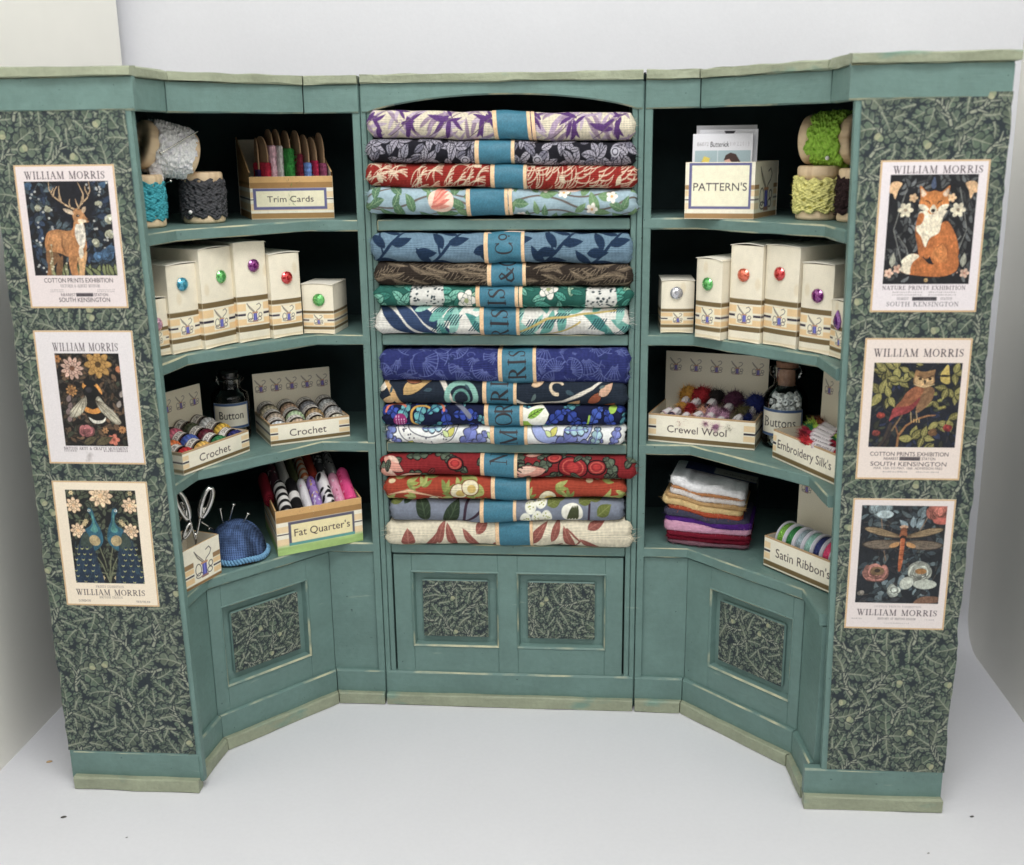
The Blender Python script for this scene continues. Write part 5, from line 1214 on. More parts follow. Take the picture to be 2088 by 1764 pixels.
    fb = bolt_shape(xL, xR, bL, tL, bR, tR, i*11+3, .022); off = b0-xL; sk = (.16, 0, 0, .05, .03, .02, .03, .02, .03, -.02, .03, .03, .01, .03, .01, .04)[i]
    def bmap(X, Y):
        _, yy, zz = fb(X+off, Y); sm = np.clip(1-abs(Y-VC)/1.1, 0, 1)
        return b0+X-sk*(Y-VC)*.6+0*yy, yy-.012*np.sin(np.pi*X/bw), zz
    mb = MB(); bc.patch(mb, bmap, 0)
    if i in (0, 3, 6, 4):                                  # loose outer end of the paper
        c2 = Cv(.12 if i != 4 else bw*.9, 1.9 if i != 4 else .14, 40, (226, 188, 146) if i != 4 else (226, 200, 186))
        if i != 4: c2.patch(mb, lambda X, Y: (lambda r: (b1+X-.02-sk*(Y-.95)*.6+.05, r[1]-.03-.04*X, r[2]))(fb(X+b1-xL, Y+VC-.95)), 0)
        else: c2.patch(mb, lambda X, Y: (lambda r: (b0+.12+X, r[1]-.03, r[2]))(fb(X+off, Y+VC+q*.86)), 0)
    obj('paper_band', mb, M['print'], o)
# ------------------------------------------------------------------ cream cartons with a jewel on the front
D2R = math.pi/180
def carton(label, BL, ang, w_, h_, d, gem, gz, gx, bz, bs, seed, shape='round', gr=.235, olive=OLIVE):
    t = thing('jewel_carton', label, 'carton', (*BL, 15.285), ang*D2R, 'cream cartons standing on the second shelves')
    g = np.random.default_rng(seed); CR = (226, 217, 194)
    fr = Cv(w_, h_, 46, CR); a, b = w_*.5-.30, w_*.5+.30
    bands(fr, 0, w_, bz, bs, olive, dash=[(0, a-.06), (b+.06, w_)])
    emblem(fr, w_*.5+.02, bz+.56*bs, .62*bs, (234, 224, 196))
    fr.rect(0, .05, w_, .05+.09, (206, 180, 134), .35); fr.ell(g.uniform(.1, w_), h_*g.uniform(.5, .9), .1, .2, (206, 184, 140), a=.3, soft=.06); fr.grain(.025, .2, seed)
    sd = Cv(d, h_, 30, CR); bands(sd, 0, d, bz, bs, olive); sd.grain(.025, .2, seed+1)
    mb = MB(); bw = .035+.02*g.random(); r = .05
    fr.patch(mb, lambda X, Y: (X, -bw*np.sin(np.pi*X/w_)*np.sin(np.pi*Y/h_)**.6+.03*((2*X/w_-1)**8)+.006*vnoise2(X, Y, seed, .7), Y))
    sd.patch(mb, lambda X, Y: (-bw*np.sin(np.pi*X/d)*np.sin(np.pi*Y/h_)+0*X, .03+X, Y), flip=True)
    sd.patch(mb, lambda X, Y: (w_+bw*np.sin(np.pi*X/d)*np.sin(np.pi*Y/h_)+0*X, .03+X, Y))
    mb.add([(0, d, 0), (w_, d, 0), (w_, d, h_), (0, d, h_), (0, .03, 0), (w_, .03, 0)], [(0, 3, 2, 1), (0, 1, 5, 4)], 0, CR)
    obj('body', mb, M['print'], t)
    # tucked lid flap, lifting a little along the front edge
    X, Y = np.meshgrid(np.linspace(-.015, w_+.015, 14), np.linspace(-.03, d, 12))
    lift = .025+.05*g.random(); Z = h_+.012+lift*np.sin(np.pi*np.clip(X/w_, 0, 1))*np.clip(1-Y/d*1.3, 0, 1)+.02*g.normal()*X/w_
    mb = MB(); gridmesh(mb, X, Y, Z, 0, (232, 226, 210)); gridmesh(mb, X, Y, Z-.02, 0, (200, 192, 172), flip=True)
    for row in (0, -1): gridmesh(mb, np.stack([X[row], X[row]]), np.stack([Y[row], Y[row]]), np.stack([Z[row]-.02, Z[row]]), 0, (232, 226, 210))
    for c in (0, -1): gridmesh(mb, np.stack([X[:, c], X[:, c]]), np.stack([Y[:, c], Y[:, c]]), np.stack([Z[:, c]-.02, Z[:, c]]), 0, (232, 226, 210))
    obj('lid', mb, M['paper'], t)
    X, Y = np.meshgrid(np.linspace(.03, w_-.02, 12), np.linspace(-.07, .4, 5)); Z = .006+.05*np.clip(-Y/.07, 0, 1)*(.4+.6*np.sin(np.pi*X/w_*1.0+g.uniform(-.5, .5)))
    mb = MB(); gridmesh(mb, X, Y, Z, 0, (236, 232, 222)); gridmesh(mb, X, Y, Z-.012, 0, (220, 214, 200), flip=True); obj('base_flap', mb, M['paper'], t)
    # jewel: faceted, glued on
    mb = MB()
    if shape == 'round':
        n = 12; V = []; F = []
        for k in range(n):
            q = 2*math.pi*k/n; V += [(gr*math.cos(q), 0, gr*math.sin(q)), (gr*math.cos(q), -.04, gr*math.sin(q)), (gr*.74*math.cos(q+.26), -.10, gr*.74*math.sin(q+.26)), (gr*.42*math.cos(q), -.14, gr*.42*math.sin(q))]
        V.append((0, -.145, 0))
        for k in range(n):
            a, b = 4*k, 4*((k+1) % n)
            F += [(a, b, b+1, a+1), (a+1, b+1, a+2), (b+1, b+2, a+2), (a+2, b+2, b+3), (a+2, b+3, a+3), (a+3, b+3, 4*n)]
        mb.add(V, F, 0, T=TR((w_*gx, -bw-.005, gz)))
    else:
        pts = [(0, .36), (.12, .22), (.22, .02), (.20, -.16), (.10, -.27), (-.06, -.26), (-.17, -.14), (-.2, .02), (-.1, .22)]; n = len(pts); V = []; F = []
        for s, y in ((1, 0), (1, -.04), (.72, -.10), (.4, -.13)): V += [(s*x, y, s*z) for x, z in pts]
        V.append((0, -.135, 0))
        for r in range(3):
            for k in range(n): F.append((r*n+k, r*n+(k+1) % n, (r+1)*n+(k+1) % n, (r+1)*n+k))
        F += [(3*n+k, 3*n+(k+1) % n, 4*n) for k in range(n)]; mb.add(V, F, 0, T=TR((w_*gx, -bw-.005, gz)))
    obj('jewel', mb, gem, t)
for nm, c in (('cyan', (36, 158, 190)), ('green', (84, 184, 84)), ('purple', (128, 22, 122)), ('red', (206, 22, 26)), ('pink', (216, 160, 190)), ('clear', (206, 206, 214)), ('coral', (226, 96, 58)), ('violet', (104, 34, 128))): gemmat(nm, c)
for a in (
 ('short cream carton with a pink jewel at the left end of its shelf', (-11.66, -4.85), 63, 1.2, 1.95, 1.7, M['gem_pink'], 1.12, .5, .25, .66, 1),
 ('tall cream carton with a cyan jewel', (-11.02, -3.93), 60.6, 1.26, 3.03, 2.7, M['gem_cyan'], 2.36, .46, .36, .92, 2),
 ('wide tall cream carton with a light green jewel', (-10.23, -2.92), 64.6, 1.58, 3.47, 2.7, M['gem_green'], 2.46, .58, .31, 1.14, 3),
 ('tallest cream carton on the left wing, with a purple jewel', (-9.42, -1.66), 50.5, 1.31, 3.58, 2.7, M['gem_purple'], 2.74, .56, .38, 1.12, 4),
 ('cream carton with a red jewel beside the small green one', (-8.44, -.74), 48.5, 1.28, 3.08, 2.6, M['gem_red'], 2.2, .52, .32, .96, 5),
 ('small squat cream carton with a green jewel', (-7.62, .36), -4, 1.21, 1.88, 1.7, M['gem_green'], 1.30, .56, .18, .62, 6),
 ('small squat cream carton with a clear jewel', (5.80, .62), .5, 1.20, 1.95, 1.7, M['gem_clear'], 1.50, .45, .22, .60, 7),
 ('cream carton with a bright green jewel on the right wing', (6.98, -.12), -44.7, 1.15, 2.85, 2.6, M['gem_green'], 1.97, .5, .28, .92, 8),
 ('tall cream carton with a coral orange jewel', (8.1, -.81), -38.3, 1.27, 3.37, 2.6, M['gem_coral'], 2.36, .45, .38, 1.0, 9),
 ('tall cream carton with a red jewel next to the purple one', (9.21, -1.5), -49.9, 1.46, 3.43, 2.7, M['gem_red'], 2.50, .47, .42, 1.02, 10),
 ('cream carton with a round purple jewel on the right wing', (10.24, -2.73), -46.3, 1.23, 2.96, 2.6, M['gem_purple'], 1.92, .56, .32, 1.0, 11),
 ('short cream carton with a violet teardrop jewel', (11.06, -3.62), -72, 1.25, 1.86, 1.6, M['gem_violet'], 1.22, .44, .22, .72, 12, 'tear'),
): carton(*a)

# ------------------------------------------------------------------ lace on wooden reels
def reel(label, loc, rot, r, H, col, z0, z1, seed, rl=None, fr=40, holes=7, name='lace_reel'):
    t = thing(name, label, 'lace reel', loc, 0, 'wooden reels of lace on the top shelves', rot)
    mb = MB(); lathe(mb, [(r*.22, .25), (r*.22, 0.02), (r*.9, 0), (r*.98, .04), (r, .1), (r, .3), (r*.96, .34), (r*.84, .5), (r*.84, H-.5), (r*.96, H-.34), (r, H-.3), (r, H-.1), (r*.97, H-.03), (r*.9, H), (r*.5, H), (r*.42, H-.02), (r*.36, H-.16), (r*.2, H-.2), (r*.18, H-.5), (.001, H-.5)], 40, 0)
    obj('wooden_spool', mb, M['wood'], t)
    g = np.random.default_rng(seed); n, m = 230, 64; th = np.linspace(0, 2*math.pi, n, endpoint=False); v = np.linspace(0, 1, m)
    TH_, V_ = np.meshgrid(th, v); rl = rl or r*1.02
    e0 = z0+.05*np.sin(th*9+seed)+.05*vnoise(th*r, seed, .6); e1 = z1+.05*np.sin(th*10+seed)+.06*vnoise(th*r, seed+2, .7)
    Z = e0+(e1-e0)*V_; u = TH_*r
    knit = .05*fbm2(u*1.0, Z*1.25, seed+11, .10)+.03*np.sin(u*math.pi/.10+2*np.sin(Z*math.pi/.16))*np.sin(Z*math.pi/.085)
    hol = np.sin(u*math.pi/.27+.6*np.sin(Z*5))*np.sin(Z*math.pi/.25+seed)
    R = rl+.02+.04*fbm2(u, Z, seed, .5)+knit-.10*np.clip((hol-.72)/.2, 0, 1)*(holes > 0)+.025*np.sin(np.pi*V_)
    R[0] -= .1; R[-1] -= .1
    C = np.array(col)*(1+.10*fbm2(u, Z, seed+4, .12))[..., None]
    gridmesh_wrap(mb := MB(), R*np.cos(TH_), R*np.sin(TH_), Z, 0, lin(C), np.stack([u, Z, 0*Z], -1))
    k = g.integers(0, n, fr); row = g.integers(2, m-2, fr)
    P = np.stack([R[row, k]*np.cos(th[k]), R[row, k]*np.sin(th[k]), Z[row, k]], 1); D = np.stack([np.cos(th[k]), np.sin(th[k]), g.normal(size=fr)*.6], 1)
    fibres(mb, P, D, g.uniform(.03, .12, fr), .006, np.tile(np.array(col), (fr, 1)), 0, seed=seed)
    obj('lace', mb, M['yarn'], t)
    return t
def gridmesh_wrap(mb, X, Y, Z, mat_, C, W): gridmesh(mb, X, Y, Z, mat_, C=C, W=W, wrap=True)
def pin(label, a, b, parent=None, hr=.055, r=.017, group='steel pins', loc=(0, 0, 0)):
    mb = MB(); a = np.array(a, float); b = np.array(b, float)
    tube(mb, [a, a+(b-a)*.9, b], [r, r, r*.3], 8); M_ = aim(a, a+(a-b))
    lathe(mb, [(.001, .03), (hr*.7, .025), (hr, 0), (hr*.7, -.015), (r, -.03)], 14, 0, T=M_)
    o = obj('pin', mb, M['pin_steel'], parent, loc); tag(o, label, 'pin', group); return o
YT = SH[0]+.005
reel('upright wooden reel of turquoise lace against the left pillar', (-12.1, -2.72, YT), (0, 0, .3), .72, 1.76, (44, 158, 172), .28, 1.5, 3, holes=1)
reel('upright wooden reel of charcoal grey crochet trim', (-10.73, -.66, YT), (0, 0, .8), .74, 1.79, (70, 70, 74), .18, 1.56, 5, holes=1)
_ax = Vector((.655, .742, -.235)).normalized(); _q = Vector((0, 0, 1)).rotation_difference(_ax).to_euler()
_c = Vector((-11.57, -1.7, 22.10))-_ax*.95
wr = reel('reel of white lace lying across two upright reels', tuple(_c), tuple(_q), .82, 1.9, (236, 234, 240), .3, 1.72, 8, rl=.86, fr=80)
# hanging end of the white lace
mb = MB(); s = np.linspace(0, 1, 26); X, Y = np.meshgrid(np.linspace(-.22, .22, 14), s)
gridmesh(mb, X+.03*np.sin(Y*9), .05*np.sin(Y*6+X*4), -Y*1.0+.02*np.abs(np.sin(X*30))*np.abs(np.sin(Y*30)), 0, (230, 228, 234)); fibres(mb, np.stack([np.linspace(-.2, .2, 30), np.zeros(30), np.full(30, -1.0)], 1), np.tile((0, 0, -1.), (30, 1)), .06, .008, np.tile((206, 204, 214), (30, 1)), 0, seed=2)
o = obj('lace_tail', mb, M['yarn'], None); o.parent = wr; o.matrix_parent_inverse = wr.matrix_basis.inverted(); o.location = Vector((-11.62, -2.52, 22.05))*S; o.rotation_euler = (0, 0, .1)
pin('long steel pin stuck through the white lace', (-11.27, -2.84, 21.98), (-10.28, -1.80, 22.70), hr=.08, r=.026)
pin('steel pin head beside the turquoise reel', (-11.25, -2.2, 21.05), (-11.7, -2.0, 20.9))
tag(obj('pearl_pin', (lambda m: (lathe(m, [(.001, -.075), (.05, -.055), (.075, 0), (.05, .055), (.001, .075)], 16), m)[1])(MB()), M['pearl'], None, (-10.93, -1.47, YT+.42)), 'pearl headed pin in the charcoal trim', 'pin', 'pearl headed pins')
reel('upright wooden reel of pale yellow lace', (10.93, -.98, YT), (0, 0, 2.2), .72, 1.79, (212, 206, 116), .26, 1.40, 12, rl=.78, fr=120)
_ax = Vector((.80, -.60, 0)).normalized(); _q = Vector((0, 0, 1)).rotation_difference(_ax).to_euler(); _c = Vector((11.33, -.95, 22.16))-_ax*.92
reel('reel of lime green lace lying on top of two reels', tuple(_c), tuple(_q), .82, 1.84, (142, 190, 34), .34, 1.52, 15, rl=.87, fr=60)
reel('upright wooden reel of dark brown lace behind the right pillar', (12.05, -2.15, YT), (0, 0, 1.0), .70, 1.72, (46, 30, 32), .24, 1.46, 18, fr=120)
tag(obj('pearl_pin', (lambda m: (lathe(m, [(.001, -.075), (.05, -.055), (.075, 0), (.05, .055), (.001, .075)], 16), m)[1])(MB()), M['pearl'], None, (11.02, -1.72, 21.57)), 'pearl headed pin under the lime lace', 'pin', 'pearl headed pins')
pin('steel pin in the yellow lace', (11.32, -1.68, YT+.52), (11.0, -1.3, YT+.42), hr=.04)

# ------------------------------------------------------------------ open boxes and trays
def wallpanel(mb, cv, p0, ux, outward, h0, h1, th=.05, rim=(176, 138, 92)):
    """card wall: printed outside, plain inside, height running from h0 to h1"""
    p0 = np.array(p0, float); ux = np.array(ux, float); nrm = np.array(outward, float)
    hh = lambda X: h0+(h1-h0)*X/cv.w
    def f(X, Y, o):
        Z = np.minimum(Y, hh(X)); P = p0[:, None, None]+ux[:, None, None]*X+nrm[:, None, None]*o; return P[0], P[1], P[2]+Z
    fl = np.dot(np.cross(ux, (0, 0, 1)), nrm) < 0
    cv.patch(mb, lambda X, Y: f(X, Y, 0), 0, flip=fl)
    X, Y = np.meshgrid(np.linspace(0, cv.w, 8), np.linspace(0, 1, 3)); a = p0[:, None, None]+ux[:, None, None]*X-nrm[:, None, None]*th
    gridmesh(mb, a[0], a[1], a[2]+Y*hh(X), 0, (214, 204, 180), flip=not fl)
    x = np.linspace(0, cv.w, 12); A_ = p0[:, None]+ux[:, None]*x; B_ = A_-nrm[:, None]*th
    gridmesh(mb, np.stack([A_[0], B_[0]]), np.stack([A_[1], B_[1]]), np.stack([A_[2]+hh(x)]*2), 0, rim)
def floorpanel(mb, w_, d, z=.02, col=(206, 196, 170)): mb.add([(0, 0, z), (w_, 0, z), (w_, d, z), (0, d, z), (0, 0, 0), (w_, 0, 0), (w_, d, 0), (0, d, 0)], [(0, 1, 2, 3), (7, 6, 5, 4), (0, 4, 5, 1)], 0, col)
CRM = (230, 223, 202)
def tray(label, txt, BL, zs, ang, w_, d, hf, hb, n_emb, tw, th_, seed, tx=.5, dash=(.3, .42), tz=.5):
    t = thing('labelled_tray', label, 'tray', (*BL, zs), ang*D2R, 'shallow labelled card trays')
    cv = Cv(w_, hf, 58, CRM); cv.rect(0, .07, w_, .07+.15*hf, OLIVE); cv.rect(0, hf-.06, w_, hf, (176, 140, 94))
    for x0, x1 in ((0, dash[0]), (w_-dash[1], w_)):
        cv.rect(x0, hf*.27, x1, hf*.46, TAN, .8); cv.rect(x0, hf*.62, x1, hf*.82, TAN, .8); cv.rect(x0, hf*.50, x1, hf*.57, INK)
    cv.sans(txt, w_*tx, hf*tz, th_, (58, 44, 48), width=tw); cv.grain(.02, .15, seed)
    mb = MB(); wallpanel(mb, cv, (0, 0, 0), (1, 0, 0), (0, -1, 0), hf, hf)
    obj('front_panel', mb, M['print'], t)
    mb = MB(); sv = Cv(d, hf, 30, CRM); sv.rect(0, .07, d, .07+.15*hf, OLIVE, .7); sv.rect(0, hf*.50, d, hf*.57, INK); sv.rect(0, hf*.85, d, hf, OLIVE, .6); sv.rect(0, hf*.27, d, hf*.46, TAN, .4)
    wallpanel(mb, sv, (0, .002, 0), (0, 1, 0), (-1, 0, 0), hf, hf); wallpanel(mb, sv, (w_, .002, 0), (0, 1, 0), (1, 0, 0), hf, hf)
    floorpanel(mb, w_, d); obj('tray_body', mb, M['print'], t)
    bv = Cv(w_, hb, 46, (222, 213, 190))
    for k in range(n_emb): emblem(bv, w_*(.5+k)/n_emb+.0, hb-.55, .52, None, (96, 86, 86), (96, 84, 150))
    mb = MB(); bv.patch(mb, lambda X, Y: (X, d-.01+.03*np.sin(np.pi*X/w_)+.02*(Y/hb)**2, Y)); bv.A[:] = (216, 207, 186); bv.patch(mb, lambda X, Y: (X, d+.03+.03*np.sin(np.pi*X/w_)+.02*(Y/hb)**2, Y), flip=True)
    obj('back_panel', mb, M['print'], t); return t
def to_world(BL, zs, ang, p):
    a = ang*D2R; return (BL[0]+p[0]*math.cos(a)-p[1]*math.sin(a), BL[1]+p[0]*math.sin(a)+p[1]*math.cos(a), zs+p[2])

def stripes_box(cv, frame, zoff=0.0, green=False):
    w_, h_ = cv.w, cv.h
    cv.rect(0, h_*.86, w_, h_, (204, 158, 92)); cv.rect(0, h_*.73, w_, h_*.86, (160, 118, 60)); cv.rect(0, h_*.50, w_, h_*.64, TAN, .75); cv.rect(0, h_*.45, w_, h_*.475, INK); cv.rect(0, h_*.20, w_, h_*.36, TAN, .75)
    cv.rect(0, .02, w_, h_*.14, (160, 122, 66) if not green else (150, 186, 98))
    if green:
        X, Y = np.meshgrid(cv.x, cv.y); m = np.clip((h_*.24-Y)/(h_*.08), 0, 1)[..., None]; cv.A = cv.A*(1-m)+np.array((150, 184, 100))*m*(1+.06*vnoise2(X, Y*8, 3, .7)[..., None])+0*m
def big_box(name, label, group, BL, zs, ang, w_, d, hf, hs0, hs1, hbk, front, side, seed, skew=0.0):
    q = math.hypot(skew, 1); us = (skew/q, 1/q, 0)
    t = thing(name, label, 'box', (*BL, zs), ang*D2R, group)
    cv = Cv(w_, hf, 58, CRM); front(cv); cv.grain(.03, .12, seed)
    mb = MB(); wallpanel(mb, cv, (0, 0, 0), (1, 0, 0), (0, -1, 0), hf, hf, rim=(206, 164, 104)); obj('front_panel', mb, M['print'], t)
    mb = MB(); sv = Cv(d, max(hs0, hs1), 34, CRM); side(sv); sv.grain(.03, .12, seed+1)
    wallpanel(mb, sv, (0, .002, 0), us, (-1/q, skew/q, 0), hs0, hs1, rim=(206, 164, 104)); wallpanel(mb, sv, (w_, .002, 0), us, (1/q, -skew/q, 0), hs0, hs1, rim=(206, 164, 104))
    sx_, sy_ = us[0]*d, us[1]*d; mb.add([(0, 0, .02), (w_, 0, .02), (w_+sx_, sy_, .02), (sx_, sy_, .02)], [(0, 1, 2, 3)], 0, (206, 196, 170)); bk = Cv(w_, hbk, 10, (206, 190, 156)); wallpanel(mb, bk, (sx_, sy_, 0), (1, 0, 0), (0, 1, 0), hbk, hbk); obj('box_body', mb, M['print'], t)
    return t
FRB = (98, 98, 142)
# trim cards
def tf(cv):
    stripes_box(cv, None); w_, h_ = cv.w, cv.h; cv.rect(w_*.035, h_*.22, w_*.92, h_*.72, FRB); cv.rect(w_*.07, h_*.29, w_*.89, h_*.66, (230, 222, 188)); cv.sans('Trim Cards', w_*.48, h_*.40, h_*.14, (58, 50, 56), width=w_*.56)
def ts(cv):
    cv.A[:] = (200, 152, 92); h_ = 1.55; cv.rect(0, h_*.80, cv.w, h_*.86, (160, 118, 60)); cv.rect(0, h_*.16, cv.w, h_*.73, CRM); cv.rect(0, h_*.50, cv.w, h_*.64, TAN, .7); cv.rect(0, h_*.45, cv.w, h_*.475, INK); cv.rect(0, h_*.2, cv.w, h_*.36, TAN, .7); cv.rect(0, 0, cv.w, h_*.14, (160, 122, 66))
TB, TA = (-9.46, .82), 8.5
big_box('trim_card_box', 'box labelled Trim Cards with high sloping sides', 'large labelled card boxes', TB, YT, TA, 3.06, 3.2, 1.55, 1.7, 3.0, 2.9, tf, ts, 21, -.30)
def trim_card(label, x, y, col, wz, top, tk, seed, shag=0, yaw=0.0, tilt=0.0):
    p = to_world(TB, YT, TA, (x, y, .06)); t = thing('trim_card', label, 'trim card', p, 0, 'thread cards in the trim card box', (0, tilt, TA*D2R+yaw))
    # oval topped card standing front to back
    mb = MB(); d = 1.15; pts = [(0, 0), (d, 0), (d, top-.75)]+[(d/2+d/2*math.cos(a), top-.75+.75*math.sin(a)) for a in np.linspace(.25, math.pi-.25, 12)]+[(0, top-.75)]
    n = len(pts); V = [(-.025, a, b) for a, b in pts]+[(.025, a, b) for a, b in pts]
    mb.add(V, [tuple(range(n)), tuple(range(n, 2*n))[::-1]]+[(i, n+i, n+(i+1) % n, (i+1) % n) for i in range(n)], 0, fix=True); obj('card', mb, M['card'], t)
    g = np.random.default_rng(seed); m = 60; th = np.linspace(0, 2*math.pi, 56, endpoint=False); TH_, Z = np.meshgrid(th, np.linspace(.1, wz, m))
    rr = 1+.10*np.abs(np.sin(Z*math.pi/.09))+.06*vnoise2(TH_*3, Z, seed, .3); ex = lambda v: np.sign(v)*np.abs(v)**.6
    X = ex(np.cos(TH_))*tk*rr; Y = d/2+ex(np.sin(TH_))*(d/2+.05)*(1+.02*np.sin(Z*math.pi/.09)); X[0] *= .1; X[-1] *= .2
    C = np.array(col)*(1+.2*vnoise2(TH_*4, Z, seed, .1))[..., None]
    gridmesh(mb := MB(), X, Y, Z, 0, C=lin(np.clip(C, 0, 255)), W=np.stack([TH_, Z, 0*Z], -1), wrap=True)
    k = 40+shag; a = g.integers(0, 56, k); b = g.integers(0, m, k)
    P = np.stack([X[b, a], Y[b, a], Z[b, a]], 1); D = np.stack([np.cos(th[a])*.6, np.sin(th[a])-.3, g.uniform(-.2, 1.2, k)], 1)
    fibres(mb, P, D, g.uniform(.05, .12, k)*(2.6 if shag > 100 else 1), .010, np.array(col)*g.uniform(.7, 1.25, (k, 1)), 0, seed=seed)
    obj('thread_wrap', mb, M['yarn'], t)
for k, (lab, x, y, c, wz, tp, tk, sh, yaw) in enumerate((
 ('trim card wound with dark purple thread at the left end', .34, .35, (50, 30, 76), 1.75, 2.9, .10, 0, .26), ('trim card wound with crimson thread', .72, .12, (176, 20, 52), 2.0, 2.95, .15, 20, .56),
 ('trim card wound with pale pink braid', .93, .22, (216, 168, 180), 2.62, 3.2, .14, 30, .44), ('trim card wound with black and white braid', 1.20, .20, (190, 184, 180), 2.6, 3.2, .12, 30, .44),
 ('trim card wound with shaggy green trim', 1.55, .18, (34, 124, 44), 2.5, 3.15, .19, 420, .44), ('trim card wound with maroon thread', 1.92, .20, (110, 22, 44), 2.3, 3.15, .12, 140, .44),
 ('trim card wound with light blue braid', 2.22, .16, (92, 128, 190), 1.98, 3.0, .13, 20, .44), ('trim card wound with magenta cord', 2.50, .18, (168, 14, 66), 2.05, 2.9, .10, 10, .44), ('trim card wound with glittery mauve ribbon at the right end', 2.78, .18, (140, 62, 96), 1.95, 3.05, .13, 10, .40))):
    trim_card(lab, x, y, c, wz, tp, tk, 60+k, sh, yaw)
# patterns
def pf(cv):
    w_, h_ = cv.w, cv.h; cv.rect(0, .02, w_, h_*.10, (160, 122, 74)); cv.rect(0, h_*.52, w_, h_*.60, (166, 130, 84)); cv.rect(0, h_*.40, w_, h_*.50, TAN, .7); cv.rect(0, h_*.33, w_, h_*.35, INK); cv.rect(0, h_*.17, w_, h_*.28, TAN, .5)
    cv.rect(w_*.055, h_*.18, w_*.95, h_*.985, FRB); cv.rect(w_*.095, h_*.225, w_*.915, h_*.94, (232, 226, 196)); cv.sans("PATTERN'S", w_*.505, h_*.50, h_*.135, (52, 46, 56), width=w_*.77)
def ps(cv):
    h_ = cv.h; cv.rect(0, .02, cv.w, h_*.10, (160, 122, 74)); cv.rect(0, h_*.52, cv.w, h_*.60, (166, 130, 84)); cv.rect(0, h_*.40, cv.w, h_*.50, TAN, .7); cv.rect(0, h_*.33, cv.w, h_*.35, INK); cv.rect(0, h_*.17, cv.w, h_*.28, TAN, .5); emblem(cv, cv.w*.5, .9, 1.5, (230, 224, 204))
PB, PA = (6.48, -.34), -11.5
big_box('pattern_box', "cream box labelled PATTERN'S with a blue frame", 'large labelled card boxes', PB, YT, PA, 2.38, 2.5, 1.93, 1.93, 1.93, 1.93, pf, ps, 25, .27)
def envelope(label, x, y, w_, h_, kind, lean, yaw):
    cv = Cv(w_, h_, 52, (206, 206, 212))
    if kind == 0:
        cv.rect(w_*.04, h_*.1, w_*.97, h_*.80, (150, 172, 178)); cv.rect(w_*.415, h_*.1, w_*.43, h_*.8, (190, 200, 204))
        cv.sans('B6072', w_*.17, h_*.855, h_*.045, (150, 146, 150), width=w_*.19); cv.sans('Butterick', w_*.45, h_*.845, h_*.06, (30, 28, 32), width=w_*.31, slant=.08); cv.sans('8 W Z 2 0 1 3', w_*.78, h_*.855, h_*.045, (170, 166, 172), width=w_*.32)
        c, n = math.cos(-.30), math.sin(-.30)
        Q = [(w_*.20+x_*c-y_*n, h_*.615+x_*n+y_*c) for x_, y_ in ((-.13, -.36), (.13, -.36), (.15, -.2), (.11, -.05), (.13, .1), (.11, .32), (-.11, .32), (-.13, .1), (-.10, -.05), (-.14, -.2))]
        cv.poly(Q, (214, 190, 60)); cv.stroke([Q[2], Q[9]], .03, (150, 60, 50)); cv.stroke([Q[4], Q[7]], .03, (70, 70, 60))
        cv.poly([(w_*a, h_*b) for a, b in ((.56, .50), (.545, .56), (.52, .60), (.54, .63), (.55, .69), (.60, .74), (.68, .72), (.72, .64), (.70, .56), (.74, .46), (.58, .44))], (206, 158, 140))
        cv.poly([(w_*a, h_*b) for a, b in ((.53, .68), (.56, .745), (.64, .775), (.73, .755), (.785, .69), (.83, .64), (.85, .58), (.80, .53), (.74, .55), (.71, .62), (.66, .66), (.62, .70))], (64, 44, 38)); cv.ell(w_*.80, h_*.585, .12, .13, (52, 36, 32)); cv.stroke([(w_*.565, h_*.645), (w_*.585, h_*.648)], .02, (60, 40, 40))
    else:
        cv.rect(w_*.12, h_*.1, w_*.9, h_*.86, (190, 190, 198))
        if kind == 1: cv.poly([(w_*.42, h_*.985), (w_*.62, h_*.985), (w_*.58, h_*.94), (w_*.46, h_*.94)], (50, 48, 56))
        for k in range(7): cv.rect(w_*(.86+.012*k), h_*.35, w_*(.866+.012*k), h_*.56, (120, 120, 130))
    mb = MB(); cv.patch(mb, lambda X, Y: (X, .01*np.sin(3*X), Y)); cbox(mb, (0, .015, 0), (w_, .06, h_), .004, 0, 0, (190, 190, 196))
    o = obj('pattern_envelope', mb, M['print'], None, to_world(PB, YT, PA, (x, y, .05)), rot=(lean, 0, PA*D2R+yaw)); tag(o, label, 'envelope', 'paper pattern envelopes in the pattern box')
envelope('front pattern envelope showing a woman and a yellow sash', .16, .28, 2.06, 2.84, 0, -.10, 0)
envelope('plain grey envelope second behind the woman envelope', .34, .62, 2.02, 2.98, 1, -.08, -.04)
envelope('rearmost pale envelope in the pattern box', .20, 1.05, 2.1, 3.12, 2, -.06, .03)
envelope('short envelope low at the back right of the pattern box', 1.0, 1.75, 1.25, 2.05, 2, -.05, -.1)

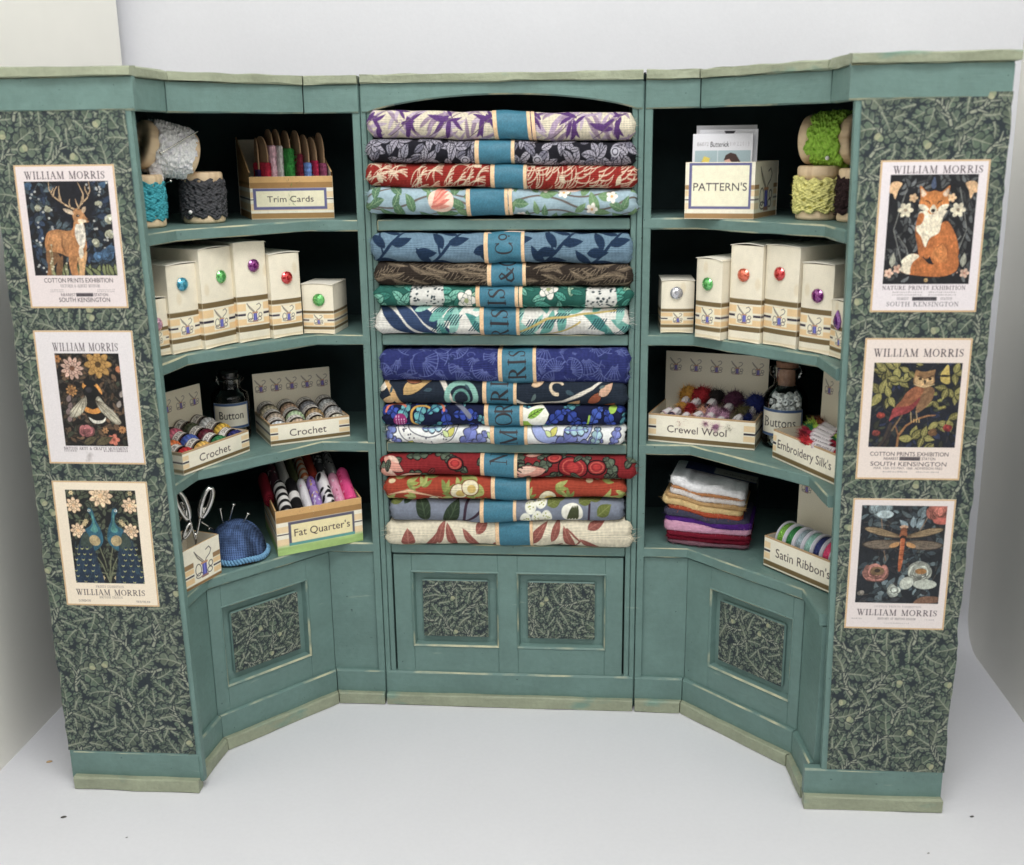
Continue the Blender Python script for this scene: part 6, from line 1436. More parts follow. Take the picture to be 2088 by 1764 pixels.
# ------------------------------------------------------------------ crochet cotton
def cotton(label, p, rot, col, seed, group, r=.37, L=.74):
    t = thing('cotton_ball', label, 'cotton reel', p, 0, group, rot)
    g = np.random.default_rng(seed); n = 40; th = np.linspace(0, 2*math.pi, n, endpoint=False)
    TH_, V_ = np.meshgrid(th, np.linspace(0, 1, 22)); Y = L*.46*V_; R = r*(.80+.22*np.sin(np.pi*(.18+.82*V_))**.8)+.012*np.sin(TH_*14+V_*5)*np.sin(np.pi*V_); R[0] *= .4
    C = np.clip(np.array(col)*(1+.22*np.sin(TH_*14+V_*5+seed))[..., None]*(1+.1*vnoise2(TH_*3, V_, seed, .3))[..., None], 0, 255)
    gridmesh(mb := MB(), R*np.cos(TH_), Y, R*np.sin(TH_), 0, C=lin(C), wrap=True, flip=True); obj('thread', mb, M['thread'], t)
    w_ = 2*math.pi*r; cv = Cv(w_, L*.52, 40, (216, 210, 200)); cv.rect(0, 0, w_, .045, (62, 44, 38)); cv.rect(0, L*.52-.045, w_, L*.52, (62, 44, 38))
    for k in range(3): cv.sans('CROCHET No', w_*(k+.5)/3+.1*g.normal(), .115, .16, (40, 34, 36), width=w_*.27)
    mb = MB(); cv.patch(mb, lambda X, Y: (-r*1.0*np.cos(X/r), L*.46+Y, r*1.0*np.sin(X/r)), 0, flip=False)
    lathe(mb, [(r, 0), (r*.5, .01), (.001, .01)], 30, 0, (200, 190, 174), T=TR((0, L*.98, 0), (-math.pi/2, 0, 0)))
    obj('paper_label', mb, M['print'], t)
C1B, C1A = (-10.85, -4.45), 67.6
tray('Crochet tray of bright cottons beside the left pillar', 'Crochet', C1B, 11.105, C1A, 3.48, 2.2, .82, 2.4, 5, 1.62, .27, 31, tx=.47, tz=.36)
K1 = [[('red', (176, 24, 30)), ('gold', (206, 158, 60)), ('green', (40, 110, 64)), ('navy', (40, 40, 96))], [('orange', (196, 96, 36)), ('royal blue', (60, 84, 160)), ('burgundy', (84, 20, 36)), ('mustard', (206, 160, 24))], [('lemon', (222, 190, 30)), ('rose', (176, 76, 100)), ('olive', (58, 64, 40)), ('white', (190, 190, 190))]]
C2B, C2A = (-8.9, -.59), 30.5
tray('Crochet tray of pale cottons right of the dark bottle', 'Crochet', C2B, 11.105, C2A, 3.13, 2.4, .85, 2.36, 5, 1.45, .27, 32, tx=.47, tz=.36)
K2 = [[('silver', (190, 194, 196)), ('peach', (190, 164, 138)), ('straw', (178, 160, 126)), ('cream', (200, 190, 166))], [('mushroom', (150, 134, 116)), ('sage', (146, 168, 128)), ('bronze', (134, 108, 70)), ('smoke', (130, 130, 130))], [('fawn', (150, 140, 112)), ('tan', (140, 110, 84)), ('slate', (96, 96, 100)), ('ash', (150, 152, 150))]]
for B_, A_, w_, KK, tr_ in ((C1B, C1A, 3.48, K1, 'bright'), (C2B, C2A, 3.13, K2, 'pale')):
    for r_ in range(3):
        for c_ in range(4):
            nm, col = KK[r_][c_]; x = w_*(c_+.5)/4+(.05 if r_ == 1 else 0)
            p = to_world(B_, 11.105, A_, (x, .12+.66*r_, .50+.17*r_))
            cotton('%s crochet cotton in the %s row of the %s tray' % (nm, ('front', 'middle', 'back')[r_], tr_), p, (.12, 0, A_*D2R), col, r_*4+c_+(50 if tr_ == 'pale' else 0), 'crochet cottons in the %s tray' % tr_)

# ------------------------------------------------------------------ bottles
def bottle(label, loc, rz, prof, inner, labelh, lr, txt, serif, stop, seed):
    t = thing('glass_bottle', label, 'bottle', loc, rz, 'stoppered glass bottles')
    mb = MB(); lathe(mb, prof+inner[::-1], 48, 0); obj('glass', mb, M['glass'], t)
    ang = 2.1; w_ = lr*ang; z0, z1 = labelh; cv = Cv(w_, z1-z0, 52, (220, 214, 196)); B = (58, 86, 128)
    cv.rect(0, 0, w_, .11, B); cv.rect(0, z1-z0-.11, w_, z1-z0, B); cv.rect(0, 0, .05, z1-z0, B); cv.rect(w_-.07, 0, w_, z1-z0, B)
    if serif:
        cv.serif('B', .30, .36, .34, (46, 42, 48), .26, 'C'); cv.sans('uttons', .48, .36, .34, (46, 42, 48), 'L', width=.95)
    else: cv.sans(txt, w_*.5, (z1-z0)*.38, .30, (44, 42, 46), width=w_*.62)
    mb = MB(); cv.patch(mb, lambda X, Y: (lr*np.sin((X-w_/2)/lr), -lr*np.cos((X-w_/2)/lr), z0+Y)); cv.A[:] = (190, 186, 172); cv.patch(mb, lambda X, Y: ((lr-.012)*np.sin((X-w_/2)/lr), -(lr-.012)*np.cos((X-w_/2)/lr), z0+Y), flip=True); obj('label', mb, M['print'], t)
    mb = MB(); lathe(mb, stop[0], 40, 0); obj('stopper', mb, stop[1], t); return t
bottle('dark glass bottle labelled Button between the crochet trays', (-10.76, .55, 11.105), .34, [(.001, 0), (.62, 0), (.70, .06), (.71, .2), (.71, 1.68), (.66, 1.86), (.50, 1.98), (.43, 2.04), (.43, 2.22), (.56, 2.32), (.60, 2.40), (.52, 2.47), (.44, 2.46)], [(.001, .08), (.64, .1), (.66, .2), (.66, 1.66), (.6, 1.8), (.45, 1.93), (.37, 2.02), (.37, 2.3)], (.55, 1.55), .735, 'Button', False, ([(.001, 1.98), (.34, 1.98), (.36, 2.3), (.40, 2.48), (.41, 2.66), (.36, 2.72), (.001, 2.73)], M['black_glass']), 1)
B2 = (10.46, .36, 11.105)
bottle('corked glass bottle of white beads labelled Buttons', B2, -.36, [(.001, 0), (.70, 0), (.79, .07), (.80, .2), (.80, 1.75), (.76, 1.98), (.62, 2.16), (.48, 2.28), (.46, 2.4), (.46, 2.56), (.58, 2.66), (.66, 2.80), (.62, 2.95), (.52, 3.02), (.46, 3.0)], [(.001, .08), (.73, .1), (.75, .2), (.75, 1.73), (.7, 1.93), (.57, 2.1), (.43, 2.24), (.41, 2.4), (.41, 2.9)], (.50, 1.52), .825, 'Buttons', True, ([(.001, 2.32), (.36, 2.32), (.385, 2.6), (.40, 3.0), (.41, 3.16), (.37, 3.2), (.001, 3.2)], M['cork']), 2)
mb = MB(); lathe(mb, [(.03+.088*(.5+.5*math.cos(a))**.75, .088*math.sin(a)) for a in np.linspace(math.pi, -math.pi, 25)], 28); bead_me = mb.mesh('bead', [M['bead']]); bead_me.shade_smooth()
g = np.random.default_rng(5); pts = []; tries = 0
while len(pts) < 62 and tries < 60000:
    tries += 1; a = g.uniform(0, 6.28); rr = .56*math.sqrt(g.uniform(.25, 1)); z = g.choice([g.uniform(.22, .5), g.uniform(1.3, 1.92)])
    p = np.array((rr*math.cos(a), rr*math.sin(a), z))
    if all(np.sum((p-q)**2) > .215**2 for q in pts): pts.append(p)
for p in pts:
    o = bpy.data.objects.new('bead', bead_me); sc.collection.objects.link(o); o.location = Vector((B2[0]+p[0], B2[1]+p[1], B2[2]+p[2]))*S; o.rotation_euler = tuple(g.uniform(0, 3, 3))
    tag(o, 'small white ring bead heaped inside the corked bottle', 'bead', 'white beads in the corked bottle')

# ------------------------------------------------------------------ skeins
def skein(name, cat, label, p, rot, L, r, col, txt, seed, group, tuft=.4, nf=150, lcol=(206, 200, 198), wild=.25):
    t = thing(name, label, cat, p, 0, group, rot); g = np.random.default_rng(seed)
    mb = MB(); xs = np.linspace(-L/2-tuft*.35, L/2+tuft*.35, 24); rr = r*.8*(1-.35*np.abs(xs/(L/2+tuft*.35))**6); tube(mb, np.stack([xs, 0*xs, 0*xs], 1), rr, 14, 0, col)
    if name == 'wool_skein':
        e = 1; P0 = np.array((L/2+tuft*.35, 0, .06)); n_, m_ = 34, 20; TH_, V_ = np.meshgrid(np.linspace(0, 2*math.pi, n_, endpoint=False), np.linspace(.02, math.pi-.02, m_))
        for sd_, P0, sx in ((0, P0, tuft*.55), (1, np.array((-L/2-tuft*.10, 0, .0)), min(tuft, .3)*.5)):
            q = sx*(1+.25*fbm2(TH_*2.2, V_*2.2, seed+sd_, .5)); A_ = P0[0]+q*1.15*np.cos(V_); B_ = 1.05*q*np.sin(V_)*np.cos(TH_); Z_ = P0[2]+.95*q*np.sin(V_)*np.sin(TH_)
            gridmesh(mb, A_, B_, Z_, 0, tuple(np.array(col)*.9), wrap=True)
            k = nf*4; i = g.integers(0, m_, k); j = g.integers(0, n_, k); P = np.stack([A_[i, j], B_[i, j], Z_[i, j]], 1); D = P-P0+g.normal(size=(k, 3))*.09
            fibres(mb, P, D, .14*g.uniform(.4, 1.1, k), .006, np.clip(np.array(col)*g.uniform(.65, 1.3, (k, 1)), 0, 255), 0, bend=.6, seed=seed+sd_)
    for e in (() if name == 'wool_skein' else (-1, 1)):
        k = nf; a = g.uniform(0, 6.28, k); q = r*.75*np.sqrt(g.random(k)); P = np.stack([np.full(k, e*(L/2-.02)), q*np.cos(a), q*np.sin(a)], 1)
        D = np.stack([np.full(k, e*1.), g.normal(size=k)*wild*1.6, np.abs(g.normal(size=k))*wild*1.6], 1)
        fibres(mb, P, D, tuft*g.uniform(.6, 1.2, k), .013, np.clip(np.array(col)*g.uniform(.6, 1.35, (k, 1)), 0, 255), 0, bend=wild, seed=seed+e)
    obj('yarn', mb, M['yarn'], t)
    w_ = 2*math.pi*r; lw_ = L*(.8 if name == 'wool_skein' else .62); cv = Cv(lw_, w_, 40, lcol)
    cv.rect(0, 0, .06, w_, (186, 150, 160)); cv.rect(lw_-.06, 0, lw_, w_, (186, 150, 160))
    for k in range(3): cv.sans(txt, lw_*.5, w_*(k+.15)/3, min(.15, w_/9), (52, 44, 50), width=lw_*.8)
    mb = MB(); cv.patch(mb, lambda X, Y: (X-lw_*.5, r*np.cos(Y/r), -r*np.sin(Y/r)*-1), 0, flip=True); obj('paper_label', mb, M['print'], t)
CWB, CWA = (5.43, .72), -17.6
tray('Crewel Wool tray on the right wing', 'Crewel Wool', CWB, 11.105, CWA, 4.03, 2.5, 1.10, 3.05, 5, 2.25, .27, 33, tx=.46, tz=.38)
for k, (nm, col, x, y, z, tf_, nf, wl) in enumerate((('cream', (196, 186, 160), .50, .75, .95, .1, 40, .1), ('dark labelled', (90, 76, 96), .86, .62, 1.0, .12, 40, .1), ('amber', (206, 146, 34), 1.02, 1.55, 1.25, .55, 260, .3), ('red', (160, 22, 34), 1.45, 1.45, 1.25, .6, 300, .3), ('scarlet', (150, 26, 30), 1.28, .5, .88, .2, 120, .3), ('peach', (196, 140, 110), 1.72, .6, .95, .3, 140, .4),
   ('charcoal', (44, 38, 38), 2.05, 1.5, 1.25, .5, 260, .3), ('pale pink', (206, 158, 180), 2.22, .55, .95, .35, 260, .6), ('plum', (82, 40, 64), 2.72, 1.45, 1.15, .62, 320, .35), ('mauve', (190, 140, 170), 2.62, .45, .85, .28, 160, .5), ('moss', (82, 78, 44), 3.25, .55, .95, .42, 300, .6), ('navy', (28, 40, 104), 3.62, 1.15, 1.15, .62, 320, .3))):
    p = to_world(CWB, 11.105, CWA, (x, y, z)); skein('wool_skein', 'wool skein', '%s wool skein in the Crewel Wool tray' % nm, p, (0, -.32 if tf_ > .4 else -.15, CWA*D2R+1.35+.08*((k*7) % 5-2)), .62, .17, col, 'Wool', 200+k, 'wool skeins in the Crewel Wool tray', tf_, nf, wild=wl)
EB, EA = (9.79, -1.37), -64.4
tray("Embroidery Silk's tray beside the right pillar", "Embroidery Silk's", EB, 11.105, EA, 3.74, 2.0, 1.06, 3.0, 5, 3.05, .30, 34, tx=.485, dash=(.2, .2), tz=.42)
for k, (nm, col, x, y, z, tx) in enumerate((('rust', (146, 76, 44), 1.25, 1.55, 1.15, 'Silks'), ('black', (30, 26, 28), 1.30, 1.30, 1.10, 'Embroidery'), ('lime', (156, 190, 40), 1.65, 1.10, 1.18, 'Embroidery Silks'), ('emerald', (26, 104, 56), 1.75, .85, 1.12, 'Embroidery Silks'), ('crimson', (150, 24, 50), 2.00, .62, 1.10, 'Embroidery Silks'), ('dark red', (110, 20, 34), 2.25, .40, 1.04, 'Silks'), ('scarlet', (180, 30, 40), 2.70, .22, .98, 'Embroidery'))):
    p = to_world(EB, 11.105, EA, (x, y, z)); skein('silk_skein', 'silk skein', '%s silk skein lying along the Embroidery tray' % nm, p, (-.06*(k-3), .05, EA*D2R+.05*(k-3)), 1.6, .17, col, tx, 240+k, 'silk skeins in the Embroidery tray', .34, 220, (212, 204, 206), wild=.18)

# ------------------------------------------------------------------ satin ribbons
SB, SA = (9.65, -1.5), -53.2
ZS = SH[3]+.005
tray("Satin Ribbon's tray at the bottom of the right wing", "Satin Ribbon's", SB, ZS+.06, SA, 3.6, 1.65, 1.16, 3.35, 5, 2.55, .33, 35, tx=.515, dash=(.3, .2), tz=.42)
for k, (nm, col) in enumerate((('lime green', (116, 180, 34)), ('emerald green', (18, 124, 52)), ('silver grey', (150, 170, 178)), ('pale mint', (138, 190, 176)), ('navy blue', (28, 44, 110)), ('hot pink', (226, 50, 110)))):
    p = to_world(SB, ZS, SA, (.32+.432*k, .80, 1.06)); t = thing('ribbon_spool', '%s ribbon spool in the Satin tray' % nm, 'ribbon spool', p, 0, 'ribbon spools in the Satin tray', (0, math.pi/2, SA*D2R)); t.scale = (1, 1, .88)
    mb = MB(); lathe(mb, [(.16, 0), (.60, 0), (.64, .02), (.64, .05), (.60, .07), (.56, .07), (.2, .07), (.2, .40), (.56, .40), (.60, .40), (.64, .42), (.64, .45), (.60, .47), (.16, .47), (.16, 0)], 48); obj('spool', mb, M['plastic'], t)
    mb = MB(); n = 160; TH_, V_ = np.meshgrid(np.linspace(0, 2*math.pi, n, endpoint=False), np.linspace(.075, .395, 14)); R = .575+.006*np.sin(TH_*60+V_*80)*np.sin(V_*60+TH_*30); gridmesh(mb, R*np.cos(TH_), R*np.sin(TH_), V_, 0, col, wrap=True, W=np.stack([TH_*.6, V_, 0*V_], -1)); obj('ribbon', mb, M['foil'], t)

# ------------------------------------------------------------------ felt
FB, FA = (6.15, .70), -12.0
t = thing('felt_bundle', 'banded stack of folded felt sheets, white on top, dark red below', 'felt stack', (*FB, ZS), FA*D2R)
z = 0.0
for k, (c, h_, x0, x1, sl, col_n) in enumerate((((120, 84, 96), .16, .08, 3.22, 0, 'greyish'), ((112, 12, 38), .22, .05, 3.25, 0, 'dark red'), ((120, 18, 42), .22, .06, 3.24, .0, 'red'), ((206, 150, 178), .38, -.04, 3.28, .02, 'pink'), ((82, 34, 128), .30, .0, 3.30, -.10, 'purple'), ((68, 68, 88), .30, -.05, 3.2, -.22, 'slate'), ((176, 74, 40), .22, .10, 2.95, -.24, 'rust'), ((214, 184, 124), .28, -.12, 2.95, -.26, 'straw'), ((184, 146, 92), .18, -.02, 3.05, -.26, 'tan'), ((216, 210, 206), .26, .15, 3.0, -.26, 'off white'), ((184, 124, 72), .12, .2, 2.95, -.26, 'caramel'), ((226, 226, 228), .34, .16, 3.0, -.30, 'white'))):
    nx, ny = 60, 26; g = np.random.default_rng(300+k); mb = MB(); d = 2.3
    TH_, X = np.meshgrid(np.linspace(-math.pi/2, math.pi/2, 14), np.linspace(0, 1, nx))
    base = z+.05+1.3*sl*(X-.12)+.09*(abs(sl)*3)*vnoise(X*3+k*.13, 5, .8); hh = h_*(1+.16*vnoise2(X*3, 0*X, k, .5)+.1*vnoise2(X*3, TH_, k+9, .2))
    ex = lambda v: np.sign(v)*np.abs(v)**.75
    bend = .10*np.sin(np.pi*X)+.05*vnoise(X*3.2, k, 1.1)
    PX = x0+(x1-x0)*X; PY = -(np.cos(TH_)**.6)*.16-bend+.12; PZ = base+hh/2+ex(np.sin(TH_))*hh/2
    endr = np.clip(1-np.minimum(X, 1-X)/.06, 0, 1)**2; PY = PY+.14*endr; PZ = (base+hh/2)+(PZ-base-hh/2)*(1-.35*endr)
    PY = np.concatenate([np.full((nx, 1), d), PY, np.full((nx, 1), d)], 1); PX = np.concatenate([PX[:, :1], PX, PX[:, -1:]], 1); PZ = np.concatenate([PZ[:, :1], PZ, PZ[:, -1:]], 1)
    gridmesh(mb, PX, PY, PZ, 0, c)
    for i in (0, -1): mb.add(np.stack([PX[i], PY[i], PZ[i]], 1), [tuple(range(PX.shape[1]))], 0, c)
    n = 520; i = g.integers(0, nx, n); j = g.integers(1, 15, n); P = np.stack([PX[i, j], PY[i, j], PZ[i, j]], 1); D = np.stack([g.normal(size=n)*.8, -np.ones(n), g.normal(size=n)*.7], 1)
    fibres(mb, P, D, g.uniform(.03, .10, n), .006, np.clip(np.array(c)*g.uniform(.85, 1.25, (n, 1)), 0, 255), 0, bend=.7, seed=k)
    o = obj('felt_sheet', mb, M['fuzz'], t); o['label'] = col_n+' felt sheet'
    z += h_*.86
mb = MB(); cv = Cv(1.1, 5.2, 30, (38, 46, 86)); cv.rect(.12, 1.2, .98, 3.4, (150, 146, 140)); cv.sans('Felt Square', .55, 2.2, .26, (70, 66, 70), width=1.6, rot=math.pi/2)
for x in (.2, .55, .85): cv.rect(x, 0, x+.03, 1.2, (84, 90, 128))
def fband(X, Y):
    s = np.clip(Y, 0, 1.4); top = np.clip(Y-1.4, 0, 2.4); rest = np.clip(Y-3.8, 0, 1.4)
    q = np.clip((Y-1.2)/.5, 0, 1)
    return 3.36-.02*q-np.clip(Y-1.6, 0, 3)*.92, 1.15+X*.9-.0*Y, np.where(Y < 1.6, 1.15+Y*.744, 2.34+.16*np.clip(Y-1.6, 0, 2.8))
cv.patch(mb, fband, 0); cv.patch(mb, lambda X, Y: tuple(a-(.01 if i == 2 else 0) for i, a in enumerate(fband(X, Y))), 0, flip=True); obj('belly_band', mb, M['print'], t)

# ------------------------------------------------------------------ fat quarters
def qf(cv):
    stripes_box(cv, None, green=True); w_, h_ = cv.w, cv.h; cv.rect(w_*.135, h_*.19, w_*.905, h_*.72, (88, 86, 104)); cv.rect(w_*.135, h_*.19, w_*.905, h_*.25, (76, 150, 146)); cv.rect(w_*.165, h_*.25, w_*.88, h_*.66, (228, 214, 160)); cv.sans("Fat Quarter's", w_*.525, h_*.385, h_*.16, (66, 50, 54), width=w_*.65)
QB, QA = (-8.66, -1.43), 33.2
big_box('fat_quarter_box', "striped box labelled Fat Quarter's with a green base", 'large labelled card boxes', QB, ZS, QA, 3.46, 3.6, 1.80, 1.80, 1.80, 1.80, qf, lambda cv: stripes_box(cv, None, green=True), 41, .155)
def cloth_roll(label, x, y, z, L, rx, rz, tilt, bg, paint, seed, yaw=0.0):
    g = np.random.default_rng(seed); per = math.pi*(rx+rz); cv = Cv(L, per, 34, bg); paint(cv, g)
    mb = MB()
    def f(X, Y):
        a = Y/per*2*math.pi; s = 1-.22*np.clip(1-X/.18, 0, 1)**2-.35*np.clip(1-(L-X)/.3, 0, 1)**2; n_ = 1+.05*vnoise2(X, Y, seed, .5)
        return rx*np.sin(a)*s*n_, X, -rz*np.cos(a)*s*n_
    cv.patch(mb, f, 0)
    e = np.array(bg)*.72
    for q in (.80, .60, .38, .18): # spiral of the rolled end
        t_ = np.linspace(0, 2*math.pi, 26); tube(mb, np.stack([rx*.78*q*np.sin(t_), .02-.01*q+0*t_, -rz*.78*q*np.cos(t_)], 1), .022, 6, 0, tuple(np.clip(np.array(bg)*(1.1 if q in (.8, .38) else .7)+(20 if sum(bg) < 150 else 0), 0, 255)), closed=True)
    mb.add(np.stack([rx*.8*np.sin(np.linspace(0, 6.283, 24, endpoint=False)), np.full(24, .03), -rz*.8*np.cos(np.linspace(0, 6.283, 24, endpoint=False))], 1), [tuple(range(24))], 0, tuple(e))
    fibres(mb, np.stack([rx*.7*g.normal(size=30)*.5, np.zeros(30), rz*.7*g.normal(size=30)*.5], 1), np.tile((0, -1., .2), (30, 1)), .07, .007, np.tile(np.clip(np.array(bg)*1.2+20, 0, 255), (30, 1)), 0, seed=seed, bend=.8)
    o = obj('cloth_roll', mb, M['cloth_fine'], None, to_world(QB, ZS, QA, (x, y, z)), rot=(tilt, 0, QA*D2R+yaw-.13)); tag(o, label, 'cloth roll', 'small rolled fabrics in the quarter box')
def st(c, n): return lambda cv, g: [cv.rect(cv.w*(k+.15+.1*g.random())/n, 0, cv.w*(k+.62+.1*g.random())/n, cv.h, c) for k in range(n)]
def blot(cs, n, r): return lambda cv, g: [cv.ell(g.uniform(0, cv.w), g.uniform(0, cv.h), r*g.uniform(.5, 1.5), r*g.uniform(.4, 1), cs[g.integers(len(cs))], g.uniform(0, 3)) for k in range(n)]
for k, a in enumerate((
 ('zebra striped cloth roll at the left of the front row', .50, .14, 1.50, 1.9, .24, .36, .42, (210, 206, 202), st((24, 22, 24), 5)), ('black cloth roll with one white stripe', .94, .12, 1.52, 1.9, .23, .36, .42, (22, 20, 22), lambda cv, g: cv.rect(.62, 0, 1.0, cv.h, (206, 202, 198))),
 ('white cloth roll with grey specks', 1.36, .12, 1.50, 1.8, .19, .36, .42, (206, 202, 206), blot([(150, 140, 150), (206, 160, 180)], 10, .06)), ('purple flowered cloth roll', 1.76, .12, 1.52, 1.8, .19, .38, .42, (150, 116, 186), blot([(110, 76, 150), (216, 206, 226), (206, 170, 40), (80, 50, 110)], 60, .07)),
 ('white cloth roll with black cow patches', 2.22, .14, 1.56, 1.9, .24, .38, .42, (216, 212, 212), blot([(22, 22, 26)], 26, .15)), ('light pink patterned cloth roll', 2.68, .16, 1.52, 1.8, .21, .37, .42, (216, 140, 170), blot([(226, 190, 206), (176, 80, 110)], 40, .06)),
 ('hot pink cloth roll at the right of the front row', 3.12, .18, 1.58, 1.9, .25, .40, .42, (222, 62, 130), blot([(236, 150, 186), (196, 30, 90)], 16, .07)),
 ('dark red cloth roll in the left back corner', .24, 1.55, 1.75, 1.7, .22, .36, .30, (124, 14, 34), lambda cv, g: 0), ('small flowered dark cloth roll in the back row', .66, 1.85, 2.0, 1.7, .2, .34, .3, (70, 40, 50), blot([(190, 180, 180), (120, 40, 60)], 60, .06)),
 ('plain white cloth roll in the back row', 1.06, 1.85, 2.1, 1.8, .19, .36, .3, (170, 166, 160), lambda cv, g: 0), ('olive cloth roll in the back row', 1.45, 1.85, 2.05, 1.8, .19, .36, .3, (66, 70, 40), lambda cv, g: 0),
 ('orange and cream striped cloth roll in the back row', 1.84, 1.85, 2.15, 1.8, .19, .36, .3, (196, 180, 160), st((176, 90, 40), 5)), ('burnt orange cloth roll in the back row', 2.22, 1.9, 2.15, 1.8, .19, .36, .3, (150, 46, 26), lambda cv, g: 0),
 ('black and white flecked cloth roll in the back row', 2.62, 1.9, 2.1, 1.8, .21, .36, .3, (60, 60, 62), blot([(190, 188, 186)], 40, .09)), ('grey spotted cloth roll in the right back corner', 3.05, 1.9, 2.1, 1.8, .21, .36, .3, (130, 130, 128), blot([(40, 40, 44), (200, 196, 190)], 40, .07)))): cloth_roll(*a, seed=400+k)

# ------------------------------------------------------------------ scissors pot and pincushion
XB, XA = (-10.97, -5.06), 70.9
def sf(cv):
    w_, h_ = cv.w, cv.h
    for x0, x1 in ((0, w_*.28), (w_*.80, w_)): cv.rect(x0, h_*.50, x1, h_*.62, (150, 118, 78)); cv.rect(x0, h_*.36, x1, h_*.48, TAN); cv.rect(x0, h_*.285, x1, h_*.325, INK); cv.rect(x0, h_*.12, x1, h_*.25, TAN)
    cv.rect(0, 0, w_, h_*.07, (140, 106, 60)); emblem(cv, w_*.56, h_*.46, h_*.72)
def ss(cv): h_ = cv.h; cv.rect(0, h_*.50, cv.w, h_*.62, (150, 118, 78)); cv.rect(0, h_*.36, cv.w, h_*.48, TAN); cv.rect(0, h_*.285, cv.w, h_*.325, INK); cv.rect(0, h_*.12, cv.w, h_*.25, TAN); cv.rect(0, 0, cv.w, h_*.07, (140, 106, 60))
big_box('scissors_box', 'small cream box printed with a thread spool, holding scissors', 'large labelled card boxes', XB, ZS, XA, 2.04, 1.5, 1.52, 1.52, 1.52, 1.52, sf, ss, 51)
mb = MB(); X, Y = np.meshgrid(np.linspace(.06, 1.98, 30), np.linspace(.06, 1.44, 24)); gridmesh(mb, X, Y, .82+.12*fbm2(X, Y, 3, .6)+.05*np.sin(X*3), 0, (206, 206, 212)); gridmesh(mb, X, Y, .03+0*X, 0, (206, 206, 212), flip=True)
tag(obj('wadding', mb, M['fuzz'], None, (*XB, ZS), rz=XA*D2R), 'white wadding filling the scissors box', 'wadding')
def scissors(label, o_, rz, s, tilt, spread=.2, longl=1.9):
    """standing with the points down; the pivot is the origin; x across, z up"""
    t = thing('scissors', label, 'scissors', o_, 0, 'steel scissors in the printed box', (0, tilt, rz))
    for e in (-1, 1):
        mb = MB(); c, n = math.cos(e*spread*.5), math.sin(e*spread*.5)
        R_ = lambda P: [((x*c+z*n)*s, y*s+e*.035*s, (-x*n+z*c)*s) for x, y, z in P]
        tube(mb, R_([(e*.02, 0, -1.2), (e*.035, 0, -.6), (e*.05, 0, 0), (e*.10, 0, .35), (e*.13, 0, .7), (e*.20, 0, 1.0)]), np.array([.012, .05, .085, .075, .07, .085])*s, 10, flat=.5)
        cx, cz = e*.30, longl*.80+.02; a = np.linspace(0, 2*math.pi, 34, endpoint=False); rx, rz2 = .155, longl*.38
        x = rx*np.cos(a)*(1-.30*np.sin(a)*-1*.6); zz = rz2*np.sin(a)
        P = [(cx+xx+e*.12*(q/rz2), 0, cz+q) for xx, q in zip(x, zz)]
        tube(mb, R_(P), (.10+.03*np.cos(a*1.0)**2)*s, 10, closed=True, flat=.8)
        tube(mb, R_([(e*.20, 0, 1.0), (e*.24, 0, cz-rz2+.18)]), np.array([.085, .10])*s, 10)
        obj('blade_and_handle', mb, M['steel'], t)
    mb = MB(); lathe(mb, [(.001, .09), (.05, .08), (.07, .05), (.07, -.05), (.001, -.09)], 16, T=TR((0, 0, 0), (math.pi/2, 0, 0), (s, s, s))); obj('pivot_screw', mb, M['pin_steel'], t)
scissors('large steel scissors with tall loop handles', (-10.88, -3.85, 8.72), .55, 1.0, .05, .20, 1.45)
scissors('small steel scissors leaning left in front', (-11.28, -4.42, 8.42), .75, .62, .02, .5, 1.2)
scissors('dark steel scissors behind the small pair', (-11.85, -3.5, 8.6), .3, .75, -.1, .3, 1.3)
PC_ = (-10.22, -1.48)
t = thing('pincushion', 'round blue denim pincushion with crocheted edge', 'pincushion', (*PC_, ZS), 0)
mb = MB(); lathe(mb, [(.001, 0), (1.02, 0), (1.05, .05), (1.02, .12), (.001, .12)], 48); obj('base', mb, M['dark_wood'], t)
n, m = 150, 60; TH_, V_ = np.meshgrid(np.linspace(0, 2*math.pi, n, endpoint=False), np.linspace(0, 1, m)); ph = V_*math.pi/2
R = 1.10*np.cos(ph)**.92; Z = .12+1.36*np.sin(ph); XX, YY = R*np.cos(TH_), R*np.sin(TH_); Z = Z+.03*fbm2(XX, YY, 4, .7)
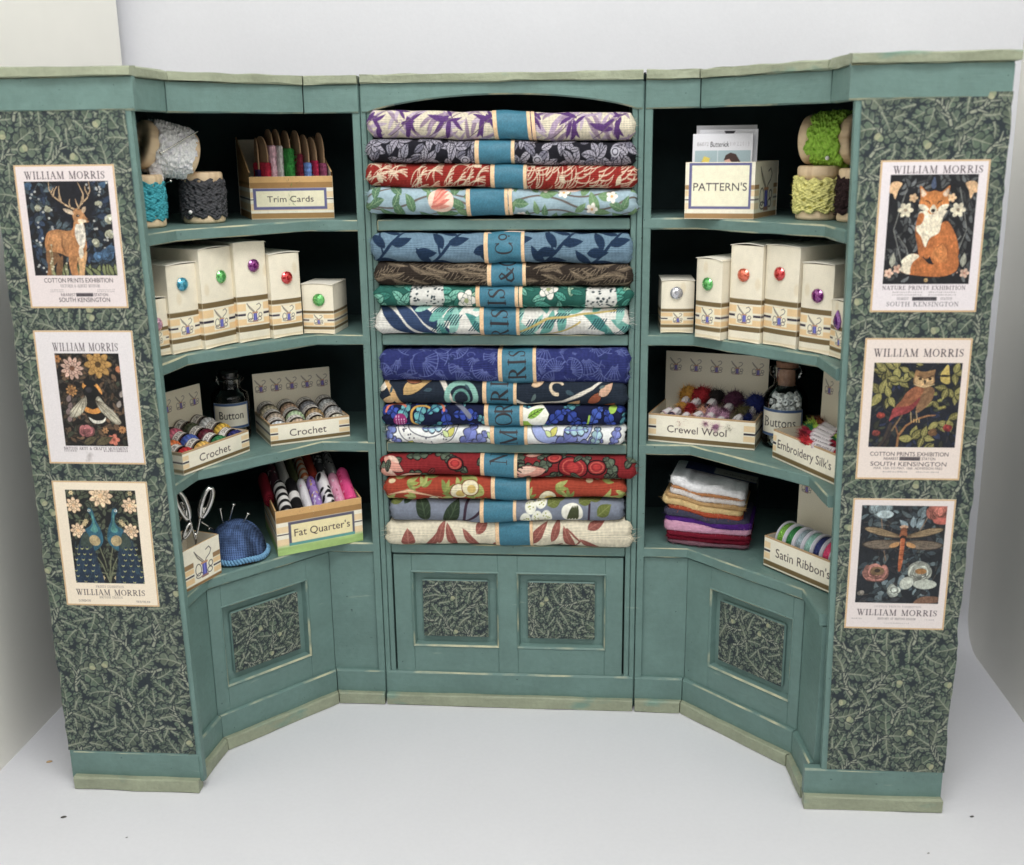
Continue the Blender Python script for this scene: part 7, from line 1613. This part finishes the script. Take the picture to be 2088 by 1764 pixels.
C = np.array((50, 68, 100))*(1+.9*np.clip(fbm2(XX+9, YY, 2, .45), -1, 1))[..., None]
C = np.clip(C, 0, 255)
gridmesh(mb := MB(), XX, YY, Z, 0, C=lin(C), W=np.stack([XX*1.0+.12*Z, YY*.5+Z*1.1, 0*Z], -1), wrap=True); obj('denim_dome', mb, M['denim'], t)
mb = MB(); q = np.linspace(0, 2*math.pi, 520, endpoint=False)
for k in range(2): rr = 1.13+.06*np.sin(q*30+k*math.pi); tube(mb, np.stack([rr*np.cos(q), rr*np.sin(q), .19+.07*np.cos(q*30+k*math.pi)+.03*np.sin(q*5)], 1), .05, 7, 0, (104, 158, 196), closed=True)
obj('crochet_edge', mb, M['yarn'], t)
for lab, a, b in (('upright pin at the left of the pincushion', (-10.73, -1.6, 8.93), (-10.66, -1.55, 8.1)), ('tallest pin leaning right on the pincushion', (-10.19, -1.6, 9.12), (-10.52, -1.5, 8.2)), ('pin slanting at the right of the pincushion', (-9.65, -1.6, 8.76), (-10.1, -1.55, 8.0)), ('pin lying low behind the scissors', (-11.45, -1.75, 8.42), (-10.95, -1.5, 7.95)), ('short pin head on the left edge of the pincushion', (-11.10, -2.0, 8.27), (-10.8, -1.6, 7.8))): pin(lab, a, b, hr=.09, r=.034, group='pins in the pincushion')

# ------------------------------------------------------------------ crumbs on the white sheet
for lab, p, s, c in (('tan crumb by the left wall', (-16.84, -5.02), .085, (186, 152, 104)), ('dark speck left of the near pillar foot', (-14.65, -8.34), .075, (70, 66, 62)), ('dark speck right of the right pillar', (16.22, -6.42), .06, (76, 74, 72)), ('small grey speck in front of the left pillar', (-12.0, -9.3), .03, (90, 86, 84)), ('tiny grey fibre near the right front', (14.2, -8.5), .035, (110, 108, 106))):
    mb = MB(); lathe(mb, [(.001, 0), (s, .01), (s*.9, s*.4), (s*.3, s*.7), (.001, s*.7)], 7, 0, c, T=TR((0, 0, 0), (0, 0, .4), (1.4, .7, 1))); tag(obj('crumb', mb, M['debris'], None, (*p, .004)), lab, 'crumb', 'crumbs on the white sheet')
